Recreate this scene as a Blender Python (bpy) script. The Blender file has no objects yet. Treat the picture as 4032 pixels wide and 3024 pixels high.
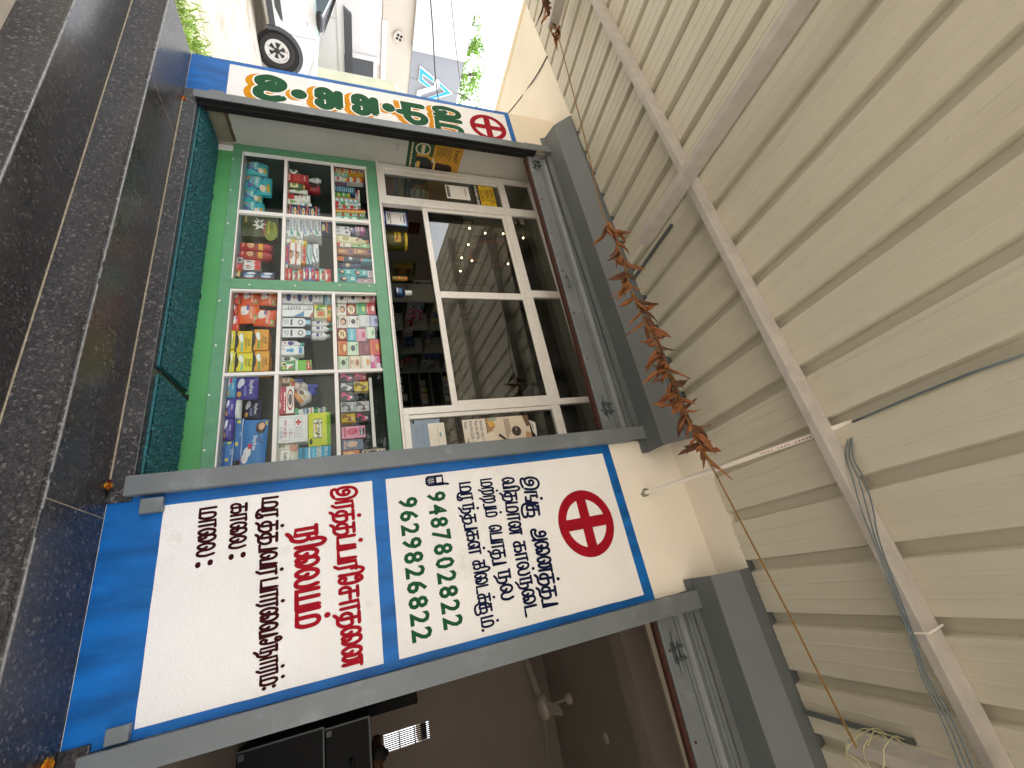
import bpy, bmesh, math, random
from mathutils import Vector, Matrix, noise
random.seed(7)
sc = bpy.context.scene
col = sc.collection

# ------------------------------------------------------------------ camera, sky, sun, exposure
FPX = 1682.742
CAM = Vector((0.0, -2.2, 0.0))
RT = Vector((0.8923058, 0.4491392, -0.0454346))
UP = Vector((0.1958851, -0.2945465, 0.9353456))
FW = Vector((-0.4067178, 0.8435143, 0.3508052))
cd = bpy.data.cameras.new('camera'); cam = bpy.data.objects.new('camera', cd); col.objects.link(cam)
cd.sensor_fit = 'HORIZONTAL'; cd.sensor_width = 36.0; cd.lens = 36.0 * FPX / 4032.0
cd.clip_start = 0.05; cd.clip_end = 600.0
X, Y, Zc = UP, -RT, -FW                      # the phone was held on its side: picture right is the world's up
cam.matrix_world = Matrix(((X.x, Y.x, Zc.x, CAM.x), (X.y, Y.y, Zc.y, CAM.y), (X.z, Y.z, Zc.z, CAM.z), (0, 0, 0, 1)))
sc.camera = cam

SUN_EL, SUN_AZ = math.radians(64), math.radians(275)   # azimuth clockwise from +y
w = bpy.data.worlds.new('World'); sc.world = w; w.use_nodes = True
nt = w.node_tree; nt.nodes.clear()
out = nt.nodes.new('ShaderNodeOutputWorld'); bg = nt.nodes.new('ShaderNodeBackground')
sky = nt.nodes.new('ShaderNodeTexSky'); sky.sky_type = 'NISHITA'; sky.sun_disc = False
sky.sun_elevation = SUN_EL; sky.sun_rotation = SUN_AZ; sky.dust_density = 2.5; sky.air_density = 1.0
tcw = nt.nodes.new('ShaderNodeTexCoord'); nz = nt.nodes.new('ShaderNodeTexNoise')
nz.inputs['Scale'].default_value = 2.2; nz.inputs['Detail'].default_value = 7; nz.inputs['Roughness'].default_value = .55
rp = nt.nodes.new('ShaderNodeValToRGB'); rp.color_ramp.elements[0].position = .28; rp.color_ramp.elements[1].position = .50
mx = nt.nodes.new('ShaderNodeMix'); mx.data_type = 'RGBA'
nt.links.new(tcw.outputs['Generated'], nz.inputs['Vector']); nt.links.new(nz.outputs['Fac'], rp.inputs['Fac'])
nt.links.new(rp.outputs['Color'], mx.inputs[0]); nt.links.new(sky.outputs['Color'], mx.inputs[6])
mx.inputs[7].default_value = (11.2, 11.3, 11.7, 1)          # bright thin cloud
nt.links.new(mx.outputs[2], bg.inputs['Color']); bg.inputs['Strength'].default_value = 0.15
nt.links.new(bg.outputs['Background'], out.inputs['Surface'])
sd = bpy.data.lights.new('sun', 'SUN'); sd.energy = 1.3; sd.angle = math.radians(5); sd.color = (1, .96, .9)
sun = bpy.data.objects.new('sun', sd); col.objects.link(sun)
sdir = Vector((math.sin(SUN_AZ) * math.cos(SUN_EL), math.cos(SUN_AZ) * math.cos(SUN_EL), math.sin(SUN_EL)))
sun.rotation_euler = sdir.to_track_quat('Z', 'Y').to_euler(); sun.location = (0, -8, 12)
vs = sc.view_settings; vs.view_transform = 'Standard'; vs.look = 'None'; vs.gamma = 1.0; vs.use_curve_mapping = False
vs.exposure = 1.12
sc.cycles.use_denoising = True
sc.cycles.max_bounces = 10; sc.cycles.diffuse_bounces = 6; sc.cycles.transparent_max_bounces = 16
sc.cycles.sample_clamp_indirect = 6.0; sc.cycles.caustics_reflective = False; sc.cycles.caustics_refractive = False

# ------------------------------------------------------------------ measuring: a point of the photograph on a known plane
def ray(p):
    return FW + RT * ((p[1] - 1512.0) / FPX) - UP * (((4032.0 - p[0]) - 2016.0) / FPX)
def at(p, x=None, y=None, z=None, plane=None):
    q = ray(p)
    if plane is not None:
        n, c = plane; t = (c - n.dot(CAM)) / n.dot(q)
    elif y is not None: t = (y - CAM.y) / q.y
    elif x is not None: t = (x - CAM.x) / q.x
    else: t = (z - CAM.z) / q.z
    return CAM + q * t
def fr(x0, y0, s): return lambda a, b: (x0 + a * s, y0 + b * s)
P1 = fr(800, 500, .36166); P2 = fr(800, 1050, .36166); P3 = fr(700, 1400, .40687)
WA = fr(1400, 500, .47468); WB = fr(1400, 1150, .47468)
ZH = fr(1950, 300, .24108); ZG = fr(2300, 1550, .24108); ZK = fr(2500, 2200, .24108); ZD = fr(2450, 750, .24108)
ZB = fr(3200, 2750, .22604); A1 = fr(950, 0, .24108); A2 = fr(1400, 0, .24108); A3 = fr(1700, 0, .24108)
L4 = fr(0, 1700, .79837); R5 = fr(2400, 1700, .798); Q3 = fr(700, 2200, .9494)
SG = fr(900, 250, .5199); T2 = fr(1400, 1750, .57252)
TU = fr(1750, 1850, .683); TV = fr(1530, 1850, .7356); TR = fr(1150, 1900, .8413); TM = fr(750, 1950, .8403)

# ------------------------------------------------------------------ colours and materials
def C(h):
    h = h.lstrip('#'); r = []
    if len(h) == 3: h = ''.join(q * 2 for q in h)
    for i in (0, 2, 4):
        c = int(h[i:i + 2], 16) / 255.0
        r.append(c / 12.92 if c <= .04045 else ((c + .055) / 1.055) ** 2.4)
    return tuple(r)
def M(name, c, rough=.5, metal=0.0, var=.10, scale=6.0, bump=0.0, bscale=120.0, spec=.5, detail=5, stain=None, stain_scale=3.0, stain_lo=.56, stain_hi=.74, stretch=None):
    if isinstance(c, str): c = C(c)
    m = bpy.data.materials.new(name); m.use_nodes = True; t = m.node_tree; b = t.nodes['Principled BSDF']
    b.inputs['Roughness'].default_value = rough; b.inputs['Metallic'].default_value = metal
    b.inputs['Specular IOR Level'].default_value = spec
    tc = t.nodes.new('ShaderNodeTexCoord'); vec = tc.outputs['Object']
    if stretch:
        mp = t.nodes.new('ShaderNodeMapping'); mp.inputs['Scale'].default_value = stretch
        t.links.new(vec, mp.inputs['Vector']); vec = mp.outputs['Vector']
    n = t.nodes.new('ShaderNodeTexNoise'); n.inputs['Scale'].default_value = scale; n.inputs['Detail'].default_value = detail
    t.links.new(vec, n.inputs['Vector'])
    r = t.nodes.new('ShaderNodeValToRGB')
    lo = tuple(max(0, x * (1 - var)) for x in c) + (1,); hi = tuple(min(1, x * (1 + var)) for x in c) + (1,)
    r.color_ramp.elements[0].position = .3; r.color_ramp.elements[1].position = .7
    r.color_ramp.elements[0].color = lo; r.color_ramp.elements[1].color = hi
    t.links.new(n.outputs['Fac'], r.inputs['Fac']); src = r.outputs['Color']
    if stain:
        n3 = t.nodes.new('ShaderNodeTexNoise'); n3.inputs['Scale'].default_value = stain_scale; n3.inputs['Detail'].default_value = 9
        n3.inputs['Roughness'].default_value = .7
        t.links.new(tc.outputs['Object'], n3.inputs['Vector'])
        r3 = t.nodes.new('ShaderNodeValToRGB'); r3.color_ramp.elements[0].position = stain_lo; r3.color_ramp.elements[1].position = stain_hi
        t.links.new(n3.outputs['Fac'], r3.inputs['Fac'])
        x = t.nodes.new('ShaderNodeMix'); x.data_type = 'RGBA'
        t.links.new(r3.outputs['Color'], x.inputs[0]); t.links.new(src, x.inputs[6])
        x.inputs[7].default_value = (C(stain) if isinstance(stain, str) else stain) + (1,); src = x.outputs[2]
    t.links.new(src, b.inputs['Base Color'])
    if bump:
        n2 = t.nodes.new('ShaderNodeTexNoise'); n2.inputs['Scale'].default_value = bscale; n2.inputs['Detail'].default_value = 4
        t.links.new(vec, n2.inputs['Vector'])
        bp = t.nodes.new('ShaderNodeBump'); bp.inputs['Strength'].default_value = bump; bp.inputs['Distance'].default_value = .004
        t.links.new(n2.outputs['Fac'], bp.inputs['Height']); t.links.new(bp.outputs['Normal'], b.inputs['Normal'])
    return m
_cm = {}
def cm(h, rough=.42):
    k = (h, rough)
    if k not in _cm: _cm[k] = M('print_' + h.lstrip('#'), h, rough, var=.05, scale=40)
    return _cm[k]
def emis(name, c, s):
    m = bpy.data.materials.new(name); m.use_nodes = True; t = m.node_tree
    e = t.nodes.new('ShaderNodeEmission'); e.inputs[0].default_value = c + (1,); e.inputs[1].default_value = s
    t.links.new(e.outputs[0], t.nodes['Material Output'].inputs[0]); return m
def glass(name, tint=(.86, .9, .88), dirt=.03, f0=.04):
    m = bpy.data.materials.new(name); m.use_nodes = True; t = m.node_tree; t.nodes.clear()
    o = t.nodes.new('ShaderNodeOutputMaterial'); tr = t.nodes.new('ShaderNodeBsdfTransparent'); tr.inputs[0].default_value = tint + (1,)
    g = t.nodes.new('ShaderNodeBsdfGlossy'); g.inputs['Roughness'].default_value = .015
    df = t.nodes.new('ShaderNodeBsdfDiffuse'); df.inputs[0].default_value = (.6, .6, .58, 1)
    lw = t.nodes.new('ShaderNodeLayerWeight'); lw.inputs['Blend'].default_value = .5
    f = t.nodes.new('ShaderNodeMath'); f.operation = 'POWER'; f.inputs[1].default_value = 5.0; t.links.new(lw.outputs['Facing'], f.inputs[0])
    mu = t.nodes.new('ShaderNodeMath'); mu.operation = 'MULTIPLY_ADD'; mu.inputs[1].default_value = .95; mu.inputs[2].default_value = f0; mu.use_clamp = True
    a = t.nodes.new('ShaderNodeMixShader'); b = t.nodes.new('ShaderNodeMixShader')
    tc = t.nodes.new('ShaderNodeTexCoord'); n = t.nodes.new('ShaderNodeTexNoise'); n.inputs['Scale'].default_value = 5; n.inputs['Detail'].default_value = 8
    r = t.nodes.new('ShaderNodeValToRGB'); r.color_ramp.elements[0].position = .4; r.color_ramp.elements[0].color = (0, 0, 0, 1)
    r.color_ramp.elements[1].position = .8; r.color_ramp.elements[1].color = (dirt * 2.5,) * 3 + (1,)
    t.links.new(tc.outputs['Object'], n.inputs['Vector']); t.links.new(n.outputs['Fac'], r.inputs['Fac'])
    t.links.new(f.outputs[0], mu.inputs[0]); t.links.new(mu.outputs[0], a.inputs[0]); t.links.new(tr.outputs[0], a.inputs[1]); t.links.new(g.outputs[0], a.inputs[2])
    t.links.new(r.outputs['Color'], b.inputs[0]); t.links.new(a.outputs[0], b.inputs[1]); t.links.new(df.outputs[0], b.inputs[2])
    t.links.new(b.outputs[0], o.inputs[0]); return m
def granite(name, rough):
    m = bpy.data.materials.new(name); m.use_nodes = True; t = m.node_tree; b = t.nodes['Principled BSDF']
    tc = t.nodes.new('ShaderNodeTexCoord')
    v = t.nodes.new('ShaderNodeTexVoronoi'); v.inputs['Scale'].default_value = 98; v.inputs['Randomness'].default_value = 1
    wn = t.nodes.new('ShaderNodeTexNoise'); wn.inputs['Scale'].default_value = 45; wn.inputs['Detail'].default_value = 6
    av = t.nodes.new('ShaderNodeVectorMath'); av.operation = 'MULTIPLY_ADD'; av.inputs[1].default_value = (.02, .02, .02)
    t.links.new(tc.outputs['Object'], wn.inputs['Vector']); t.links.new(wn.outputs['Color'], av.inputs[0]); t.links.new(tc.outputs['Object'], av.inputs[2])
    t.links.new(av.outputs[0], v.inputs['Vector'])
    r = t.nodes.new('ShaderNodeValToRGB'); cr = r.color_ramp
    cr.elements[0].position = .0; cr.elements[0].color = (.014, .0135, .014, 1)
    cr.elements[1].position = 1.; cr.elements[1].color = (.19, .165, .16, 1)
    for p, c in ((.42, (.018, .0172, .018)), (.56, (.04, .038, .038)), (.74, (.025, .024, .024)), (.86, (.12, .107, .104))):
        e = cr.elements.new(p); e.color = c + (1,)
    t.links.new(v.outputs['Color'], r.inputs['Fac'])
    n2 = t.nodes.new('ShaderNodeTexNoise'); n2.inputs['Scale'].default_value = 220; n2.inputs['Detail'].default_value = 3
    t.links.new(tc.outputs['Object'], n2.inputs['Vector'])
    r2 = t.nodes.new('ShaderNodeValToRGB'); r2.color_ramp.elements[0].position = .5; r2.color_ramp.elements[1].position = .66
    r2.color_ramp.elements[1].color = (.4, .4, .4, 1)
    t.links.new(n2.outputs['Fac'], r2.inputs['Fac'])
    mxx = t.nodes.new('ShaderNodeMix'); mxx.data_type = 'RGBA'; mxx.inputs[7].default_value = (.16, .15, .148, 1)
    t.links.new(r2.outputs['Color'], mxx.inputs[0]); t.links.new(r.outputs['Color'], mxx.inputs[6])
    # dust in broad uneven patches
    n3 = t.nodes.new('ShaderNodeTexNoise'); n3.inputs['Scale'].default_value = 4; n3.inputs['Detail'].default_value = 9
    t.links.new(tc.outputs['Object'], n3.inputs['Vector'])
    r3 = t.nodes.new('ShaderNodeValToRGB'); r3.color_ramp.elements[0].position = .5; r3.color_ramp.elements[1].position = .85; r3.color_ramp.elements[1].color = (.35, .35, .35, 1)
    t.links.new(n3.outputs['Fac'], r3.inputs['Fac'])
    m3 = t.nodes.new('ShaderNodeMix'); m3.data_type = 'RGBA'; m3.inputs[7].default_value = (.11, .108, .106, 1)
    t.links.new(r3.outputs['Color'], m3.inputs[0]); t.links.new(mxx.outputs[2], m3.inputs[6])
    t.links.new(m3.outputs[2], b.inputs['Base Color'])
    mr = t.nodes.new('ShaderNodeMapRange'); mr.inputs[3].default_value = rough; mr.inputs[4].default_value = rough + .25
    t.links.new(n3.outputs['Fac'], mr.inputs[0]); t.links.new(mr.outputs[0], b.inputs['Roughness'])
    return m

m_cream = M('cream_wall_paint', '#e6dfd2', .75, var=.05, scale=2.5, bump=.25, bscale=60)
m_cream2 = M('warm_cream_paint', '#e5d8c2', .7, var=.05, scale=2.5, bump=.2, bscale=60)
m_blue = M('blue_enamel_paint', '#0a5fa9', .45, var=.34, scale=12, bump=.4, bscale=110, spec=.3, stain='#2a80c4', stain_scale=3.5, stain_lo=.56, stain_hi=.9, stretch=(1, 1, .25))
m_white = M('white_painted_plaster', '#e9e7e6', .6, var=.04, scale=3, bump=.9, bscale=110, stain='#aba295', stain_scale=4.5, stain_lo=.60, stain_hi=.98)
m_red = M('red_sign_paint', '#980d20', .75, spec=.15, var=.12, scale=25)
m_maroon = M('maroon_sign_paint', '#340a11', .8, spec=.12, var=.15, scale=25)
m_navy = M('navy_sign_paint', '#0f1738', .8, spec=.12, var=.15, scale=25)
m_green = M('green_sign_paint', '#19502f', .7, spec=.15, var=.18, scale=22)
m_yellow = M('yellow_sign_paint', '#d08c04', .7, spec=.15, var=.1, scale=22)
m_outl = M('white_sign_paint', '#f4f1ea', .5, var=.02)
m_steel = M('grey_shutter_paint', '#6a7073', .42, metal=.0, var=.10, scale=5, bump=.12, bscale=40, stain='#898f92', stain_scale=6, stain_lo=.55, stain_hi=.8)
m_steel_d = M('grey_hood_paint', '#565b5d', .40, var=.08, scale=4, bump=.05, bscale=30)
m_rust = M('rusty_iron', '#3a170e', .8, var=.35, scale=30, bump=.4, bscale=90)
m_black = M('black_gap', '#0b0a09', .8, var=.2)
m_granite = granite('polished_granite', .16)
m_granite_r = granite('granite_riser', .3)
m_joint = M('cement_joint', '#968b76', .9, var=.25, scale=60)
m_lam = M('green_laminate', '#5f9a75', .38, var=.08, scale=14, stain='#4a8463', stain_scale=9, stain_lo=.55, stain_hi=.8)
m_lam2 = M('green_enamel_board', '#57a062', .35, var=.07, scale=5)
m_alu = M('white_aluminium', '#e4e0da', .36, metal=.12, var=.05, scale=18, stretch=(1, 1, 1))
m_alu_w = M('white_trim', '#eceae6', .4, var=.03)
m_glass = glass('window_glass', (.55, .58, .56), .02, .13)
m_glass_c = glass('case_glass', (.96, .98, .97), .004, .018)
m_sheet = M('cream_roof_sheet', '#c5c0b0', .34, var=.04, scale=3, stain='#b8b2a0', stain_scale=2, stain_lo=.5, stain_hi=.9, stretch=(6, .5, 1))
m_primer = M('grey_primer_steel', '#b5afaa', .5, var=.10, scale=16, bump=.05)
m_dirtyw = M('dirty_reveal_plaster', '#c3c2ba', .8, var=.06, scale=3, bump=.2, bscale=50, stain='#8e8d84', stain_scale=4, stain_lo=.6, stain_hi=.9)
m_cement = M('bare_cement', '#86826f', .9, var=.2, scale=8, bump=.5, bscale=70)
m_brown = M('broken_cement_edge', '#5a4b38', .95, var=.35, scale=30, bump=.6, bscale=90)
m_inwall = M('interior_wall', '#8d8478', .8, var=.05, scale=2)
m_indark = M('interior_dark_board', '#1d2a22', .7, var=.2)
m_pvc = M('white_plastic_pipe', '#e4ddd6', .4, var=.04)
m_cable = M('grey_cable', '#5c6a70', .5, var=.08)
m_cable_b = M('black_cable', '#231d1e', .6, var=.1)

# ------------------------------------------------------------------ mesh collecting
WL = {}
class MB:
    def __init__(s): s.v = []; s.f = []; s.k = []; s.mats = []
    def mi(s, m):
        if m not in s.mats: s.mats.append(m)
        return s.mats.index(m)
    def add(s, vs, fs, m):
        n = len(s.v); s.v += [Vector(p) for p in vs]; i = s.mi(m)
        for f in fs: s.f.append([n + j for j in f]); s.k.append(i)
        return s
    def box(s, x0, x1, y0, y1, z0, z1, m):
        if x0 > x1: x0, x1 = x1, x0
        if y0 > y1: y0, y1 = y1, y0
        if z0 > z1: z0, z1 = z1, z0
        return s.add([(x0, y0, z0), (x1, y0, z0), (x1, y1, z0), (x0, y1, z0), (x0, y0, z1), (x1, y0, z1), (x1, y1, z1), (x0, y1, z1)],
              [(0, 3, 2, 1), (4, 5, 6, 7), (0, 1, 5, 4), (1, 2, 6, 5), (2, 3, 7, 6), (3, 0, 4, 7)], m)
    def hexa(s, b, t, m):          # 4 bottom, 4 top points in the same order
        return s.add(list(b) + list(t), [(3, 2, 1, 0), (4, 5, 6, 7), (0, 1, 5, 4), (1, 2, 6, 5), (2, 3, 7, 6), (3, 0, 4, 7)], m)
    def poly(s, pts, m): return s.add(pts, [tuple(range(len(pts)))], m)
    def prism(s, pts, d, m):       # polygon pushed along d
        n = len(pts); d = Vector(d); a = [Vector(p) for p in pts]
        fs = [tuple(range(n))[::-1], tuple(range(n, 2 * n))] + [(i, (i + 1) % n, n + (i + 1) % n, n + i) for i in range(n)]
        return s.add(a + [p + d for p in a], fs, m)
    def tube(s, path, r, m, n=8, close=True):
        P = [Vector(p) for p in path]; rs = r if isinstance(r, (list, tuple)) else [r] * len(P)
        rings = []; ref = None
        for i, p in enumerate(P):
            d = (P[min(i + 1, len(P) - 1)] - P[max(i - 1, 0)])
            d = d.normalized() if d.length > 1e-9 else Vector((0, 0, 1))
            if ref is None: ref = d.orthogonal().normalized()
            ref = (ref - d * ref.dot(d)); ref = ref.normalized() if ref.length > 1e-6 else d.orthogonal().normalized()
            b = d.cross(ref)
            rings.append([p + (ref * math.cos(2 * math.pi * j / n) + b * math.sin(2 * math.pi * j / n)) * rs[i] for j in range(n)])
        vs = [q for g in rings for q in g]; fs = []
        for i in range(len(P) - 1):
            for j in range(n):
                a = i * n + j; b2 = i * n + (j + 1) % n
                fs.append((a, b2, b2 + n, a + n))
        if close: fs += [tuple(range(n))[::-1], tuple(range((len(P) - 1) * n, len(P) * n))]
        return s.add(vs, fs, m)
    def lathe(s, c, prof, m, n=20, axis=Vector((0, 0, 1)), squash=1.0, caps=True):
        c = Vector(c); a = axis.normalized(); u = Vector((1, 0, 0)) if abs(a.x) < .9 else Vector((0, 1, 0))
        u = (u - a * u.dot(a)).normalized(); v = a.cross(u)
        vs = [c + a * z + (u * math.cos(2 * math.pi * j / n) + v * math.sin(2 * math.pi * j / n) * squash) * max(r, 1e-4) for r, z in prof for j in range(n)]
        fs = []
        for i in range(len(prof) - 1):
            for j in range(n):
                p = i * n + j; q = i * n + (j + 1) % n
                fs.append((p, q, q + n, p + n))
        if caps: fs += [tuple(range(n))[::-1], tuple(range((len(prof) - 1) * n, len(prof) * n))]
        return s.add(vs, fs, m)
    def build(s, name, parent=None, bevel=0.0, smooth=False, seg=2, org=None, auto=None):
        if not s.v: return None
        if parent is not None: o0 = WL[parent]
        elif org is not None: o0 = Vector(org)
        else:
            xs = [p.x for p in s.v]; ys = [p.y for p in s.v]; zs = [p.z for p in s.v]
            o0 = Vector(((min(xs) + max(xs)) / 2, (min(ys) + max(ys)) / 2, min(zs)))
        me = bpy.data.meshes.new(name)
        me.from_pydata([p - o0 for p in s.v], [], s.f)
        for m in s.mats: me.materials.append(m)
        me.polygons.foreach_set('material_index', s.k); me.update()
        o = bpy.data.objects.new(name, me); col.objects.link(o)
        if parent is not None: o.parent = parent
        else: o.location = o0
        WL[o] = o0
        if smooth:
            me.polygons.foreach_set('use_smooth', [True] * len(me.polygons))
            if auto: me.set_sharp_from_angle(angle=math.radians(auto))
        if bevel:
            b = o.modifiers.new('bevel', 'BEVEL'); b.width = bevel; b.segments = seg; b.limit_method = 'ANGLE'; b.angle_limit = math.radians(40)
        return o
def tag(o, label, cat, group=None, kind=None):
    if label: o['label'] = label
    if cat: o['category'] = cat
    if group: o['group'] = group
    if kind: o['kind'] = kind
    return o
def thing(name, label, cat, loc, group=None):
    o = bpy.data.objects.new(name, None); col.objects.link(o); o.location = loc; o.empty_display_size = .1
    WL[o] = Vector(loc); return tag(o, label, cat, group)
def structure(o): o['kind'] = 'structure'; return o

# lettering from the built-in font, as flat outlines one unit tall
_tx = {}
def txt(s, bold=0.0):
    k = (s, bold)
    if k not in _tx:
        c = bpy.data.curves.new('lettering', 'FONT'); c.body = s; c.size = 1.0; c.offset = bold; c.resolution_u = 2
        o = bpy.data.objects.new('lettering', c); col.objects.link(o); bpy.context.view_layer.update()
        me = o.to_mesh(); v = [(p.co.x, p.co.y) for p in me.vertices]; f = [tuple(p.vertices) for p in me.polygons]
        o.to_mesh_clear(); bpy.data.objects.remove(o); bpy.data.curves.remove(c)
        if not v: v = [(0, 0)]
        x0 = min(p[0] for p in v); x1 = max(p[0] for p in v); y1 = .70
        _tx[k] = ([((a - x0) / y1, b / y1) for a, b in v], f, (x1 - x0) / y1)
    return _tx[k]
def put_text(mb, s, mp, cu, cv, h, m, wmax=None, rot=0, bold=0.0, off=0.0, left=False):
    """text centred on (cu, cv) of a face; mp(u, v, off) gives the point, u and v in metres"""
    v, f, wd = txt(s, bold); k = h; kx = h
    if wmax and wd * h > wmax: kx = wmax / wd
    ca, sa = math.cos(rot), math.sin(rot); pts = []
    for a, b in v:
        a = (a - (0 if left else wd / 2)) * kx; b = (b - .5) * k
        pts.append(mp(cu + a * ca - b * sa, cv + a * sa + b * ca, off))
    mb.add(pts, f, m)
def front_map(x, y, z): return lambda u, v, o=0.0: Vector((x + u, y - o, z + v))      # a face looking at -y
# ================================================================== ground and street
ZF, ZL, ZT, ZGND = -.883, -.967, -1.145, -1.34       # shop floor, landing, lower tread, ground
m_ground = M('sandy_concrete', '#cfc6b6', .95, var=.14, scale=1.2, bump=.5, bscale=30, stain='#8a7763', stain_scale=.9, stain_lo=.48, stain_hi=.75)
g = MB(); n = 40
for i in range(n):
    for j in range(n):
        pass
g.add([(-160, -160, ZGND), (160, -160, ZGND), (160, 160, ZGND), (-160, 160, ZGND)], [(0, 1, 2, 3)], m_ground)
structure(g.build('ground', org=(0, 0, ZGND)))
m_road = M('dusty_road', '#a39a8e', .9, var=.12, scale=3, bump=.4, bscale=40, stain='#7a6b5c', stain_scale=2.2, stain_lo=.5, stain_hi=.7, stretch=(3, .5, 1))
g = MB(); g.add([(-9.4, -60, ZGND + .004), (-6.0, -60, ZGND + .004), (-6.0, 60, ZGND + .004), (-9.4, 60, ZGND + .004)], [(0, 1, 2, 3)], m_road)
structure(g.build('road'))
m_grass = M('verge_grass', '#7fa03a', .6, var=.45, scale=4)
g = MB(); rg = random.Random(3)
for i in range(4200):
    x = rg.gauss(-5.35, .24); y = rg.uniform(-2.5, 3.2)
    if noise.noise(Vector((x * 1.5, y * 1.1, 0))) < -.22: continue
    h = rg.uniform(.03, .13); a = rg.uniform(0, 6.28); wd = rg.uniform(.004, .011); lx, ly = rg.gauss(0, .05), rg.gauss(0, .05)
    b = Vector((x, y, ZGND)); s = Vector((math.cos(a) * wd, math.sin(a) * wd, 0)); t = Vector((lx, ly, h))
    g.add([b - s, b + s, b + s * .6 + t * .6, b + t + Vector((lx, ly, -.01)), b - s * .6 + t * .6], [(0, 1, 2, 4), (4, 2, 3)], m_grass)
o = g.build('grass'); tag(o, 'ragged green grass along the verge beside the granite steps', 'grass', kind='stuff')

# ================================================================== granite steps
st = thing('granite_steps', 'polished dark granite steps in front of the two shop openings', 'steps', (-1.2, -.35, ZGND))
SX0, SX1 = -3.80, 4.2
m = MB().box(SX0, SX1, -.69, -.675, ZGND, ZT - .02, m_granite_r); m.build('riser', st)
m = MB().box(SX0 - 1.0, SX1, -.698, -.372, ZT - .02, ZT, m_granite); m.build('tread', st, bevel=.006)
m = MB().box(SX0, SX1, -.375, -.36, ZT, ZL - .02, m_granite_r); m.build('riser', st)
m = MB().box(SX0, SX1, -.383, .02, ZL - .02, ZL, m_granite); m.build('tread', st, bevel=.006)
m = MB().box(SX0, SX1, -.67, .0, ZGND, ZT - .021, m_cement).box(SX0, SX1, -.36, .0, ZT, ZL - .021, m_cement).box(SX0 - 1, SX0, -.675, -.2, ZGND, ZT - .021, m_granite_r); m.build('step_core', st)
for x0, x1 in ((-3.40, -.60), (.22, 4.2)):
    MB().box(x0, x1, -.014, .45, ZL + .0005, ZF, m_granite).build('threshold', st, bevel=.004)
jm = MB()
for yy, zz, x0, x1 in ((-.3765, ZT, SX0, SX1), (-.016, ZL, -3.27, -.70), (-.016, ZL, .3, SX1)):
    k = 60
    for i in range(k):
        a = x0 + (x1 - x0) * i / k; b = x0 + (x1 - x0) * (i + 1) / k; r = .0022 + .002 * noise.noise(Vector((a * 6, yy, 0)))
        jm.add([(a, yy - r, zz + .0006), (b, yy - r, zz + .0006), (b, yy + .002, zz + .006), (a, yy + .002, zz + .006)], [(0, 1, 2, 3)], m_joint)
for xx, y0, y1, zz in ((-.545, -.38, -.004, ZL), (-.66, -.69, -.38, ZT), (-2.9, -.38, -.02, ZL), (1.6, -.38, -.02, ZL)):
    jm.box(xx, xx + .004, y0, y1, zz - .001, zz + .0007, m_joint)
jm.build('cement_joint', st)
m_glint = M('worn_stone_edge', '#8b8986', .5, var=.35, scale=40)  # pale strips paint in the bright reflected line along the step nosings
we = MB()
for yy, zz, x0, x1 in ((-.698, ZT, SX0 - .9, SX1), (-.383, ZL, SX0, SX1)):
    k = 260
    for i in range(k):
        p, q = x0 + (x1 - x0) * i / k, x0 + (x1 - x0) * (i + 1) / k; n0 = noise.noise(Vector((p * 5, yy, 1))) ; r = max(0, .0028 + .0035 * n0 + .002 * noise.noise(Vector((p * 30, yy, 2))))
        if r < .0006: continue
        we.add([(p, yy + .0035, zz + .0006), (q, yy + .0035, zz + .0006), (q, yy + .0045 + r, zz + .0006), (p, yy + .0045 + r, zz + .0006)], [(0, 1, 2, 3)], m_glint)
        we.add([(p, yy + .0005, zz - .0025), (q, yy + .0005, zz - .0025), (q, yy + .0032, zz + .0004), (p, yy + .0032, zz + .0004)], [(0, 1, 2, 3)], m_glint)
we.build('worn_edge', st)  # painted-in reflected line along the step nosings

# marigolds left on the steps
m_mari = M('marigold_orange', '#d9760f', .7, var=.3, scale=60)
m_mari2 = M('marigold_red', '#9c1d14', .7, var=.3, scale=60)
m_mari3 = M('marigold_gold', '#d8a01a', .7, var=.3, scale=60)
def flower(p, r, ma, mb_, label, seed):
    rr = random.Random(seed); m = MB()
    for ring, (k, rad, el) in enumerate(((10, 1., .15), (9, .85, .6), (7, .6, 1.0), (5, .3, 1.35))):
        for i in range(k):
            a = 6.283 * i / k + ring * .4 + rr.uniform(-.15, .15); d = Vector((math.cos(a), math.sin(a), 0)); s = Vector((-math.sin(a), math.cos(a), 0))
            b = Vector(p) + Vector((0, 0, r * .35)); tip = b + d * r * rad * math.cos(el * .7) + Vector((0, 0, r * .9 * math.sin(el)))
            mid = (b + tip) / 2 + Vector((0, 0, r * .12))
            m.add([b, mid - s * r * .22, tip - s * r * .15, tip + s * r * .15, mid + s * r * .22], [(0, 1, 2, 3, 4)], ma if rr.random() < .6 else mb_)
    m.lathe((p[0], p[1], p[2]), [(r * .15, 0), (r * .45, r * .1), (r * .5, r * .4), (r * .2, r * .6)], mb_, 10)
    tag(m.build('marigold'), label, 'flower', 'marigolds left on the steps')
flower(at(P1(0, 0), y=-.03) if 0 else tuple(at((717, 388), z=ZL)), .020, m_mari, m_mari, 'small orange marigold at the foot of the pillar nearest the car', 1)
flower(tuple(at((413, 1912), z=ZL)), .020, m_mari2, m_mari3, 'red and yellow marigold at the foot of the wide lettered pillar', 2)
flower(tuple(at((165, 3020), z=ZL)), .023, m_mari3, m_mari, 'golden marigold on the step beside the open doorway', 3)

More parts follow.
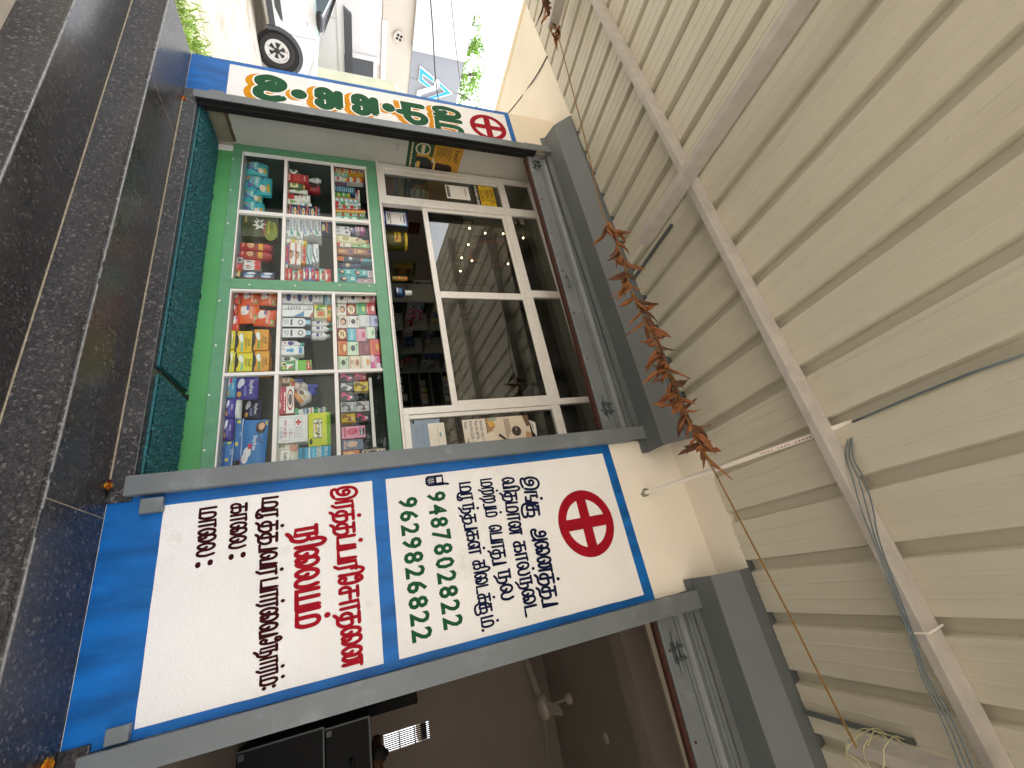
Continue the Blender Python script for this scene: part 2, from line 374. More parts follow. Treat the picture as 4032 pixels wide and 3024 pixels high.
# ================================================================== the shop building
bld = thing('shop_building', 'cream single storey shop building with blue bordered painted pillars', 'building', (-1.5, 1.5, ZL))
RX0, RX1 = -3.37, -3.435            # the reveal leans a little
def xr(y): return RX0 + (RX1 - RX0) * (y - .06) / .335
ZS = 1.90
m = MB()
m.hexa([(-3.817, 0, ZL), (-3.385, 0, ZL), (-3.50, .9, ZL), (-3.817, .9, ZL)], [(-3.817, 0, ZS), (-3.385, 0, ZS), (-3.50, .9, ZS), (-3.817, .9, ZS)], m_cream2)
pl = m.build('pillar', bld)
m = MB().box(-.62, .245, 0, .9, ZL, ZS, m_cream); pr_ = m.build('pillar', bld)
m = MB().box(-3.817, -3.77, .9, 5.5, ZL, ZS + .3, m_cream).box(-3.39, -.62, .10, .38, 1.72, ZS, m_cream).box(.245, 3.1, .10, .38, 1.62, ZS, m_cream).box(3.1, 6.6, 0, .3, ZL, ZS, m_cream)
m.build('outer_wall', bld)
m = MB().box(-5.46, 6.6, -.245, .9, ZS, ZS + .16, m_cream).box(-5.46, -3.77, .9, 5.5, ZS, ZS + .16, m_cream).box(-5.46, -5.385, -.24, 5.5, ZS - .012, ZS, m_cream2).box(-5.46, 6.6, -.245, .9, ZS + .161, ZS + 1.4, m_cream)
m.build('overhang_slab', bld)
# the reveal beside the display case
m = MB(); ya, yb = .045, .44
def rq(y0, y1, z0, z1, dx, mat): m.hexa([(xr(y0) + dx, y0, z0), (xr(y0) - .02, y0, z0), (xr(y1) - .02, y1, z0), (xr(y1) + dx, y1, z0)], [(xr(y0) + dx, y0, z1), (xr(y0) - .02, y0, z1), (xr(y1) - .02, y1, z1), (xr(y1) + dx, y1, z1)], mat)
rq(ya, yb, -.748, 1.75, 0, m_dirtyw); m.build('reveal', bld)
m = MB(); rq(ya + .01, .376, ZF, -.768, .010, m_cement); m.build('bare_plaster', bld)
m = MB(); k = 26
for i in range(k):
    y0 = ya + (.37 - ya) * i / k; y1 = ya + (.37 - ya) * (i + 1) / k
    h = .010 + .016 * abs(noise.noise(Vector((y0 * 22, 1, 0)))); rq(y0, y1, -.768, -.757 + h, .004, m_brown)
m.build('broken_edge', bld)
# rooms behind the openings
m_floor = M('interior_floor', '#8b8378', .5, var=.1, scale=3)
def room(x0, x1, y1, zc, wall, ceil, side):
    for q in ((x0 - .05, x0, .6, y1), (x1, x1 + .05, .6, y1), (x0, x1, y1, y1 + .05)): MB().box(*q, ZF, zc, side).build('inner_wall', bld)
    MB().box(x0 - .05, x1 + .05, .42, y1 + .05, zc, zc + .05, ceil).build('ceiling', bld)
    MB().box(x0, x1, .44, y1, ZF - .03, ZF - .001, m_floor).build('inner_floor', bld)
room(-3.60, -.30, 4.4, 2.35, m_inwall, m_inwall, m_inwall)
m_inwall2 = M('dim_interior_wall', '#a0978f', .85, var=.05, scale=2)
MB().box(.05, .10, .6, 4.4, ZF, 2.35, m_inwall2).build('inner_wall', bld)
MB().box(4.2, 4.25, .6, 4.4, ZF, 2.35, m_inwall2).build('inner_wall', bld)
MB().box(0.05, 4.3, .42, 4.5, 2.3, 2.35, m_inwall2).build('ceiling', bld)
MB().box(.1, 4.2, .44, 4.4, ZF - .03, ZF - .001, m_floor).build('inner_floor', bld)

# ---- painted fields: blue paint, white panels, lettering
def wob(pts, amp, step=.06, seed=0):
    o = []; n_ = len(pts)
    for i in range(n_):
        a, b = Vector(pts[i]), Vector(pts[(i + 1) % n_]); k = max(1, int((b - a).length / step))
        for j in range(k):
            p = a.lerp(b, j / k); q = p * 9
            if 0 < j: p = p + Vector((noise.noise(q + Vector((seed, 0, 0))), 0, noise.noise(q + Vector((0, 0, 40 + seed))))) * amp
            o.append(p)
    return o
def slab(mb, pts, d, mat, amp=.0015, seed=0):     # a coat of paint: outline on the wall, d proud
    mb.prism([Vector((p[0], -d, p[2])) for p in wob(pts, amp, seed=seed)], (0, d - .0004, 0), mat)
def onw(*ps): return [at(p, y=0.0) for p in ps]
# wide pillar
m = MB(); slab(m, [(-.62, 0, ZL + .002), (.245, 0, ZL + .002), (.245, 0, 1.452), (-.62, 0, 1.450)], .0016, m_blue, .001); bf = m.build('blue_field', pr_)
m = MB(); slab(m, [(-.567, 0, -.768), (.212, 0, -.768), (.212, 0, .072), (-.567, 0, .072)], .0032, m_white, .002, 3); w1 = m.build('white_panel', pr_)
m = MB(); slab(m, [(-.567, 0, .136), (.212, 0, .136), (.212, 0, 1.392), (-.567, 0, 1.392)], .0032, m_white, .002, 5); w2 = m.build('white_panel', pr_)
# narrow pillar
m = MB(); slab(m, [(-3.817, 0, ZL + .002), (-3.28, 0, ZL + .002), (-3.28, 0, 1.452), (-3.817, 0, 1.452)], .0016, m_blue, .001, 7); m.build('blue_field', pl)
m = MB(); slab(m, [(-3.772, 0, -.728), (-3.362, 0, -.728), (-3.362, 0, 1.405), (-3.772, 0, 1.405)], .0032, m_white, .0015, 9); m.build('white_panel', pl)

# ---- hand lettering: strokes on a unit height, (kind, points)
def cat(pts, k=5):
    P = [Vector(p) for p in pts]; o = []
    for i in range(len(P) - 1):
        p0 = P[max(i - 1, 0)]; p1 = P[i]; p2 = P[i + 1]; p3 = P[min(i + 2, len(P) - 1)]
        for j in range(k):
            t = j / k; o.append(.5 * ((2 * p1) + (p2 - p0) * t + (2 * p0 - 5 * p1 + 4 * p2 - p3) * t * t + (3 * p1 - p0 - 3 * p2 + p3) * t ** 3))
    return o + [P[-1]]
BOWL = ('c', [(.36, .56), (.14, .56), (0, .3), (.1, .03), (.36, .03)])
KA = [('l', [(.06, 1), (.76, 1)]), ('l', [(.36, 1), (.36, .0)]), BOWL, ('c', [(.36, .56), (.74, .58), (.86, .3), (.74, .03), (.56, .06)])]
TA = [('l', [(.06, 1), (.76, 1)]), ('l', [(.36, 1), (.36, .0)]), BOWL, ('c', [(.36, .56), (.76, .58), (.86, .2), (.62, -.16), (.2, -.2), (0, -.38)])]
LOOP = [(.3, .52), (.42, .3), (.3, .04), (.12, .06), (0, .45), (.12, .92), (.36, .98), (.54, .7)]
GL = {
 'pa': (.8, [('l', [(.04, 1), (.04, 0), (.76, 0), (.76, 1)])]),
 'ma': (.95, [('l', [(.04, 1), (.04, 0), (.8, 0)]), ('c', [(.8, 0), (.93, .3), (.9, .8), (.68, .98), (.46, .8), (.44, .0)])]),
 'ra': (.66, [('l', [(.08, 0), (.08, 1), (.66, 1)]), ('l', [(.46, 1), (.46, -.02), (.28, -.24)])]),
 'aa': (.66, [('l', [(.08, 0), (.08, 1), (.66, 1)]), ('l', [(.46, 1), (.46, 0)])]),
 'ka': (.86, KA), 'ta': (.86, TA),
 'sa': (.84, [('l', [(.06, 1), (.76, 1)]), ('l', [(.36, 1), (.36, .0)]), BOWL, ('l', [(.36, .56), (.84, .56)])]),
 'la': (1.05, [('c', LOOP + [(.54, .25), (.68, 0), (.92, .05), (1.02, .5), (.92, .98)])]),
 'va': (1.0, [('c', LOOP + [(.55, .0)]), ('l', [(.55, 0), (.98, 0), (.98, 1)])]),
 'lla': (1.15, [('c', LOOP + [(.55, .0)]), ('l', [(.55, .02), (.55, 1), (1.12, 1)]), ('l', [(.9, 1), (.9, 0)])]),
 'na': (1.2, [('c', LOOP + [(.52, .2), (.66, .02), (.82, .25), (.84, .65), (.72, .96), (.56, .88)]), ('l', [(.7, .98), (1.2, .98)]), ('l', [(1.04, .98), (1.04, 0)])]),
 'ai': (1.1, [('c', LOOP + [(.52, .22), (.62, .03), (.78, .2), (.72, .45), (.52, .4)]), ('c', [(.5, .6), (.62, .98), (.9, .98), (1.06, .6), (1.0, .2), (.86, .02)])]),
 'i': (.34, [('c', [(-.1, .72), (-.1, 1.15), (.08, 1.4), (.3, 1.2), (.32, .7), (.3, 0)])]),
 'ee': (.56, [('c', [(.26, .3), (.1, .36), (.02, .18), (.12, .0), (.34, .08), (.46, .5), (.44, 1.0), (.28, 1.28), (.08, 1.22), (.04, 1.0), (.2, .94), (.3, 1.1)])]),
 'e': (.66, [('c', [(.3, .42), (.38, .2), (.26, .02), (.1, .06), (.02, .45), (.14, .92), (.4, 1.0), (.58, .75), (.58, 0)])]),
 'tta': (.74, [('l', [(.06, 1), (.06, 0), (.74, 0)])]),
 'tti': (1.25, [('l', [(.06, 1), (.06, .0), (.9, .0)]), ('c', [(.62, -.42), (.62, .2), (.64, .85), (.85, 1.1), (1.12, .9), (1.16, .35), (.9, .0)])]),
 'ya': (.98, [('l', [(.04, 1), (.04, 0), (.94, 0), (.94, 1)]), ('l', [(.46, 1), (.46, 0)])]),
 'nna': (.92, [('l', [(.0, 1), (.6, 1)]), ('l', [(.14, 1), (.14, 0), (.5, 0)]), ('l', [(.5, 1), (.5, 0)]), ('c', [(.5, .58), (.8, .6), (.9, .25), (.78, -.12), (.5, -.24), (.3, -.4)])]),
 'rra': (.92, [('l', [(.06, 0), (.06, .6)]), ('c', [(.06, .6), (.12, .98), (.36, .98), (.44, .6), (.44, 0)]), ('c', [(.44, .6), (.54, .98), (.8, .96), (.88, .5), (.74, .04), (.4, -.1), (.2, -.36)])]),
 'ii': (1.0, [('c', [(.5, .5), (.32, .48), (.26, .72), (.44, .84), (.64, .66), (.6, .3), (.36, .1), (.1, .2), (.02, .6), (.14, 1.1), (.5, 1.3), (.86, 1.1), (.98, .6), (.92, .05)]), ('c', [(.3, .1), (.1, .0), (.16, -.22), (.5, -.24), (.8, -.1)])]),
 'a': (.95, [('c', [(.48, .52), (.3, .5), (.26, .8), (.44, .96), (.64, .74), (.6, .3), (.36, .12), (.08, .2), (.02, .0), (.16, -.16), (.6, -.1), (.86, .1)]), ('l', [(.9, 1), (.9, -.16)])]),
 'nga': (.95, [('l', [(.06, 0), (.06, 1), (.5, 1)]), ('l', [(.36, 1), (.36, .44), (.6, .44)]), ('c', [(.56, .44), (.76, .38), (.7, .06), (.44, .02)]), ('l', [(.7, .02), (.92, .02), (.92, 1)])]),
 'u1': (.12, [('c', [(-.2, .06), (-.1, -.26), (-.5, -.42), (-1.0, -.3), (-1.14, .2), (-1.02, .7), (-.84, .84)])]),
 'u2': (.46, [('l', [(-.06, -.1), (.38, -.1), (.38, 1)])]),
 'u3': (.1, [('c', [(-.2, .0), (-.2, -.3), (-.5, -.38), (-.86, -.2), (-.88, .4), (-.7, .9)])]),
 ':': (.3, [('d', (.12, .2)), ('d', (.12, .8))]), '.': (.25, [('d', (.1, .0))]), ' ': (.42, []),
}
def strokes(words):
    """-> list of (kind, points) on a line starting at 0, and its width"""
    x = 0.0; o = []; last = (0, .8)
    for g_ in words.split():
        if g_ == '*':
            o.append(('d', (last[0] + last[1] * .62, 1.36))); continue
        if g_ == '_': x += .42; continue
        wd, ss = GL[g_]
        if g_ == 'i': x -= .10
        for kd, p in ss:
            o.append((kd, [(a + x, b) for a, b in p] if kd != 'd' else (p[0] + x, p[1])))
        last = (x, wd); x += wd + .13
    return o, x - .13
def ribbon(mb, pts, hw, mp, off, mat):
    P = [Vector(p) for p in pts]; Q = [P[0]]
    for p in P[1:]:
        if (p - Q[-1]).length > 1e-5: Q.append(p)
    P = Q; n_ = len(P); L = []; R = []
    for i in range(n_):
        d = (P[min(i + 1, n_ - 1)] - P[max(i - 1, 0)]).normalized(); nn = Vector((-d.y, d.x))
        k = 1.0
        if 0 < i < n_ - 1:
            d1 = (P[i] - P[i - 1]).normalized(); c = max(.55, abs(Vector((-d1.y, d1.x)).dot(nn))); k = 1 / c
        L.append(P[i] + nn * hw * k); R.append(P[i] - nn * hw * k)
    def cap(p, d, s):
        nn = Vector((-d.y, d.x)); return [p + (nn * math.cos(a) * s + d * math.sin(a)) * hw for a in (.6, 1.2, 1.9, 2.5)]
    vs = []; fs = []
    for i in range(n_): vs += [mp(L[i].x, L[i].y, off + .00025 * i / n_), mp(R[i].x, R[i].y, off + .00025 * i / n_)]
    for i in range(n_ - 1): fs.append((2 * i, 2 * i + 1, 2 * i + 3, 2 * i + 2))
    d0 = (P[0] - P[1]).normalized(); d1 = (P[-1] - P[-2]).normalized()
    a = len(vs); c0 = cap(P[0], d0, 1); vs += [mp(q.x, q.y, off) for q in c0]; fs.append(tuple([1] + list(range(a, a + 4)) + [0]) if 1 else ())
    a = len(vs); c1 = cap(P[-1], d1, 1); vs += [mp(q.x, q.y, off + .00025) for q in c1]; fs.append(tuple([2 * n_ - 2] + [a + 3 - j for j in range(4)][::-1][::-1] + [2 * n_ - 1]))
    mb.add(vs, fs, mat)
def disc2(mb, c, rx, ry, mp, off, mat, n_=18, a0=0.0):
    vs = [mp(c[0], c[1], off)] + [mp(c[0] + rx * k * math.cos(6.2832 * i / n_), c[1] + ry * k * math.sin(6.2832 * i / n_), off) for k in (.55, 1.0) for i in range(n_)]
    fs = [(0, 1 + i, 1 + (i + 1) % n_) for i in range(n_)] + [(1 + i, 1 + n_ + i, 1 + n_ + (i + 1) % n_, 1 + (i + 1) % n_) for i in range(n_)]
    mb.add(vs, fs, mat)
def paint_word(mb, words, p0, p1, xh, mat, hw=.075, off=.0042):
    """p0, p1: baseline ends on the wall (y = 0); xh: height of the small letters in metres"""
    o, wd = strokes(words); d = Vector((p1.x - p0.x, p1.z - p0.z)); sx = d.length / wd; d.normalize(); u = Vector((-d.y, d.x)); kq = min(1.0, (sx / xh)) ** .7; sq = sx / kq
    def mp(a, b, of):
        a = a * kq
        return mp0(a, b, of)
    def mp0(a, b, of): return Vector((p0.x + d.x * a + u.x * b, -of, p0.z + d.y * a + u.y * b))
    rr = random.Random(len(words) * 7 + int(abs(p0.x) * 1000))
    for i, (kd, p) in enumerate(o):
        of = off + .0003 * (i % 5)
        if kd == 'd': disc2(mb, (p[0] * sq, p[1] * xh), hw * xh * 1.35, hw * xh * 1.35, mp, of + .0004, mat, 12); continue
        q = cat(p) if kd == 'c' else [Vector(a) for a in p]
        ribbon(mb, [(a.x * sq, a.y * xh) for a in q], hw * xh, mp, of, mat)
def word(parent, words, A, B, H, mat, hw=.098):
    """A, B: baseline ends, H: a point one letter height above A, all in photograph pixels"""
    p0, p1, ph = at(A, y=0), at(B, y=0), at(H, y=0)
    m = MB(); paint_word(m, words, p0, p1, (ph - p0).length, mat, hw); m.build('lettering', parent)
# "here all kinds of cattle and general good medicines are available"
word(w2, 'ii nga * ka u1', TU(452, 45), TU(480, 290), TU(518, 45), m_navy)
word(w2, 'a ai na ta * ta u2', TU(508, 345), TU(575, 790), TU(580, 345), m_navy)
word(w2, 'va i ta ma aa na', TU(332, 50), TU(378, 378), TU(396, 50), m_navy)
word(w2, 'ka aa la * nna ai tta', TU(395, 420), TU(470, 845), TU(458, 420), m_navy)
word(w2, 'ma rra * rra u2 ma *', TU(208, 58), TU(243, 275), TU(268, 58), m_navy)
word(w2, 'e pa aa ta u2', TU(257, 325), TU(287, 550), TU(322, 325), m_navy)
word(w2, 'nna la', TU(307, 585), TU(333, 755), TU(372, 585), m_navy)
word(w2, 'ma ra u3 nna * ta u2 ka lla *', TU(86, 78), TU(145, 495), TU(146, 78), m_navy)
word(w2, 'ka i ai tta ka * ka u1 ma * .', TU(162, 530), TU(222, 935), TU(226, 530), m_navy)
word(w1, 'ii ra ta * ta pa * pa ra i ee sa aa ta ai na', TR(203, 28), TR(240, 870), TR(278, 28), m_red, .108)
word(w1, 'nna i ai la ya ma *', TR(16, 215), TR(24, 685), TR(112, 215), m_red, .112)
word(w1, 'ma ra u3 ta * ta u2 va ra *', TM(340, 15), TM(328, 380), TM(408, 15), m_maroon, .105)
word(w1, 'pa aa ra * ai va', TM(332, 400), TM(328, 668), TM(405, 400), m_maroon, .105)
word(w1, 'ee nna aa ra * ma * :', TM(330, 682), TM(330, 920), TM(402, 682), m_maroon, .105)
word(w1, 'ka aa ai la', TM(194, 45), TM(186, 255), TM(262, 45), m_maroon, .105)
word(w1, 'ma aa ai la', TM(48, 65), TM(34, 293), TM(120, 65), m_maroon, .105)
for q in ((192, 290), (248, 279), (36, 328), (94, 315)):
    c = at(TM(*q), y=0); m = MB(); disc2(m, (0, 0), .012, .010, lambda a, b, o_, c=c: Vector((c.x + a, -o_, c.z + b)), .0046, m_maroon)
    m.build('colon_dot', w1)
# phone numbers
def number(parent, s, A, B, H, mat):
    p0, p1, ph = at(A, y=0), at(B, y=0), at(H, y=0); h = (ph - p0).length; d = (p1 - p0); L_ = d.length; d.normalize(); u = Vector((-d.z, 0, d.x))
    m = MB(); n_ = len(s); pitch = L_ / n_
    for i, ch in enumerate(s):
        v, f, wd = txt(ch, .028); mx_ = max(a for a, b in v); mn = min(a for a, b in v); k = pitch * .80 / (mx_ - mn); r = random.Random(i * 3 + len(parent.name))
        hh = h * r.uniform(.96, 1.04)
        m.add([p0 + d * (pitch * (i + .5) + (a - (mx_ + mn) / 2) * k) + u * (b * hh) + Vector((0, -.0044, 0)) for a, b in v], f, mat)
    m.build('lettering', parent)
number(w2, '9487802822', TV(206, 118), TV(300, 868), TV(296, 118), m_green)
number(w2, '9629826822', TV(54, 148), TV(132, 938), TV(146, 148), m_green)
# mobile phone sketch
m = MB(); a, b, c_ = at(TV(200, 42), y=0), at(TV(205, 85), y=0), at(TV(285, 55), y=0)
ux = Vector((b.x - a.x, b.z - a.z)).normalized(); wv = (b - a).length; uv = Vector((-ux.y, ux.x)); hv = (c_ - a).length
mp = lambda p, q, o_: Vector((a.x + ux.x * p + uv.x * q, -o_, a.z + ux.y * p + uv.y * q))
for i, st_ in enumerate(([(0, .1 * hv), (0, hv), (wv, hv), (wv, .1 * hv), (.8 * wv, 0), (.2 * wv, 0), (0, .1 * hv)], [(0, .55 * hv), (wv, .55 * hv)], [(wv, hv), (wv * 1.12, hv * 1.32)])):
    ribbon(m, st_, .0055, mp, .0042 + .0003 * i, m_navy)
for i in range(3):
    for j in range(4): disc2(m, (wv * (.25 + .25 * i), hv * (.12 + .11 * j)), .004, .005, mp, .0046, m_navy, 8)
m.build('phone_emblem', w2)
# ring-and-cross emblems
def emblem(parent, cx, cz, rx, rz, mat, tilt=0.0, hw=.16):
    m = MB(); mp = lambda p, q, o_: Vector((cx + p, -o_, cz + q)); n_ = 40
    vs = []; fs = []
    for i in range(n_):
        t = 6.28318 * i / n_
        for k in (1.0, 1 - hw): vs.append(mp(rx * k * math.cos(t), rz * k * math.sin(t), .0042))
    for i in range(n_):
        j = (i + 1) % n_; fs.append((2 * i, 2 * j, 2 * j + 1, 2 * i + 1))
    m.add(vs, fs, mat)
    ca, sa = math.cos(tilt), math.sin(tilt); h = .165 * rx; k = 1 - hw * .8
    for of, q in ((.0045, [(-rx * k, -h), (rx * k, -h), (rx * k, h), (-rx * k, h)]), (.0048, [(-h, -rz * k), (h, -rz * k), (h, rz * k), (-h, rz * k)])):
        m.poly([mp(x * ca - z * sa, x * sa + z * ca, of) for x, z in q], mat)
    m.build('cross_emblem', parent)
def emb_from(parent, t, b_, l, r, mat, hw):
    T_, B_, L_, R_ = (at(p, y=0) for p in (t, b_, l, r)); emblem(parent, (L_.x + R_.x) / 2, (T_.z + B_.z) / 2, (R_.x - L_.x) / 2, (T_.z - B_.z) / 2, mat, 0, hw)
emb_from(w2, T2(1780, 560), T2(1386, 520), T2(1545, 315), T2(1640, 775), m_red, .29)
emb_from(pl, SG(2106, 530), SG(1820, 430), SG(1935, 392), SG(2010, 585), m_red, .26)
# the stacked shop lettering on the narrow pillar
def fat(words, box, hw=.17):
    x0, y0, x1, y1 = box; lo = at(SG(x0, (y0 + y1) / 2), y=0); hi = at(SG(x1, (y0 + y1) / 2), y=0)
    le = at(SG((x0 + x1) / 2, y0), y=0); ri = at(SG((x0 + x1) / 2, y1), y=0)
    wd_, ht = ri.x - le.x, hi.z - lo.z; o, wd = strokes(words)
    zs = [q[1] for kd, p in o for q in (p if kd != 'd' else [p])]; z0, z1 = min(zs), max(zs); t = hw * .20
    sx = (wd_ - 2 * t * .8) / wd; sz = (ht - 2 * t * .8) / (z1 - z0); cx, cz = le.x + t * .8, lo.z + t * .8
    for off, k, dx, dz, mat in ((.0042, 1.35, .016, -.042, m_yellow), (.0049, 1.3, 0, 0, m_outl), (.0056, 1.0, 0, 0, m_green)):
        m = MB()
        for i, (kd, p) in enumerate(o):
            mp = lambda a, b, o_: Vector((cx + a + dx, -o_, cz + b + dz)); of = off + .0001 * (i % 4)
            if kd == 'd': disc2(m, (p[0] * sx, (p[1] - z0) * sz), t * k, t * k, mp, of, mat); continue
            q = cat(p, 8) if kd == 'c' else [Vector(a) for a in p]
            ribbon(m, [(a.x * sx, (a.y - z0) * sz) for a in q], t * k, mp, of, mat)
        m.build('lettering', pl)
fat('e ma', (1560, 335, 1765, 545), .13); fat('tti', (1275, 300, 1500, 470), .16)
fat('ka', (935, 245, 1130, 400), .17); fat('ka', (655, 195, 860, 355), .17); fat('la', (195, 95, 435, 295), .18)
for bx in ((1160, 305, 1262, 372), (468, 200, 600, 275)):
    c = at(SG((bx[0] + bx[2]) / 2, (bx[1] + bx[3]) / 2), y=0); a_ = at(SG(bx[0], (bx[1] + bx[3]) / 2), y=0); b_ = at(SG((bx[0] + bx[2]) / 2, bx[1]), y=0)
    rz_, rx_ = abs(c.z - a_.z), abs(c.x - b_.x)
    m = MB()
    for off, k, dx, dz, mat in ((.0043, 1.05, .016, -.030, m_yellow), (.0050, 1.1, 0, 0, m_outl), (.0057, .95, 0, 0, m_green)):
        disc2(m, (0, 0), rx_ * k, rz_ * k, lambda p, q, o_: Vector((c.x + p + dx, -o_, c.z + q + dz)), off, mat, 24)
    m.build('lettering', pl)
# ================================================================== roller shutters
def shutter(label, group, gx, rust_z, tilt, hood_l, hood_r, hx, feet, handle, locks):
    x0, x1 = gx                                  # inner edges of the two guide rails
    t = thing('roller_shutter', label, 'shutter', ((x0 + x1) / 2, .0, ZF), group)
    for s, xo, xi in ((-1, x0 - .088, x0 - .012 if x0 < -1 else x0), (1, x1 - .0, x1 + .085)):
        a, b = min(xo, xi), max(xo, xi)
        if s < 0 and x0 < -1: MB().box(b + .0005, x0 + .010, -.004, .0, ZF, 1.50, m_black).build('rail_groove', t)
        g_ = MB().box(a, b, -.042, -.034, ZF - .02, 1.60, m_steel).box(a, a + .006, -.034, -.0045, ZF - .02, 1.60, m_steel).box(b - .006, b, -.034, .05, ZF - .02, 1.60, m_steel)
        if s < 0 and x0 < -1: g_ = MB().box(a, b, -.042, -.034, ZF - .02, 1.60, m_steel).box(a, a + .006, -.034, -.0045, ZF - .02, 1.60, m_steel).box(b - .006, b - .0005, -.0335, .05, ZF, 1.60, m_black)
        g_.box(a + .0061, b - .0061, .04, .055, ZF, 1.60, m_black)
        gr = g_.build('guide_rail', t, bevel=.003)
        MB().box(a, b, -.046, -.0425, 1.49, 1.86, m_steel).build('rail_head', t, bevel=.003)
    zt = lambda x, z: z + tilt * (x - (x0 + x1) / 2)
    def strip(prof, mat, name, par=t, xa=x0 + .005, xb=x1 - .005, smooth=False, k=1):
        m = MB(); n_ = len(prof); vs = []; fs = []
        for i in range(k + 1):
            x = xa + (xb - xa) * i / k; vs += [(x, y, zt(x, z)) for y, z in prof]
        for i in range(k):
            for j in range(n_ - 1): fs.append((i * n_ + j, i * n_ + j + 1, (i + 1) * n_ + j + 1, (i + 1) * n_ + j))
        m.add(vs, fs, mat); return m.build(name, par, smooth=smooth, auto=35)
    z = rust_z
    br = strip([(.058, z), (.03, z), (.026, z + .003), (.026, z + .019), (.034, z + .021)], m_rust, 'bottom_angle', k=24)
    rail = strip([(.05, z + .020), (.018, z + .022), (.014, z + .027), (.014, z + .118), (.02, z + .122), (.05, z + .123)], m_steel, 'bottom_rail', smooth=True, k=6)
    prof = []; zz = z + .128
    while zz < z + .50:
        prof += [(.034, zz), (.024, zz + .004), (.022, zz + .018), (.030, zz + .026), (.034, zz + .032), (.024, zz + .042), (.016, zz + .058), (.020, zz + .072), (.036, zz + .078)]; zz += .084
    strip(prof, m_steel, 'slat_curtain', smooth=True, k=2)
    m = MB()
    hp = handle; m.tube([(hp, .012, zt(hp, z + .06)), (hp, -.012, zt(hp, z + .06)), (hp + .05, -.022, zt(hp, z + .065)), (hp + .10, -.012, zt(hp, z + .06)), (hp + .10, .012, zt(hp, z + .06))], .006, m_steel, 8)
    m.build('handle', rail, smooth=True)
    m_lk = M('dark_lock_steel', '#3e4849', .5, var=.3, scale=60)
    for lx in locks:
        m = MB().box(lx - .045, lx + .045, .004, .0135, zt(lx, z + .055), zt(lx, z + .10), m_lk)
        for q in (-.03, .02): m.box(lx + q, lx + q + .014, -.016, .0038, zt(lx, z + .06), zt(lx, z + .115), m_lk)
        m.tube([(lx - .09, -.003, zt(lx, z + .076)), (lx + .09, -.003, zt(lx, z + .072))], .006, m_steel, 8)
        m.build('sliding_lock', rail, bevel=.002)
    for q in range(7):
        x = x0 + .15 + (x1 - x0 - .3) * q / 6; MB().lathe((x, .0138, zt(x, z + .045)), [(.007, 0), (.005, .003)], m_rust, 10, axis=Vector((0, -1, 0))).build('bolt', rail)
    # hood: lip, under face, slanted face
    m = MB(); A = [Vector((hx[0], y, z_)) for y, z_ in hood_l]; B = [Vector((hx[1], y, z_)) for y, z_ in hood_r]
    n_ = len(A); k = 10; vs = []; fs = []
    for i in range(k + 1):
        for j in range(n_): vs.append(A[j].lerp(B[j], i / k) + Vector((0, 0, .002 * math.sin(i * 1.7 + j))))
    for i in range(k):
        for j in range(n_ - 1): fs.append((i * n_ + j, (i + 1) * n_ + j, (i + 1) * n_ + j + 1, i * n_ + j + 1))
    m.add(vs, fs, m_steel_d); h = m.build('hood', t); sl = h.modifiers.new('thick', 'SOLIDIFY'); sl.thickness = .003; sl.offset = 1
    for a, b in feet:
        MB().box(a[0], b[0], -.034, -.005, a[1], b[1], m_steel).build('wall_clip', t, bevel=.003)
    return t
def wz(p): q = at(p, y=-.034); return (q.x, q.z)
HL = [(.0, 1.70), (-.012, 1.742), (-.14, 1.782), (-.245, 1.893), (-.244, 1.93)]
HR = [(-.010, 1.668), (-.018, 1.705), (-.148, 1.728), (-.225, 1.832), (-.244, 1.91)]
shutter('grey roller shutter rolled up above the glazed shop front', 'roller shutters over the shop openings', (-3.27, -.702), 1.472, -.0235, HL, HR, (-3.52, -.535),
        [(wz((822, 349)), wz((880, 372))), (wz(L4(680, 405)), wz(L4(806, 318)))], -1.93, (-3.16, -.86))
K_ = [(-.012, 1.655), (-.02, 1.69), (-.15, 1.725), (-.235, 1.84), (-.244, 1.91)]; K2 = [(-.012, 1.60), (-.02, 1.635), (-.15, 1.672), (-.238, 1.832), (-.2465, 1.905)]
shutter('grey roller shutter rolled up above the dark open doorway', 'roller shutters over the shop openings', (.335, 2.9), 1.385, -.0235, K_, K2, (.19, 3.1),
        [(wz(L4(505, 1560)), wz(L4(640, 1440)))], 1.9, (.50,))

# ================================================================== green display case
YC = .395
dc = thing('display_case', 'green framed glass display case full of packaged goods', 'display case', (-2.0, YC, ZF))
CX0, CX1 = -3.43, -.60
MB().box(-3.39, CX1, YC, YC + .018, ZF + .002, -.772, m_lam2).build('kick_board', dc, bevel=.002)
MB().box(CX0, CX1, YC - .010, YC + .02, -.771, -.708, m_lam).build('base_board', dc, bevel=.0015)
MB().box(CX0, -3.356, YC - .008, YC + .02, -.707, .274, m_lam).build('stile', dc, bevel=.0015)
MB().box(-3.355, CX1, YC - .009, YC + .02, .196, .274, m_lam).build('top_rail', dc, bevel=.0015)
MB().box(-2.112, -2.033, YC - .0095, YC + .02, -.707, .1955, m_lam).build('post', dc, bevel=.0015)
MB().box(-3.39, -3.345, YC - .016, YC - .002, ZF + .004, -.768, m_alu_w).build('end_trim', dc)
m = MB()
for x0, x1 in ((-3.355, -2.112), (-2.033, CX1)):
    m.box(x0, x0 + .018, YC - .004, YC + .015, -.7065, .1955, m_alu_w).box(x0 + .018, x1, YC - .004, YC + .012, -.7065, -.698, m_alu_w)
m.box(-3.337, -2.113, YC - .004, YC + .012, .183, .1955, m_alu)
m.build('glazing_bead', dc)
m = MB().box(-2.737, -2.705, YC - .005, YC + .016, -.697, .182, m_alu_w); m.build('mullion', dc, bevel=.001)
m = MB().box(-1.413, -1.391, YC - .005, YC + .016, -.697, .195, m_alu_w); m.build('mullion', dc, bevel=.001)
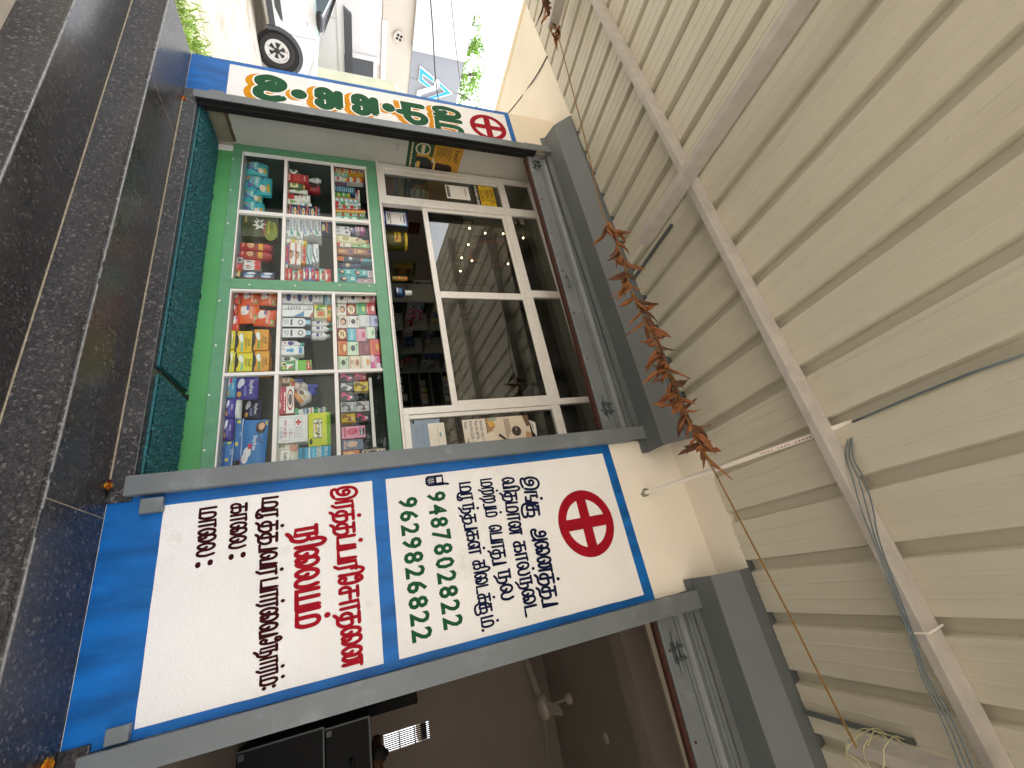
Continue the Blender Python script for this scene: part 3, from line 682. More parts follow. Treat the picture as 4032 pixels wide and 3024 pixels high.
for x0, x1, zz in ((-3.337, -2.738, -.418), (-3.337, -2.738, -.080), (-2.704, -2.113, -.420), (-2.704, -2.113, -.082), (-2.014, -1.414, -.434), (-2.014, -1.414, -.102), (-1.390, CX1, -.437), (-1.390, CX1, -.100)):
    MB().box(x0, x1, YC + .018, .79, zz, zz + .022, m_alu_w).box(x0, x1, YC - .003, YC + .017, zz, zz + .022, m_alu_w).build('shelf_board', dc)
for x0, x1 in ((-3.337, -2.7375), (-2.7045, -2.1135), (-2.0145, -1.4135), (-1.3905, CX1)):
    MB().box(x0 + .001, x1 - .001, YC + .0185, YC + .0225, -.697, .1825, m_glass_c).build('glass_pane', dc)
m_case_in = M('case_lining', '#31433a', .6, var=.1); m_case_s = M('case_shelf', '#c9cac6', .5, var=.04)
m = MB().box(-3.43, CX1, .80, .82, ZF, .27, m_case_in).box(-3.43, -3.40, YC + .021, .80, ZF, .27, m_case_in).box(-3.40, CX1, YC + .021, .80, -.73, -.70, m_case_s).box(-3.40, CX1, YC + .021, .80, .245, .27, m_case_in).box(-2.09, -2.06, YC + .024, .80, -.70, .245, m_case_in)
m.box(-.60, -.58, YC, .80, ZF, .27, m_case_in); m.build('lining', dc)
for i in range(9):
    MB().lathe((-3.25 + .33 * i, YC - .0098, -.762 + .004 * (i % 3)), [(.006, 0), (.006, .0015), (.002, .003)], m_alu_w, 10, axis=Vector((0, -1, 0))).build('screw_cap', dc)
for zz in (-.60, -.33, -.05, .15): MB().lathe((-2.073 + .012 * math.sin(zz * 30), YC - .0097, zz), [(.006, 0), (.006, .0015), (.002, .003)], m_alu_w, 10, axis=Vector((0, -1, 0))).build('screw_cap', dc)
for xx in (-2.86, -1.28, -1.98): MB().box(xx, xx + .035, YC - .006, YC - .0005, ZF + .004, ZF + .024, m_black).build('hinge', dc)

# ================================================================== aluminium window above it
wn_ = thing('shop_window', 'white aluminium shop window with sliding panes above the green case', 'window', (-2.0, YC, .276))
def bar(name, x0, x1, z0, z1, y0=YC - .012, y1=YC + .035, par=wn_, bev=.003, mat=m_alu): return MB().box(x0, x1, y0, y1, z0, z1, mat).build(name, par, bevel=bev)
bar('sill', -3.44, -.60, .276, .292, YC - .028, YC + .06)
bar('frame', -3.42, -3.365, .293, 1.72)
bar('frame', -3.364, -.60, 1.68, 1.72)
bar('mullion', -3.035, -2.945, .293, 1.679, YC - .010)
bar('mullion', -1.113, -1.065, .293, 1.679, YC - .010)
bar('transom', -3.364, -3.036, 1.365, 1.43); bar('transom', -2.944, -1.114, 1.36, 1.425, YC - .008); bar('transom', -1.064, -.60, 1.34, 1.405)
bar('frame', -3.364, -3.036, .293, .340); bar('frame', -1.064, -.60, .293, .335)
bar('bead', -3.3635, -3.315, .3405, 1.3645, YC - .004); bar('bead', -1.0635, -1.035, .3355, 1.339, YC - .004)
bar('top_mullion', -2.10, -2.03, 1.426, 1.679, YC - .007)
# two sliding sashes stopped above the serving gap
for x0, x1, y0 in ((-2.944, -2.0385, YC + .004), (-2.0375, -1.1145, YC - .002)):
    s_ = bar('sash', x0, x1, .622, .664, y0, y0 + .022)
    bar('stile', x0, x0 + .032, .6645, 1.3595, y0, y0 + .022, s_); bar('stile', x1 - .032, x1, .6645, 1.3595, y0, y0 + .022, s_); bar('rail', x0 + .0325, x1 - .0325, 1.332, 1.3595, y0 + .001, y0 + .021, s_)
    MB().box(x0 + .0325, x1 - .0325, y0 + .009, y0 + .013, .6645, 1.3318, m_glass).build('glass_pane', s_)
for x0, x1, z0, z1 in ((-3.3145, -3.0365, .3405, 1.3645), (-1.0345, -.605, .3355, 1.339), (-3.3635, -3.0365, 1.4305, 1.679), (-2.944, -2.101, 1.4255, 1.679), (-2.029, -1.1145, 1.4255, 1.679), (-1.064, -.605, 1.4055, 1.679)):
    MB().box(x0, x1, YC + .010, YC + .014, z0, z1, m_glass).build('glass_pane', wn_)
m = MB().box(-2.944, -1.1145, YC + .03, YC + .034, .30, .306, m_alu); m.box(-2.944, -1.1145, YC + .045, YC + .049, .30, .306, m_alu); m.build('track', wn_)

# ================================================================== canopy
SL = .0816
def zs(y): return ZS + .002 + SL * (y + .245)
cp = thing('metal_canopy', 'cream corrugated metal canopy on grey steel tubes over the steps', 'canopy', (-1.6, -1.8, zs(-1.8)))
YE = -4.4; XA, XB = -5.52, 6.5; pitch = .2475; ph = -.064
m = MB(); xs = []
kk = math.floor((XA - ph) / pitch)
while ph + kk * pitch < XB:
    c = ph + kk * pitch
    q = [(c - .031, 0), (c - .022, .036), (c + .022, .036), (c + .031, 0)]
    if kk % 4 == 2: q += [(c + .052, 0), (c + .0522, -.0012), (c + .0535, -.0012), (c + .054, 0)]        # sheet lap
    q += [(c + .085, 0), (c + .088, -.0022), (c + .094, -.0022), (c + .097, 0), (c + .150, 0), (c + .153, -.0022), (c + .159, -.0022), (c + .162, 0)]
    xs += q; kk += 1
ys = [-.235 - (4.165) * i / 15 for i in range(16)]
vs = []; fs = []
for i, y in enumerate(ys):
    for j, (x, dz) in enumerate(xs):
        vs.append((x, y, zs(y) + dz + .0025 * noise.noise(Vector((x * 1.3, y * 2.1, 5)))))
nx = len(xs)
for i in range(len(ys) - 1):
    for j in range(nx - 1): fs.append((i * nx + j, i * nx + j + 1, (i + 1) * nx + j + 1, (i + 1) * nx + j))
m.add(vs, fs, m_sheet); sh = m.build('roof_sheet', cp); so = sh.modifiers.new('thick', 'SOLIDIFY'); so.thickness = .0012; so.offset = 1
def tube_box(name, x0, x1, y0, y1, h, d0):        # a rectangular tube lying along the slope, top d0 under the sheet
    m = MB(); b = [(x0, y0, zs(y0) - d0 - h), (x1, y0, zs(y0) - d0 - h), (x1, y1, zs(y1) - d0 - h), (x0, y1, zs(y1) - d0 - h)]
    m.hexa(b, [(p[0], p[1], p[2] + h) for p in b], m_primer); return m.build(name, cp, bevel=.003)
for y in (-1.03, -2.40, -3.5, -4.34): tube_box('purlin', XA + .1, XB - .1, y, y + .038, .085, .002)
for x in (-4.15, -1.735, .80, 3.25):
    m_lockd = m_steel_d; r = tube_box('rafter', x, x + .042, -4.38, -.585, .09, .088)
    yb = -.66; MB().lathe((x + .0425, yb, zs(yb) - .14), [(.014, 0), (.014, .004), (.010, .0045), (.010, .011), (.004, .012)], m_primer, 12, axis=Vector((1, 0, 0))).build('bolt', r)
    if x > -4 and x < 2: MB().hexa([(x + .006, -.74, zs(-.74) - .018), (x + .024, -.74, zs(-.74) - .018), (x + .024, -.25, zs(-.25) - .018), (x + .006, -.25, zs(-.25) - .018)], [(x + .006, -.74, zs(-.74) - .003), (x + .024, -.74, zs(-.74) - .003), (x + .024, -.25, zs(-.25) - .003), (x + .006, -.25, zs(-.25) - .003)], m_lockd).build('wall_bracket', cp, bevel=.002)
for y, in ((-4.36,),):
    for x in (-5.5, 2.2):
        MB().box(x, x + .06, y, y + .06, ZGND, zs(y) - .19, m_primer).build('post', cp, bevel=.003)

for x0, x1 in ((-3.52, -.52), (.15, 3.1)): MB().box(x0, x1, -.2470, -.2490, ZS - .002, ZS + .05, m_steel_d).build('closure_strip', cp)
# conduit, cables and the tied-up bundle
a, b = at(ZG(1000, 1620), y=.0), Vector((-.291, -1.10, 1.853))
m = MB().tube([a + Vector((0, .03, -.005)), a, a.lerp(b, .5) + Vector((.002, 0, .004)), b], .0115, m_pvc, 12)
pv = m.build('conduit_pipe', smooth=True, auto=50); tag(pv, 'white plastic conduit pipe running from the wide pillar to the canopy', 'pipe')
m = MB(); rr = random.Random(4); pts = [(a.x + math.cos(t * .7) * .028 * rr.uniform(.6, 1.2), -.004, a.z + math.sin(t * .7) * .032 * rr.uniform(.6, 1.2)) for t in range(9)]
m.prism(pts, (0, .0035, 0), m_cement); m.build('broken_plaster', pv)
m = MB(); dd = (b - a).normalized(); upv = Vector((0, 0, -1)); s_ = dd.cross(Vector((1, 0, 0))).normalized()
for i in range(16):
    c = a.lerp(b, .66 + .014 * i); nrm = Vector((.35, 0, -.93)).normalized(); e = dd.cross(nrm).normalized()
    if i in (4, 9): continue
    m.add([c + nrm * .0119 - e * .0022, c + nrm * .0119 + e * .0022, c + nrm * .0119 + e * .0022 + dd * .007, c + nrm * .0119 - e * .0022 + dd * .007], [(0, 1, 2, 3)], m_red)
m.build('printed_marking', pv)
def onsheet(p, d=.012):
    n = Vector((0, -SL, 1)); c = ZS + .002 + SL * .245 - d; return at(p, plane=(n, c))
C2 = fr(2900, 1300, .51245)
cb = thing('cable_bundle', 'slack grey cables tied along the canopy tube near the pipe', 'cable', tuple(b))
m = MB(); q = [C2(775, 740), C2(1000, 660), C2(1400, 490), C2(1800, 330), C2(2205, 190)]
m.tube([b] + [onsheet(p, .006) for p in q[1:]], .0042, m_cable, 8).build('cable', cb, smooth=True)
for k in range(3):
    q = [C2(772, 742), C2(840 + 28 * k, 950 + 10 * k), C2(895 + 45 * k, 1150), C2(960 + 45 * k, 1380), C2(1060 + 22 * k, 1640), R5(1470 + 12 * k, 985), R5(1540 + 14 * k, 1200), R5(1650 + 25 * k, 1440), R5(1735 + 28 * k, 1658), R5(1790 + 28 * k, 1790)]
    pp = [onsheet(p, .02) if i < 2 else at(p, y=-1.048) for i, p in enumerate(q)]; pp[0] = b
    MB().tube(cat(pp, 5), .0027, m_cable, 8).build('cable', cb, smooth=True)
ct = at(R5(1530, 1000), y=-1.035)
MB().tube([(ct.x - .002, -1.04, zs(-1.03)), (ct.x, -1.046, zs(-1.03) - .05), (ct.x + .003, -1.045, zs(-1.03) - .094), (ct.x + .004, -.985, zs(-1.03) - .094)], .0035, m_pvc, 6).build('cable_tie', cb)
m = MB().tube(cat([at(A3(1885, 920), z=ZS - .004), at(A3(1700, 1250), z=ZS - .012), at(A3(1420, 1640), z=ZS - .03), Vector((-3.825, .02, 1.452))], 6), .006, m_cable_b, 8)
tag(m.build('loose_cable', smooth=True), 'thin black cable hanging under the cream overhang above the narrow pillar', 'cable')
# string knots round the end of the last tube
m_str = M('pale_string', '#b9b690', .8, var=.2); rr = random.Random(9); m = MB(); c0 = Vector((.82, -.70, zs(-.7) - .14))
for k in range(5):
    pts = []
    for i in range(9):
        t = i / 8 * 6.28 * (.6 + .1 * k); pts.append(c0 + Vector((.048 * math.cos(t + k) * (1 + .3 * rr.random()), .06 * math.sin(k * 2.1) + .02 * rr.uniform(-1, 1), .085 * math.sin(t + k) * (1 + .3 * rr.random()))))
    m.tube(cat(pts, 4), .002, m_str, 6)
tag(m.build('string_knot', smooth=True), 'pale string wound round the end of a canopy tube', 'string')

# ================================================================== dried leaf garland
m_leaf = M('dried_leaf', '#8a5530', .75, var=.38, scale=22, bump=.3, bscale=60)
m_leaf2 = M('dark_dried_leaf', '#57351f', .7, var=.35, scale=22, bump=.3, bscale=60)
m_twine = M('coir_twine', '#80602f', .9, var=.3, scale=90)
def gy(py): return -.62          # the line hangs in a plane in front of the hood
gp = [((2118, -60), -.62), ((2150, 20), -.62), ((2192, 120), -.62), ((2205, 168), -.62), ((2297, 522), -.60), ((2367, 820), -.58), ((2398, 887), -.58), ((2453, 1022), -.57), ((2478, 1123), -.56), ((2529, 1241), -.56), ((2580, 1351), -.55), ((2613, 1427), -.55), ((2656, 1520), -.55), ((2690, 1613), -.55), ((2740, 1722), -.55), ((2782, 1798), -.55), ((2867, 1959), -.56), ((3094, 2394), -.60), ((3214, 2634), -.63), ((3373, 2945), -.68)]
GP = [at(p, y=y) for p, y in gp]
gl = thing('leaf_garland', 'string garland of curled dry brown leaves hung across the shop front', 'garland', tuple(GP[10]))
path = cat(GP, 8); MB().tube(path, .0042, m_twine, 6).build('string', gl, smooth=True)
def leaf(p, d, L_, wd, rr, mat):
    d = d.normalized(); s = d.cross(Vector((rr.uniform(-1, 1), rr.uniform(-1, 1), rr.uniform(-1, 1)))).normalized(); nn = s.cross(d)
    m = MB(); k = 9; curl = rr.uniform(-1.5, 1.5); tw = rr.uniform(-2.6, 2.6); fold = rr.uniform(.3, 1.15); ro = []; p_ = Vector(p)
    for i in range(k + 1):
        t = i / k; wq = wd * (math.sin(math.pi * min(1, (.08 + .92 * t)) ** .8)) * (1 - .25 * t) + .0015
        ang = tw * t; s2 = s * math.cos(ang) + nn * math.sin(ang); n2 = nn * math.cos(ang) - s * math.sin(ang)
        jit = wd * .22 * rr.uniform(-1, 1)
        ro.append([p_ - s2 * wq * math.cos(fold) + n2 * (wq * math.sin(fold) + jit), p_ - s2 * wq * .5 * math.cos(fold) + n2 * wq * .42, p_.copy(), p_ + s2 * wq * .5 * math.cos(fold) + n2 * wq * .42, p_ + s2 * wq * math.cos(fold) + n2 * (wq * math.sin(fold) - jit)])
        dd = (d * math.cos(curl * t) + nn * math.sin(curl * t)).normalized(); p_ = p_ + dd * (L_ / k)
    vs = [q for r in ro for q in r]; fs = [(5 * i + j, 5 * i + j + 1, 5 * i + 5 + j + 1, 5 * i + 5 + j) for i in range(k) for j in range(4)]
    m.add(vs, fs, mat); o = m.build('leaf', gl, smooth=True); sd_ = o.modifiers.new('thick', 'SOLIDIFY'); sd_.thickness = .0012; return o
rr = random.Random(21)
def along(i0, i1, cnt, L0, L1, spread=1.0):
    for k in range(cnt):
        f = i0 + (i1 - i0) * (k + rr.uniform(-.3, .3)) / cnt; i = max(0, min(len(GP) - 2, int(f))); p = GP[i].lerp(GP[i + 1], f - i); tg = (GP[i + 1] - GP[i]).normalized()
        d = tg * rr.uniform(-.1, .7) + RT * rr.uniform(-.2, .5) + UP * rr.uniform(-1, .9) * spread + FW * rr.uniform(-.5, .5)
        leaf(p, d, rr.uniform(L0, L1), rr.uniform(.014, .028), rr, m_leaf if rr.random() < .72 else m_leaf2)
along(5.9, 15.0, 92, .07, .165)
along(0.3, 2.6, 18, .09, .20, .35)
# ================================================================== goods
def bbox(z_, b, y):
    x0, y0, x1, y1 = b; ym, xm = (y0 + y1) / 2, (x0 + x1) / 2
    lo, hi, le, ri = at(z_(x0, ym), y=y), at(z_(x1, ym), y=y), at(z_(xm, y0), y=y), at(z_(xm, y1), y=y)
    return (le.x + ri.x) / 2, lo.z, ri.x - le.x, hi.z - lo.z
def paint(mb, mp, W_, H_, deco, off=.0006, flex=False):
    """deco: r = rectangle, e = ellipse, p = polygon, t = text, in fractions of the face"""
    for i, d in enumerate(deco):
        of = off + .00025 * (i % 9) + (.0001 if i > 8 else 0)
        k = d[0]
        if k == 'r':
            _, u0, v0, u1, v1, c = d; nu = max(1, int(abs(u1 - u0) * 7)) if flex else 1; nv = max(1, int(abs(v1 - v0) * 7)) if flex else 1
            vs = [mp((u0 + (u1 - u0) * i / nu) * W_, (v0 + (v1 - v0) * j / nv) * H_, of) for i in range(nu + 1) for j in range(nv + 1)]
            mb.add(vs, [(i * (nv + 1) + j, (i + 1) * (nv + 1) + j, (i + 1) * (nv + 1) + j + 1, i * (nv + 1) + j + 1) for i in range(nu) for j in range(nv)], cm(c))
        elif k == 'e':
            _, u, v, ru, rv, c = d; disc2(mb, (u * W_, v * H_), ru * W_, rv * H_, mp, of, cm(c), 16)
        elif k == 'h':
            _, u, v, ru, rv, c = d; n_ = 30; q = []
            for i in range(n_):
                t = 6.28318 * i / n_; q.append((math.sin(t) ** 3, (13 * math.cos(t) - 5 * math.cos(2 * t) - 2 * math.cos(3 * t) - math.cos(4 * t)) / 15.5))
            vs = [mp((u + a * ru * s) * W_, (v + b * rv * s) * H_, of) for a, b in q for s in (1.0, .86)]
            mb.add(vs, [(2 * i, 2 * ((i + 1) % n_), 2 * ((i + 1) % n_) + 1, 2 * i + 1) for i in range(n_)], cm(c))
        elif k == 'p': mb.poly([mp(a * W_, b * H_, of) for a, b in d[1]], cm(d[2]))
        elif k == 't':
            _, s, u, v, h, c = d[:6]; rot = d[6] if len(d) > 6 else 0; hh = h * H_
            put_text(mb, s, lambda a, b, o_: mp(a, b, of), u * W_, v * H_, hh, cm(c), (.92 * W_ if not rot else .92 * H_), rot, .012)
def mini(c, n_, u0=.12, u1=.88, v0=.1, v1=.4, seed=0):     # a few lines of small print
    r = random.Random(seed); return [('r', u0, v0 + (v1 - v0) * (i + .2) / n_, u0 + (u1 - u0) * r.uniform(.6, 1), v0 + (v1 - v0) * (i + .65) / n_, c) for i in range(n_)]
def goods(kind, name, label, cat_, group, z_, b, base, deco, y=.455, dep=.05, cap=None, cap_f=.2, floor=None, tilt=0.0, taper=.0, rough=.42):
    cx, z0, W_, H_ = bbox(z_, b, y)
    if floor is not None and z0 < floor: H_ -= floor - z0; z0 = floor
    W_ = max(W_ - .0012, .006); bm_ = cm(base, rough); M_ = MB()
    if kind == 'box':
        M_.box(cx - W_ / 2, cx + W_ / 2, y, y + dep, z0, z0 + H_, bm_); mp = lambda u, v, o: Vector((cx + u, y - o, z0 + v))
        L0 = -W_ / 2
    elif kind == 'pack':                       # soft plastic pack, bulging
        nu, nv = 8, 8; r = random.Random(int(cx * 977) + int(z0 * 571)); sd_ = r.random() * 50
        def P_(u, v, s):
            bl = (1 - (2 * u - 1) ** 4) * (1 - (2 * v - 1) ** 4); wv = noise.noise(Vector((u * 3 + sd_, v * 3, s * 4))) * .004
            ex = noise.noise(Vector((sd_, v * 4, u * 2))) * .003
            return Vector((cx - W_ / 2 + u * W_ + ex, y + dep / 2 - s * (dep / 2 * (.25 + .75 * bl)) + (wv if s else 0), z0 + v * H_ * (1 if u else 1)))
        for s in (1, -1):
            vs = [P_(i / nu, j / nv, s) for i in range(nu + 1) for j in range(nv + 1)]
            fs = [(i * (nv + 1) + j, (i + 1) * (nv + 1) + j, (i + 1) * (nv + 1) + j + 1, i * (nv + 1) + j + 1)[::s] for i in range(nu) for j in range(nv)]
            M_.add(vs, fs, bm_)
        ring = [(i / nu, 0) for i in range(nu)] + [(1, j / nv) for j in range(nv)] + [(1 - i / nu, 1) for i in range(nu)] + [(0, 1 - j / nv) for j in range(nv)]
        vs = [P_(u, v, 1) for u, v in ring] + [P_(u, v, -1) for u, v in ring]; n_ = len(ring)
        M_.add(vs, [(i, n_ + i, n_ + (i + 1) % n_, (i + 1) % n_) for i in range(n_)], bm_)
        mp = lambda u, v, o: P_(min(1, max(0, u / W_ + .5)), min(1, max(0, v / H_)), 1) + Vector((0, -o - .0012, 0)); L0 = -W_ / 2
    else:                                      # bottle, can, jar, tube: turned about the upright
        R_ = W_ / 2; yc = y + R_; hc = H_ * cap_f if cap else 0; hb = H_ - hc
        prof = {'bottle': [(R_ * .9, 0), (R_, hb * .05), (R_, hb * .72), (R_ * .86, hb * .85), (R_ * .48, hb * .95), (R_ * .45, hb)],
                'can': [(R_ * .92, 0), (R_, hb * .03), (R_, hb * .90), (R_ * .84, hb * .97), (R_ * .8, hb)],
                'jar': [(R_ * .9, 0), (R_, hb * .08), (R_, hb * .9), (R_ * .9, hb)],
                'tube': [(R_ * .42, 0), (R_ * .5, hb * .05), (R_ * .8, hb * .5), (R_, hb * .99), (R_, hb)],
                'stack': [q for i in range(8) for q in ((R_ * .82, hb * (i / 8)), (R_, hb * (i + .15) / 8), (R_, hb * (i + .8) / 8), (R_ * .82, hb * (i + .95) / 8))]}[kind]
        M_.lathe((cx, yc, z0), prof, bm_, 18, squash=.8 if kind == 'tube' else 1)
        mp = lambda u, v, o: Vector((cx + (R_ + o) * math.sin(max(-1.25, min(1.25, u / R_))), yc - (R_ + o) * math.cos(max(-1.25, min(1.25, u / R_))) * (.8 if kind == 'tube' else 1) - (.0004 if kind != 'tube' else .0), z0 + v)); L0 = -W_ / 2
        if kind == 'bottle' or kind == 'can': H_label = hb * .72
    rot = Matrix.Rotation(tilt, 4, 'Y') if tilt else None
    pv_ = Vector((cx, y, z0))
    def tw(v_): return pv_ + rot @ (v_ - pv_) if rot else v_
    M_.v = [tw(p) for p in M_.v]
    o = M_.build(name, bevel=(.0018 if kind == 'box' else 0), smooth=(kind not in ('box', 'stack')), auto=50)
    tag(o, label, cat_, group)
    if cap:
        R_ = W_ / 2; c_ = MB(); z1 = z0 + H_ - H_ * cap_f + .0003; hc = H_ * cap_f; rc = {'jar': R_ * .97, 'bottle': R_ * .55, 'can': R_ * .78, 'tube': R_ * .55}.get(kind, R_ * .6)
        c_.lathe((cx, y + R_, z1), [(rc, 0), (rc, hc * .85), (rc * .9, hc)], cm(cap), 14); c_.v = [tw(p) for p in c_.v]; c_.build('cap', o, smooth=True, auto=50)
    if deco:
        Hf = H_ * (1 - (cap_f if cap else 0)); dm = MB()
        dd = []
        paint(dm, lambda u, v, o_: tw(mp(u + L0, v, o_)), W_, Hf, deco, flex=kind != 'box'); dm.build('printed_face', o)
    return o
FA = -.698           # bottom shelf
BOT, MID, TOP = 'bottom shelf', 'middle shelf', 'top shelf'
N4 = ('nearest the car', 'second from the car', 'third from the car', 'farthest from the car')
# ---- bay nearest the car, bottom: nappy packs
for i, b in enumerate(((438, 352, 695, 482), (415, 498, 738, 690), (397, 655, 635, 785), (386, 785, 655, 922))):
    goods('pack', 'nappy_pack', f'teal nappy pack with a navy heart outline, {N4[i]}' if i != 1 else 'tallest teal nappy pack with a navy heart outline', 'nappy pack', 'teal nappy packs', P1, b, '#3fb6c2',
          [('e', .38, .40, .3, .2, '#7fd0d2'), ('h', .48, .44, .42, .38, '#17357f'), ('t', 'Pampers', .48, .5, .12, '#f2f6f4'), ('r', .2, .30, .75, .36, '#8f86b8'), ('e', .8, .7, .14, .12, '#e6d6b8'), ('e', .2, .12, .18, .1, '#d9a886'), ('r', .55, .84, .92, .95, '#d8ae3a'), ('e', .72, .2, .12, .1, '#7c6fae')], y=.46, dep=.10, floor=FA)
# middle shelf
goods('box', 'carton', 'dark crimson carton at the back corner of the middle shelf', 'box', None, P1, (932, 378, 1150, 440), '#7d1720', mini('#c98a84', 2), y=.52)
goods('jar', 'green_jar', 'dark green jar with a white oval label on the middle shelf', 'jar', None, P1, (925, 442, 1065, 512), '#2c4231', [('e', .5, .5, .38, .36, '#eef0ea'), ('e', .5, .5, .2, .2, '#47604c')], y=.46, cap='#1a1d1a', cap_f=.18)
goods('box', 'carton', 'tall red carton beside the dark green jar', 'box', None, P1, (915, 512, 1145, 600), '#b3262c', [('r', .1, .3, .9, .62, '#c94a44'), ('r', 0.2, 0.79, 0.32, 0.842, '#f3ece2'), ('r', 0.35, 0.79, 0.47, 0.85, '#f3ece2'), ('r', 0.5, 0.79, 0.62, 0.842, '#f3ece2'), ('r', 0.65, 0.79, 0.77, 0.85, '#f3ece2'), ('r', .1, .06, .9, .14, '#e9b9ae')], y=.45)
goods('tube', 'cream_tube', 'small white cream tube standing behind the red carton', 'tube', None, P1, (1150, 530, 1280, 582), '#e9ece6', [('r', .1, .55, .9, .65, '#4a8f9c')], y=.50, cap='#d9d9d4', cap_f=.18)
goods('can', 'spray_can', 'spray can with a dark green band and cream label', 'can', None, P1, (910, 590, 1105, 655), '#3c5a2d', [('r', .08, .2, .92, .7, '#e3dbb2'), ('e', .5, .45, .3, .14, '#8d9a3f')], y=.45, cap='#c79a3c', cap_f=.1)
goods('can', 'spray_can', 'short crimson spray can behind the green banded can', 'can', None, P1, (1110, 602, 1270, 680), '#9a1f2b', [('e', .5, .6, .25, .2, '#341014')], y=.51)
goods('tube', 'cream_tube', 'white tube with green leaf marks and a red base', 'tube', None, P1, (905, 658, 1135, 702), '#dfe3d8', [('r', .05, .0, .95, .12, '#c3302c'), ('p', [(.2, .3), (.8, .5), (.5, .8)], '#6f9a4d')], y=.45)
goods('tube', 'cream_tube', 'white tube with a big red letter C', 'tube', None, P1, (900, 702, 1160, 782), '#efefea', [('r', .02, .0, .98, .34, '#b4242e'), ('t', 'C', .5, .58, .2, '#c02330'), ('r', .2, .82, .8, .86, '#888')], y=.45)
goods('box', 'carton', 'small white and green carton beside the navy boxes', 'box', None, P1, (900, 785, 1060, 838), '#e8ebe2', [('p', [(.1, .3), (.9, .3), (.5, .8)], '#7d9f5c'), ('r', .0, .0, 1, .12, '#b9483c')], y=.45)
goods('box', 'carton', 'flat white carton lying on the navy boxes', 'box', None, P1, (1068, 828, 1180, 866), '#eceeea', [('r', .2, .3, .8, .6, '#5f7f86')], y=.49)
for i, b in enumerate(((888, 840, 983, 962), (980, 848, 1076, 970), (1072, 858, 1172, 976), (1170, 866, 1272, 982))):
    goods('box', 'condom_box' if 0 else 'malt_box', f'navy box with an orange zigzag, {("bottom", "second", "third", "top")[i]} of the stack of four', 'box', 'navy boxes with orange zigzags', P1, b, '#20305f',
          [('p', [(.0, .45), (.35, .62), (.6, .42), (1, .6), (1, .75), (.6, .57), (.35, .77), (0, .6)], '#e2722b'), ('e', .55, .2, .34, .16, '#e8d9b4'), ('e', .55, .2, .22, .1, '#c99c52'), ('r', 0.2, 0.856, 0.32, 0.898, '#e9ecf2'), ('r', 0.35, 0.856, 0.47, 0.904, '#e9ecf2'), ('r', 0.5, 0.856, 0.62, 0.898, '#e9ecf2'), ('r', 0.65, 0.856, 0.77, 0.904, '#e9ecf2')], y=.45)
# top shelf
for r_, (n_, y0, dy, h0, c1, c2, nm, cnt) in enumerate(((4, 446, 8, 1430, '#e8a91d', '#d6402a', 'amber', 4),)):
    for i in range(4):
        goods('box', 'soap_box', f'small amber and red box with a white roundel, {("bottom", "second", "third", "top")[i]} of its stack', 'box', 'amber boxes with white roundels', P1, (1430 + 80 * i, 446 + 8 * i, 1508 + 80 * i, 490 + 8 * i), c1, [('r', 0, 0, 1, .2, c2), ('e', .5, .55, .32, .34, '#f2eddd'), ('e', .5, .55, .2, .2, '#3d5568')], y=.45)
goods('box', 'sachet_stack', 'stack of pale teal sachets beside the amber boxes', 'sachets', None, P1, (1430, 492, 1575, 538), '#7fb3b0', [('r', 0, .3, 1, .36, '#d8e0d0'), ('r', 0, .64, 1, .7, '#e0e2d8'), ('e', .5, .5, .2, .14, '#c9a24a')], y=.45)
for i in range(3): goods('box', 'soap_box', f'red, yellow and white box, {("lowest", "middle", "highest")[i]} of three beside the purple jars', 'box', 'red yellow white boxes', P1, (1515 + 76 * i, 540 + 6 * i, 1588 + 76 * i, 592 + 5 * i), '#d9d6cf', [('r', 0, .45, 1, 1, '#c92f24'), ('p', [(0, .45), (1, .45), (.5, .85)], '#eeb41f')], y=.46)
goods('box', 'soap_box', 'small white and red box on the top shelf edge', 'box', None, P1, (1430, 536, 1512, 578), '#e8e4df', [('r', .1, .3, .9, .6, '#c23a44')], y=.45)
goods('stack', 'jar_stack', 'stack of small purple and maroon jars', 'jars', None, P1, (1432, 582, 1560, 632), '#4a2a55', [('r', .1, .1, .9, .2, '#7c2436'), ('r', .1, .5, .9, .6, '#7c2436')], y=.46)
goods('stack', 'jar_stack', 'stack of dark blue tins with pale blue rims', 'jars', None, P1, (1430, 632, 1655, 700), '#2d5f84', [('r', .05, .1 * i + .04, .95, .1 * i + .07, '#9fd0e0') for i in range(9)], y=.46)
goods('tube', 'cream_tube', 'white tube box with red and black curves on the top shelf', 'tube', None, P1, (1652, 626, 1702, 768), '#e6e2dc', [('p', [(.2, .3), (.8, .5), (.5, .8)], '#c2342c')], y=.46)
goods('stack', 'jar_stack', 'stack of green and yellow balm tins', 'jars', None, P1, (1430, 700, 1600, 752), '#4f9c46', [('r', .1, .2, .9, .3, '#d7d23d'), ('r', .1, .55, .9, .62, '#e6e9dc'), ('r', .1, .85, .9, .97, '#e0b32a')], y=.46)
for i in range(5): goods('box', 'pill_box', f'pale blue and tan box, {("lowest", "second", "middle", "fourth", "highest")[i]} of a leaning stack', 'box', 'pale blue and tan boxes', P1, (1435 + 50 * i, 758 + 5 * i, 1481 + 50 * i, 810 + 4 * i), '#9fc7d4', [('r', 0, .0, .3, 1, '#c98d5e'), ('e', .6, .5, .22, .3, '#e6eef0')], y=.46)
goods('box', 'pill_box', 'green, white and red box under a white flat carton', 'box', None, P1, (1435, 812, 1585, 846), '#dfe4da', [('r', 0, 0, 1, .28, '#c7353b'), ('r', 0, .4, 1, .75, '#5aa06a')], y=.46)
goods('box', 'carton', 'long white carton standing above the green and red box', 'box', None, P1, (1590, 822, 1712, 852), '#eef0ee', [('r', .3, .1, .7, .9, '#b9c4c8')], y=.47)
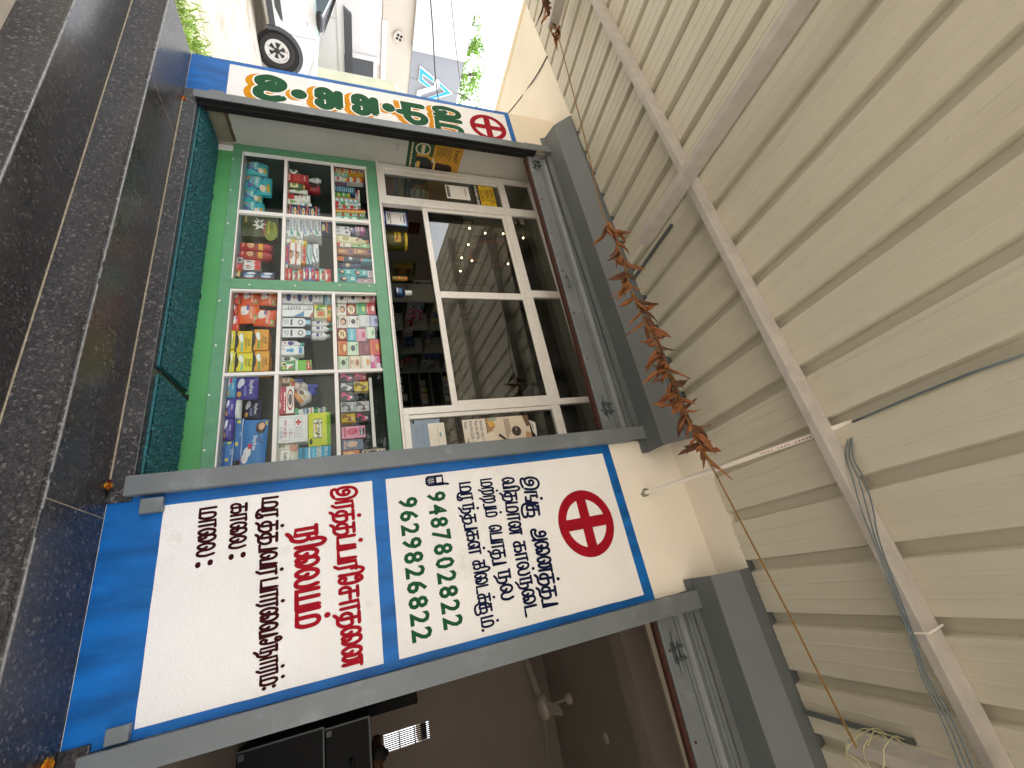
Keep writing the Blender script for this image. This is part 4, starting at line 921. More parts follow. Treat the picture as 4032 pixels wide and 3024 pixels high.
for rw, (X0, Yy, base, d, nm) in enumerate(((1435, 846, '#d8d9d0', [('r', 0, 0, 1, .42, '#cf2f3e'), ('p', [(.2, .42), (.9, .42), (.5, .95)], '#3f8f63')], 'green and red'), (1435, 888, '#e6dfd0', [('r', 0, 0, .4, 1, '#cf3a26'), ('p', [(.4, 0), (1, 0), (1, 1), (.7, 1)], '#e9b222')], 'red and yellow'), (1435, 930, '#57a04d', [('r', 0, 0, 1, .2, '#d0382f'), ('e', .5, .55, .33, .33, '#eef2e2'), ('e', .5, .55, .18, .2, '#33618c')], 'green roundel'), (1435, 968, '#74c3ae', [('e', .5, .5, .34, .3, '#d5efe6'), ('r', 0, 0, 1, .12, '#3e8f80')], 'mint'))):
    for i in range((3, 4, 4, 3)[rw]):
        goods('box', 'soap_box', f'small {nm} box, {("lowest", "second", "third", "highest")[i]} of its stack in the bay nearest the car', 'box', f'{nm} boxes', P1, (X0 + 84 * i, Yy + 4 * i, X0 + 80 + 84 * i, Yy + 38 + 4 * i), base, d, y=.45)
goods('pack', 'bag', 'crumpled clear plastic bag on the top shelf', 'bag', None, P1, (1700, 985, 1812, 1028), '#c7cdcc', [('p', [(.1, .2), (.9, .6), (.4, .9)], '#8c9698')], y=.47, dep=.04)
# ---- bay on the car side of the green post
goods('box', 'glue_board_box', 'large olive rat glue board box with yellow lettering', 'box', None, P1, (425, 958, 818, 1196), '#3d4426', [('p', [(.12, .35), (.3, .42), (.28, .3), (.42, .38), (.5, .26), (.55, .4), (.7, .36), (.6, .5), (.66, .62), (.5, .56), (.42, .68), (.36, .54), (.2, .58), (.28, .47)], '#e9ecde'), ('e', .72, .80, .44, .2, '#7a8728'), ('t', 'Mouse & Rat', .55, .74, .075, '#e6dc3c'), ('t', 'Glue Board', .58, .62, .085, '#c23a5a'), ('t', 'DOOM', .5, .9, .07, '#d5cf3a'), ('e', .4, .48, .1, .06, '#7d7a86'), ('r', .1, .06, .4, .12, '#a89650')], y=.47, floor=FA)
goods('box', 'plaster_box', 'long pale blue patterned box lying along the shelf front', 'box', None, P1, (352, 948, 398, 1180), '#8fc4d6', [('r', .1, .2, .35, .8, '#dfeef2'), ('r', .5, .2, .7, .8, '#d5e6ec'), ('r', .82, .1, .95, .9, '#d89aa8')], y=.44, dep=.03, floor=FA)
goods('box', 'plaster_box', 'long blue patterned box lying before the red spray cans', 'box', None, P1, (345, 1182, 380, 1400), '#4f9ac4', [('r', .05, .2, .4, .8, '#cfe4f0'), ('e', .6, .5, .1, .3, '#e8f1f4'), ('r', .8, .2, .95, .8, '#dfe9d0')], y=.44, dep=.03, floor=FA)
for i, b in enumerate(((398, 1242, 752, 1330), (388, 1332, 748, 1420))):
    goods('can', 'insect_spray', ('red insect spray can beside the glue board box', 'red insect spray can beside the red and white boxes')[i], 'spray can', 'red insect spray cans', P1, b, '#b22a2e', [('r', .02, .62, .98, .76, '#e0a92c'), ('t', 'HIT', .5, .5, .1, '#241013'), ('e', .5, .36, .34, .12, '#d8a07a'), ('r', .3, .1, .7, .13, '#e5c2b4')], y=.46, floor=FA, cap='#8f1f26', cap_f=.07)
for i, b in enumerate(((432, 1420, 622, 1492), (424, 1492, 622, 1556))):
    goods('box', 'mosquito_box', ('white box with red flames beside the spray cans', 'white box with red flames beside the bulb boxes')[i], 'box', 'white boxes with red flames', P1, b, '#e6e2e0', [('p', [(0, 1), (1, 1), (1, .7), (.8, .62), (.6, .75), (.4, .6), (.2, .74), (0, .65)], '#cf2b2b'), ('p', [(.3, .2), (.45, .2), (.42, .55), (.35, .55)], '#3a4452'), ('p', [(.6, .2), (.75, .2), (.7, .55), (.63, .55)], '#3a4452'), ('e', .3, .3, .12, .1, '#b93a3a')], y=.49, floor=FA)
goods('box', 'mosquito_box', 'grey and black box before the spray cans', 'box', None, P1, (335, 1416, 430, 1478), '#a9a7a8', [('p', [(.1, .1), (.9, .3), (.5, .9)], '#2b2b2f')], y=.45, floor=FA)
goods('box', 'mosquito_box', 'small crimson box in front of the red flame boxes', 'box', None, P1, (325, 1484, 420, 1550), '#c01f2b', mini('#e9a4a4', 2), y=.45, floor=FA)
goods('box', 'bulb_box', 'black and yellow bulb box with an orange side', 'box', None, P1, (312, 1556, 408, 1642), '#17181d', [('e', .5, .62, .4, .25, '#d6b26a'), ('r', 0, 0, .2, 1, '#c87b3c'), ('r', .35, .12, .8, .32, '#e7ddc0')], y=.45, floor=FA)
for i, b in enumerate(((412, 1566, 592, 1650), (594, 1576, 778, 1652))):
    goods('box', 'bulb_box', ('navy box picturing white bulbs, lower one by the green post', 'navy box picturing white bulbs, upper one by the green post')[i], 'box', 'navy bulb boxes', P1, b, '#22375f', [('e', .3, .6, .16, .28, '#dfe8f2'), ('e', .7, .5, .18, .3, '#c9dcf0'), ('r', .02, .02, .98, .14, '#101420'), ('r', .92, 0, 1, 1, '#c2414e'), ('e', .5, .3, .14, .12, '#4f86d0')], y=.48, floor=FA)
for i, b in enumerate(((880, 992, 946, 1190), (948, 996, 1014, 1188), (1016, 1000, 1086, 1206), (1090, 1012, 1152, 1182), (1155, 1014, 1216, 1166), (1219, 1012, 1284, 1186))):
    goods('box', 'toothpaste_box', f'white toothpaste box with a dark wave, {("lowest", "second", "third", "fourth", "fifth", "highest")[i]} of the stack of six', 'box', 'white toothpaste boxes', P1, b, '#e6e9ee', [('t', 'SENSODYNE', .36, .70, .34, '#3a4a74'), ('p', [(.0, .12), (.55, .18), (.9, .62), (1, .62), (.95, .5), (.62, .06)], ('#23324f', '#2a8a8a', '#2f7a4e', '#3b6fa2', '#5a5f8c', '#2a8a7a')[i]), ('r', .7, .1, .95, .35, ('#c8cfd8', '#3d9c98', '#5aa05a', '#8fb0cc', '#9a9cc0', '#3d9c98')[i])], y=.455, dep=.10)
goods('box', 'malt_box', 'single navy box with an orange zigzag above the white boxes', 'box', None, P1, (1292, 1030, 1382, 1152), '#20305f', [('p', [(.0, .45), (.35, .62), (.6, .42), (1, .6), (1, .75), (.6, .57), (.35, .77), (0, .6)], '#e2722b'), ('e', .55, .2, .34, .16, '#e8d9b4')], y=.46)
for i, b in enumerate(((872, 1196, 1000, 1262), (1002, 1212, 1128, 1282))):
    goods('jar', 'ointment_jar', ('white jar with a yellow lid, lower of two', 'white jar with a yellow lid, upper of two')[i], 'jar', 'yellow lidded jars', P1, b, '#ddd9c8', [('r', .1, .2, .9, .7, '#eeeade'), ('r', .2, .3, .8, .42, '#b4a44c')], y=.46, cap='#dfc21d', cap_f=.28)
TP = [((866, 1282, 928, 1490), '#3f86bb', 'Colgate', '#c3202c', 'blue toothpaste box with a red oval, leaning at the left of the row'), ((932, 1256, 1000, 1492), '#ece8e2', 'VICCO', '#c02f34', 'taller white paste box with a portrait and crimson foot'), ((1002, 1272, 1062, 1500), '#ece8e2', 'VICCO', '#c02f34', 'shorter white paste box with a portrait and crimson foot'), ((1064, 1300, 1118, 1482), '#e29a35', 'Colgate', '#c3202c', 'orange toothpaste box with a red oval'), ((1122, 1278, 1182, 1490), '#b9cfd2', '', '#2c6f78', 'white and teal paste box with a dark teal wave'), ((1186, 1274, 1256, 1472), '#e8ebee', 'SENSODYNE', '#3a4a74', 'white toothpaste box lying highest above the paste row')]
for i, (b, base, t, c, lb) in enumerate(TP):
    d = [('r', 0, 0, 1, .26, c if t == 'VICCO' else base)]
    if t == 'Colgate': d += [('e', .5, .66, .46, .3, c), ('t', t, .5, .66, .2, '#f4efec'), ('r', .1, .1, .9, .3, '#7fb4da')]
    elif t == 'VICCO': d += [('t', t, .5, .72, .3, '#2c2a2a'), ('e', .55, .40, .2, .2, '#4a2a1e'), ('e', .58, .38, .12, .14, '#d9a582'), ('r', .1, .08, .9, .14, '#e9c0b8')]
    else: d += [('p', [(.0, .2), (.5, .2), (1, .7), (1, .5), (.6, .05), (0, .05)], c), ('t', t, .5, .75, .26, c) if t else ('r', .2, .7, .8, .8, c)]
    goods('box', 'toothpaste_box', lb, 'box', 'toothpaste boxes on the middle shelf', P1, b, base, d, y=.45, dep=.08)
TQ = [((858, 22, 926, 158), '#c2242e', 'big crimson toothpaste box at the shelf end by the green post'), ((928, 22, 966, 152), '#d23a3a', 'thin scarlet toothpaste box'), ((970, 42, 1026, 156), '#5fbab0', 'teal toothpaste box with a red oval, lower one'), ((1028, 30, 1082, 156), '#e58a3a', 'orange topped toothpaste box beside the post'), ((1086, 2, 1146, 156), '#3c56a0', 'blue toothpaste box with a red oval, first of two'), ((1148, 2, 1216, 156), '#4763b0', 'blue toothpaste box with a red oval, second of two'), ((1218, 42, 1262, 152), '#cf2436', 'narrow rose red toothpaste box'), ((1264, 22, 1326, 160), '#69c4b8', 'teal toothpaste box with a red oval, upper one'), ((1326, 24, 1392, 166), '#d2262e', 'red toothpaste box with a white roundel, uppermost by the post')]
for i, (b, base, lb) in enumerate(TQ):
    goods('box', 'toothpaste_box', lb, 'box', 'toothpaste boxes beside the green post', P2, b, base, [('e', .5, .70, .46, .26, '#b81d28' if base[1] != 'c' else '#d84a4a'), ('t', 'Colgate', .5, .7, .17, '#f4efec'), ('r', .1, .08, .9, .24, '#e8d3c6'), ('e', .6, .28, .26, .16, '#f0ece6')], y=.45, dep=.08)
goods('box', 'carton', 'small white carton leaning under the paste row', 'box', None, P1, (862, 1492, 922, 1528), '#e9e6e0', mini('#9a3a3a', 2, seed=3), y=.45)
goods('box', 'carton', 'dark grey carton at the top of the bay by the mullion', 'box', None, P1, (1436, 1038, 1520, 1072), '#3b4440', mini('#7a8680', 3), y=.50)
for i, b in enumerate(((1436, 1080, 1588, 1122), (1436, 1124, 1600, 1166))):
    goods('box', 'cream_box', ('tall white cream box with a purple emblem, nearer the mullion', 'tall white cream box with a purple emblem, farther from the mullion')[i], 'box', 'tall white cream boxes', P1, b, '#e9e8ec', [('e', .5, .78, .3, .1, '#5d4a86'), ('r', .2, .3, .8, .34, '#a9a3bb'), ('p', [(.2, .1), (.8, .2), (.4, .28)], '#3f7f74')], y=.45)
goods('jar', 'cream_jar', 'small lilac cream jar on the top shelf', 'jar', None, P1, (1592, 1084, 1652, 1130), '#a999c6', [('e', .5, .5, .3, .3, '#e7e2ee')], y=.47, cap='#7d6aa4', cap_f=.3)
for i, b in enumerate(((1656, 1086, 1698, 1136), (1700, 1088, 1760, 1140))):
    goods('box', 'soap_box', ('white and pink soap carton behind the lilac jar', 'bright magenta soap carton behind the lilac jar')[i], 'box', None, P1, b, ('#ecdde6', '#d65aa6')[i], [('r', .1, .3, .9, .6, ('#d44f9b', '#f1d9e8')[i])], y=.48)
goods('bottle', 'lotion_bottle', 'large pale yellow lotion bottle lying on the top shelf', 'bottle', None, P1, (1436, 1172, 1800, 1254), '#e7dfae', [('r', .1, .15, .9, .5, '#f0ebd0'), ('e', .5, .35, .3, .12, '#b9a85a'), ('e', .4, .8, .1, .05, '#a8434a'), ('e', .65, .72, .1, .05, '#a8434a')], y=.46, cap='#cf9a3a', cap_f=.1)
goods('box', 'carton', 'white and red slim carton beside the lotion bottle', 'box', None, P1, (1436, 1262, 1612, 1300), '#e6ddd6', [('r', 0, .0, 1, .3, '#c0413f'), ('r', .2, .5, .8, .6, '#8f8a86')], y=.46)
goods('box', 'carton', 'light green carton standing past the lotion bottle', 'box', None, P1, (1618, 1266, 1838, 1312), '#9ecf8c', [('r', .15, .3, .85, .38, '#4a7f44'), ('e', .5, .65, .3, .1, '#d9efcf')], y=.49)
for i, b in enumerate(((1436, 1316, 1640, 1388), (1642, 1322, 1842, 1392))):
    goods('box', 'henna_box', ('lower tan brown carton with a dark emblem', 'upper tan brown carton with a dark emblem')[i], 'box', 'tan brown cartons', P1, b, '#9a5a2e', [('p', [(.2, .2), (.5, .7), (.8, .2)], '#d7a468'), ('e', .5, .84, .25, .08, '#2f3f63'), ('r', .1, .05, .9, .1, '#e0b98a')], y=.46)
goods('can', 'deodorant_can', 'black deodorant can with an orange base', 'can', None, P1, (1438, 1398, 1712, 1456), '#1d2226', [('r', .02, .0, .98, .34, '#cf6a22'), ('e', .5, .6, .3, .08, '#cfd2cf')], y=.46)
goods('can', 'deodorant_can', 'navy deodorant can with a gold base ring', 'can', None, P1, (1440, 1466, 1714, 1532), '#2b3350', [('r', .02, .0, .98, .08, '#c9a23c'), ('e', .5, .48, .3, .08, '#cfb97a')], y=.46)
goods('box', 'brush_box', 'thin pink and teal carton above the deodorant cans', 'box', None, P1, (1712, 1432, 1848, 1464), '#5fb7c4', [('r', 0, 0, 1, .22, '#d98aa0')], y=.49)
for i, b in enumerate(((1446, 22, 1615, 86), (1617, 28, 1786, 100), (1450, 92, 1668, 166))):
    goods('box', 'hair_dye_box', ('teal hair box with a dark haired portrait, lower left', 'teal hair box with green marks, upper one', 'longer teal hair box with a portrait, nearest the post')[i], 'box', 'teal hair boxes', P2, b, '#2fa3a8', [('e', .55, .36, .4, .2, '#16181d'), ('e', .5, .4, .2, .12, '#d9b096'), ('r', .3, .72, .7, .9, '#e4f0ee'), ('r', .45, .74, .55, .88, '#1f7d84')], y=.46)
for i, b in enumerate(((1788, 42, 1858, 116), (1672, 128, 1868, 186))):
    goods('box', 'cream_box', ('white box with a pink curl beside the teal boxes', 'pale pink box with a curl beside the teal boxes')[i], 'box', None, P2, b, ('#eee6ea', '#e6bccb')[i], [('e', .5, .5, .3, .24, '#c4718f'), ('e', .5, .5, .2, .15, '#efdfe6')], y=.49)
# ---- bay on the pillar side of the green post
ORG = [(288, 258, 405, 388, '#d8402c', 'red and green pad pack with an XL mark, lowest by the post'), (410, 258, 600, 398, '#e35a26', 'orange pad pack second from the shelf by the post'), (602, 258, 800, 402, '#e8612a', 'orange pad pack leaning highest by the post'), (275, 402, 370, 502, '#cf3d33', 'small red pad pack in the second row'), (372, 396, 602, 602, '#e66322', 'largest orange pad pack in the middle of its row'), (556, 446, 786, 622, '#e2551f', 'orange pad pack with a navy stripe, uppermost of its row'), (252, 502, 392, 690, '#d83a2c', 'red pad pack with an XL mark beside the yellow cartons')]
for i, (a, b_, c, d, base, lb) in enumerate(ORG):
    goods('pack', 'pad_pack', lb, 'pad pack', 'orange and red pad packs', P2, (a, b_, c, d), base, [('e', .4, .35, .26, .2, '#f0e9e4'), ('e', .52, .28, .16, .12, '#e8ddd6'), ('t', 'whisper', .5, .68, .2, '#f7d9c8'), ('p', [(.6, .82), (.98, .7), (.98, .95), (.7, .95)], '#5da34c'), ('r', .08, .44, .4, .54, '#5a5fa8'), ('t', 'XL', .82, .85, .12, '#eef3e4')], y=.455, dep=.045, floor=FA, tilt=(.03, -.03, .05, 0, -.04, .09, .05)[i])
FE = [(236, 696, 345, 892, '#e9d92e', 0), (347, 700, 530, 936, '#e8c31f', 1), (532, 682, 712, 908, '#e39a1d', 2), (206, 906, 356, 1146, '#ecdf3a', 3), (342, 942, 534, 1140, '#eadc36', 4), (536, 918, 716, 1136, '#e6a022', 5)]
FL = ('lemon yellow pad carton, lowest and nearest the post', 'golden yellow pad carton in the middle of its row', 'amber pad carton with a small portrait, nearer the post', 'lemon yellow pad carton, lowest and nearest the mullion', 'lemon yellow pad carton in the middle by the mullion', 'amber pad carton with a small portrait, nearer the mullion')
for a, b_, c, d, base, i in FE:
    goods('box', 'pad_carton', FL[i], 'carton', 'yellow and amber pad cartons', P2, (a, b_, c, d), base, [('r', 0, 0, 1, .12, '#26251f'), ('e', .5, .12, .3, .10, '#26251f'), ('t', 'Femi9', .55, .84, .16, '#3c3526'), ('r', .1, .36, .95, .48, '#7cc3a4' if i not in (2, 5) else '#5da34c'), ('e', .28, .34, .15, .13, '#f4f2ea'), ('e', .42, .4, .12, .1, '#f4f2ea')] + mini('#8a7a2c', 3, .3, .9, .58, .74, i), y=.455, dep=.10, floor=FA)
WT = [(842, 266, 968, 394), (966, 268, 1085, 400), (1088, 272, 1204, 404), (1206, 278, 1304, 386)]
for i, b in enumerate(WT):
    goods('box', 'baby_soap_box', f'white baby soap box with a purple oval, {("lowest", "second", "third", "highest")[i]} of four by the post', 'box', 'white boxes with purple ovals', P2, b, '#ecebef', [('e', .5, .7, .36, .2, '#5b4f8c') if i != 3 else ('r', .1, .6, .9, .7, '#9a9aa4'), ('p', [(.3, .2), (.7, .15), (.5, .34)], '#b8414c'), ('r', .2, .42, .7, .46, '#b5b3c4')], y=.455, dep=.06)
goods('pack', 'wipes_pack', 'pale blue soft pack above the purple oval boxes', 'pack', None, P2, (1312, 280, 1412, 402), '#a9cfe4', [('e', .5, .6, .3, .2, '#e9f2f6'), ('r', .2, .2, .8, .3, '#4f8fc4')], y=.47, dep=.05)
for i, b in enumerate(((836, 416, 1095, 542), (1097, 420, 1196, 546))):
    goods('box', 'medicine_box', ('large white medicine box with a blue corner', 'small white medicine box with a red corner')[i], 'box', None, P2, b, '#edeef0', [('p', [(.55, 1), (1, 1), (1, .55)], ('#5d92c4', '#c9545c')[i]), ('r', .34, .1, .39, .9, '#7b5aa2')] + mini('#9aa0aa', 5, .08, .5, .3, .9, i), y=.455, dep=.07)
goods('box', 'aloe_box', 'white box with green aloe leaves and an orange label', 'box', None, P2, (1206, 412, 1350, 556), '#e6e4c2', [('p', [(.05, .1), (.35, .2), (.15, .95), (.02, .9)], '#6da13c'), ('p', [(.25, .1), (.5, .2), (.4, .8)], '#4f8a2e'), ('r', .46, .2, .95, .85, '#c9a262'), ('r', .58, .35, .86, .7, '#d2592a'), ('e', .2, .14, .18, .12, '#e2d02f')], y=.455, dep=.05)
goods('box', 'aloe_box', 'tilted orange carton beside the aloe box', 'box', None, P2, (1352, 418, 1396, 580), '#d67a22', [('r', .2, .1, .8, .9, '#e8b65a'), ('r', .35, .2, .6, .8, '#6d8f3a')], y=.46, dep=.05, tilt=.06)
for i, b in enumerate(((832, 552, 1176, 662), (832, 666, 1176, 778))):
    o = goods('box', 'lotion_box', ('dark navy window box holding a white bottle, nearer the post', 'dark navy window box holding a white bottle, farther from the post')[i], 'box', 'navy window boxes with bottles', P2, b, '#20253d', [('r', .08, .09, .92, .74, '#ecedf0'), ('e', .5, .72, .42, .12, '#ecedf0'), ('e', .5, .66, .26, .09, '#5b6170'), ('e', .5, .66, .17, .06, '#e4e6ea'), ('r', .3, .84, .7, .98, '#8fc7e0'), ('r', .2, .34, .8, .40, '#4f5564')] + mini('#9297a4', 4, .2, .8, .14, .3, i), y=.455, dep=.07)
for i, b in enumerate(((1178, 577, 1402, 632), (1178, 636, 1402, 694), (1180, 700, 1382, 776))):
    goods('bottle', 'baby_lotion_bottle', f'small white bottle with a green cap, {("nearest the post", "middle of three", "widest of three")[i]}', 'bottle', 'small white bottles with green caps', P2, b, '#eceded', [('r', .1, .2, .9, .5, '#dfe0ee'), ('r', .25, .3, .75, .48, '#5a4b8e'), ('e', .5, .62, .2, .05, '#8a7fb0')], y=.48, cap='#2f9a86' if i < 2 else '#8fb0a4', cap_f=.17)
goods('bottle', 'baby_lotion_bottle', 'tall white bottle with a purple badge and teal cap', 'bottle', None, P2, (826, 790, 1096, 866), '#ecebf0', [('e', .55, .55, .3, .14, '#4f4590'), ('p', [(.3, .18), (.7, .25), (.5, .36)], '#c03a4a'), ('r', .2, .7, .8, .74, '#8a86b0')], y=.46, cap='#3fa99a', cap_f=.16)
goods('box', 'tube_box', 'long white baby care carton with blue figures', 'box', None, P2, (826, 868, 1094, 956), '#eef0f2', [('e', .5, .5, .28, .1, '#4fa0d0'), ('p', [(.3, .3), (.7, .3), (.6, .45), (.4, .45)], '#3f8cc8'), ('r', .1, .80, .9, .95, '#4f8cc4'), ('e', .3, .2, .15, .05, '#e3b7c0')], y=.46, dep=.05)
goods('bottle', 'baby_lotion_bottle', 'white bottle lying dark labelled with a green cap', 'bottle', None, P2, (820, 970, 1040, 1030), '#e9eae6', [('e', .5, .5, .36, .2, '#33443a'), ('r', .2, .12, .8, .2, '#7d8a72')], y=.46, cap='#6f9a7a', cap_f=.16)
goods('box', 'oil_box', 'green and white box with a red lozenge on the middle shelf', 'box', None, P2, (816, 1032, 1000, 1130), '#3c9a54', [('p', [(.3, .95), (.95, .5), (.3, .5)], '#ecefe6'), ('p', [(.55, .75), (.72, .88), (.88, .75), (.72, .62)], '#d04a3a'), ('e', .3, .3, .26, .2, '#f0e6c8'), ('e', .32, .36, .12, .12, '#3a241a'), ('e', .75, .35, .14, .1, '#e4d23a')], y=.455, dep=.05)
goods('box', 'oil_box', 'lime green box with a red flash on the middle shelf', 'box', None, P2, (1004, 1016, 1180, 1128), '#79c74a', [('r', 0, 0, 1, .14, '#e8ece2'), ('p', [(.1, .62), (.6, .78), (.5, .62), (1, .72), (1, 1), (.1, .9)], '#c83a3a'), ('r', 0.25, 0.79, 0.37, 0.842, '#f2efe4'), ('r', 0.4, 0.79, 0.52, 0.85, '#f2efe4'), ('r', 0.55, 0.79, 0.67, 0.842, '#f2efe4'), ('r', 0.7, 0.79, 0.82, 0.85, '#f2efe4')], y=.46, dep=.05)
# soap bars, four wide and six high
GRID = [[('#ece9e6', '#2b2622', '#b87a6a', 'white soap box with a black spot and a red sprig'), ('#e9e5e0', '#241f1c', '#8c6a52', 'white soap box with a black spot and brown sprig'), ('#e4cfb4', '#1f1a17', '#c09a70', 'tan soap box with a black spot'), ('#b5495a', None, '#e8e0e0', 'rose red soap carton by the post')],
 [('#ece4dc', None, '#8a6a4a', 'white soap box with a fair portrait and leaf'), ('#9c2630', None, '#ecdcae', 'crimson soap box with a cream splash, by the post'), ('#3f9a70', None, '#c8d66a', 'green soap box with a cucumber slice'), ('#c62f34', None, '#f0e6da', 'red soap box with a white oval label')],
 [('#e9dcd8', None, '#6a3f3a', 'blush soap box with a dark haired portrait'), ('#ebe8e4', '#1d1a1a', '#9a7a5a', 'white soap box with a black spot, third row'), ('#d8d9db', None, '#c6c8cc', 'blank silver white soap box'), ('#b9bbdc', None, '#5a62a4', 'lilac soap box with dark script')],
 [('#9a2832', None, '#ecdcae', 'crimson soap box with a cream splash, fourth row'), ('#4fb8cc', None, '#e4f2f4', 'plain cyan soap box in the fourth row'), ('#d99ab4', None, '#c8324e', 'pink soap box with a red rose'), ('#e2ead8', None, '#7cc070', 'white soap box with a green end')],
 [('#c9681c', None, '#f0d6a0', 'orange soap box with a pale oval'), ('#cfe0c4', '#1c2a20', '#8fae8a', 'pale green soap box with a black spot, fifth row'), ('#7c2430', None, '#a04a52', 'plain maroon soap box'), ('#d8402a', None, '#e0a03a', 'scarlet soap wrapper with gold fruit')],
 [('#d3e4cc', '#1c2a20', '#8fae8a', 'pale green soap box with a black spot, lowest row'), ('#ecdcc0', None, '#a8642c', 'cream goat milk soap box with an almond'), ('#ece6da', None, '#d88a2c', 'white soap box with an amber flower'), ('#d2468c', None, '#f2dce8', 'magenta flowered soap box')]]
GB = [[(1450, 292, 1566, 396), (1570, 290, 1692, 390), (1694, 295, 1802, 386), (1804, 302, 1880, 390)], [(1450, 408, 1556, 532), (1558, 408, 1662, 526), (1664, 394, 1772, 520), (1774, 394, 1872, 516)], [(1455, 538, 1570, 666), (1572, 535, 1696, 662), (1698, 525, 1810, 650), (1812, 530, 1900, 648)],
 [(1460, 676, 1566, 796), (1572, 675, 1662, 804), (1664, 674, 1774, 812), (1774, 655, 1870, 782)], [(1466, 804, 1566, 966), (1570, 816, 1692, 962), (1695, 820, 1812, 962), (1814, 790, 1926, 960)], [(1470, 974, 1582, 1116), (1588, 974, 1710, 1116), (1714, 966, 1822, 1112), (1824, 968, 1932, 1112)]]
for i in range(6):
    for j in range(4):
        base, spot, c2, lb = GRID[i][j]; d = [('r', .08, .1, .92, .16, c2), ('e', .5, .74, .26, .16, c2)]
        if spot: d = [('r', .1, .12, .7, .18, c2), ('e', .5, .5, .22, .2, spot), ('r', .15, .8, .85, .86, c2), ('p', [(.06, .9), (.3, .7), (.36, .96)], c2)]
        elif 'splash' in lb: d = [('e', .5, .5, .42, .38, c2), ('r', .3, .55, .7, .66, '#7c1f28'), ('r', .25, .36, .62, .46, '#7c1f28')]
        elif 'portrait' in lb: d = [('e', .45, .62, .32, .3, c2), ('e', .5, .58, .18, .2, '#e2b496'), ('r', .1, .1, .8, .18, '#a88'), ('p', [(.0, .0), (.2, .3), (.3, .05)], '#5b8f44')]
        elif 'cyan' in lb: d = [('t', 'CINTHOL', .5, .5, .3, c2, 0)]
        elif 'goat' in lb: d += [('t', 'GOAT', .5, .42, .14, '#7c4a24'), ('t', 'MILK', .5, .26, .14, '#7c4a24')]
        elif 'magenta' in lb: d = [('e', .2, .2, .3, .2, '#f0d0e2'), ('e', .85, .8, .3, .24, '#f5e6ee'), ('t', 'FLOWER', .5, .5, .2, '#fbeff5')]
        goods('box', 'soap_box', lb, 'soap box', 'soap boxes stacked in the top of the bay', P2, GB[i][j], base, d, y=.455, dep=.06)
# ---- bay nearest the wide pillar
STY = [('t', 'Stayfree', .5, .74, .17, '#eef0f8'), ('e', .28, .28, .2, .14, '#eceef6'), ('e', .42, .2, .14, .1, '#e4e7f2'), ('r', .5, .42, .9, .5, '#7d86c4'), ('e', .82, .2, .12, .1, '#d8a44a')]
for a, base, lb, tl in (((412, 200, 560, 396), '#4fa6cf', 'light blue pad pack with a pink tag, lowest by the mullion', 0), ((552, 198, 772, 406), '#41339a', 'large violet pad pack leaning against the mullion', 0), ((388, 408, 552, 592), '#43359c', 'violet pad pack in the second row on the shelf', .02), ((366, 600, 532, 806), '#45379e', 'violet pad pack below the blue packs', .02), ((636, 416, 800, 600), '#20254a', 'dark navy pad pack set back in shade', .05)):
    goods('pack', 'pad_pack', lb, 'pad pack', 'blue and violet pad packs', P3, a, base, STY if base != '#4fa6cf' else STY + [('r', .05, .3, .35, .56, '#d23a6e')], y=.455 if base != '#20254a' else .53, dep=.05, floor=FA, tilt=tl)
goods('pack', 'cotton_roll', 'white cotton roll between the violet packs', 'cotton roll', None, P3, (542, 404, 610, 598), '#dfe0de', [], y=.47, dep=.05)
for i, (a, tl) in enumerate((((330, 830, 428, 1136), .03), ((430, 812, 532, 1120), .03), ((534, 602, 622, 1000), .0))):
    goods('pack', 'pad_pack', ('royal blue pad pack seen edge on, lowest by the pillar', 'royal blue pad pack seen edge on, second by the pillar', 'royal blue pad pack stood upright by the large one')[i], 'pad pack', 'royal blue packs seen edge on', P3, a, '#2d6fb8', [('r', .05, .3, .13, .7, '#e6d22c'), ('r', .6, .32, .68, .6, '#e6d22c'), ('r', 0, .02, 1, .07, '#5c9ad6'), ('r', 0, .88, 1, .96, '#dfe8f2'), ('t', 'Stayfree', .4, .8, .14, '#dfe6f2')], y=.455, dep=.06, floor=FA, tilt=tl)
goods('pack', 'pad_pack', 'largest royal blue pad pack with a pink panel and portrait', 'pad pack', None, P3, (610, 606, 852, 1108), '#2f7cc4', [('p', [(.62, 0), (1, 0), (1, .55), (.62, .42)], '#d02a6e'), ('t', 'Stayfree', .48, .56, .16, '#f0f4fa'), ('e', .17, .72, .13, .2, '#3a241e'), ('e', .15, .75, .08, .13, '#e0b090'), ('e', .66, .28, .1, .16, '#f0eef2'), ('e', .76, .2, .1, .14, '#f0eef2'), ('p', [(.3, .7), (.5, .86), (.42, .62)], '#1f4f96'), ('r', .04, .9, .12, .97, '#e6d22c'), ('r', .5, .3, .6, .44, '#d02a4e')], y=.45, dep=.06, floor=FA, tilt=.05)
goods('bottle', 'handwash_bottle', 'blue and amber bottle lying at the back by the mullion', 'bottle', None, P3, (972, 202, 1208, 262), '#c9985c', [('r', .0, .3, 1, .68, '#e6e3de'), ('e', .5, .5, .3, .12, '#b98a4e')], y=.50, cap='#34479c', cap_f=.34)
goods('bottle', 'handwash_bottle', 'blue capped bottle standing behind the crimson box', 'bottle', None, P3, (1082, 238, 1350, 328), '#d9cfc4', [('t', 'IPA', .5, .6, .2, '#5a4a8c'), ('r', .1, .1, .9, .3, '#c4402f')], y=.50, cap='#3a4fae', cap_f=.36)
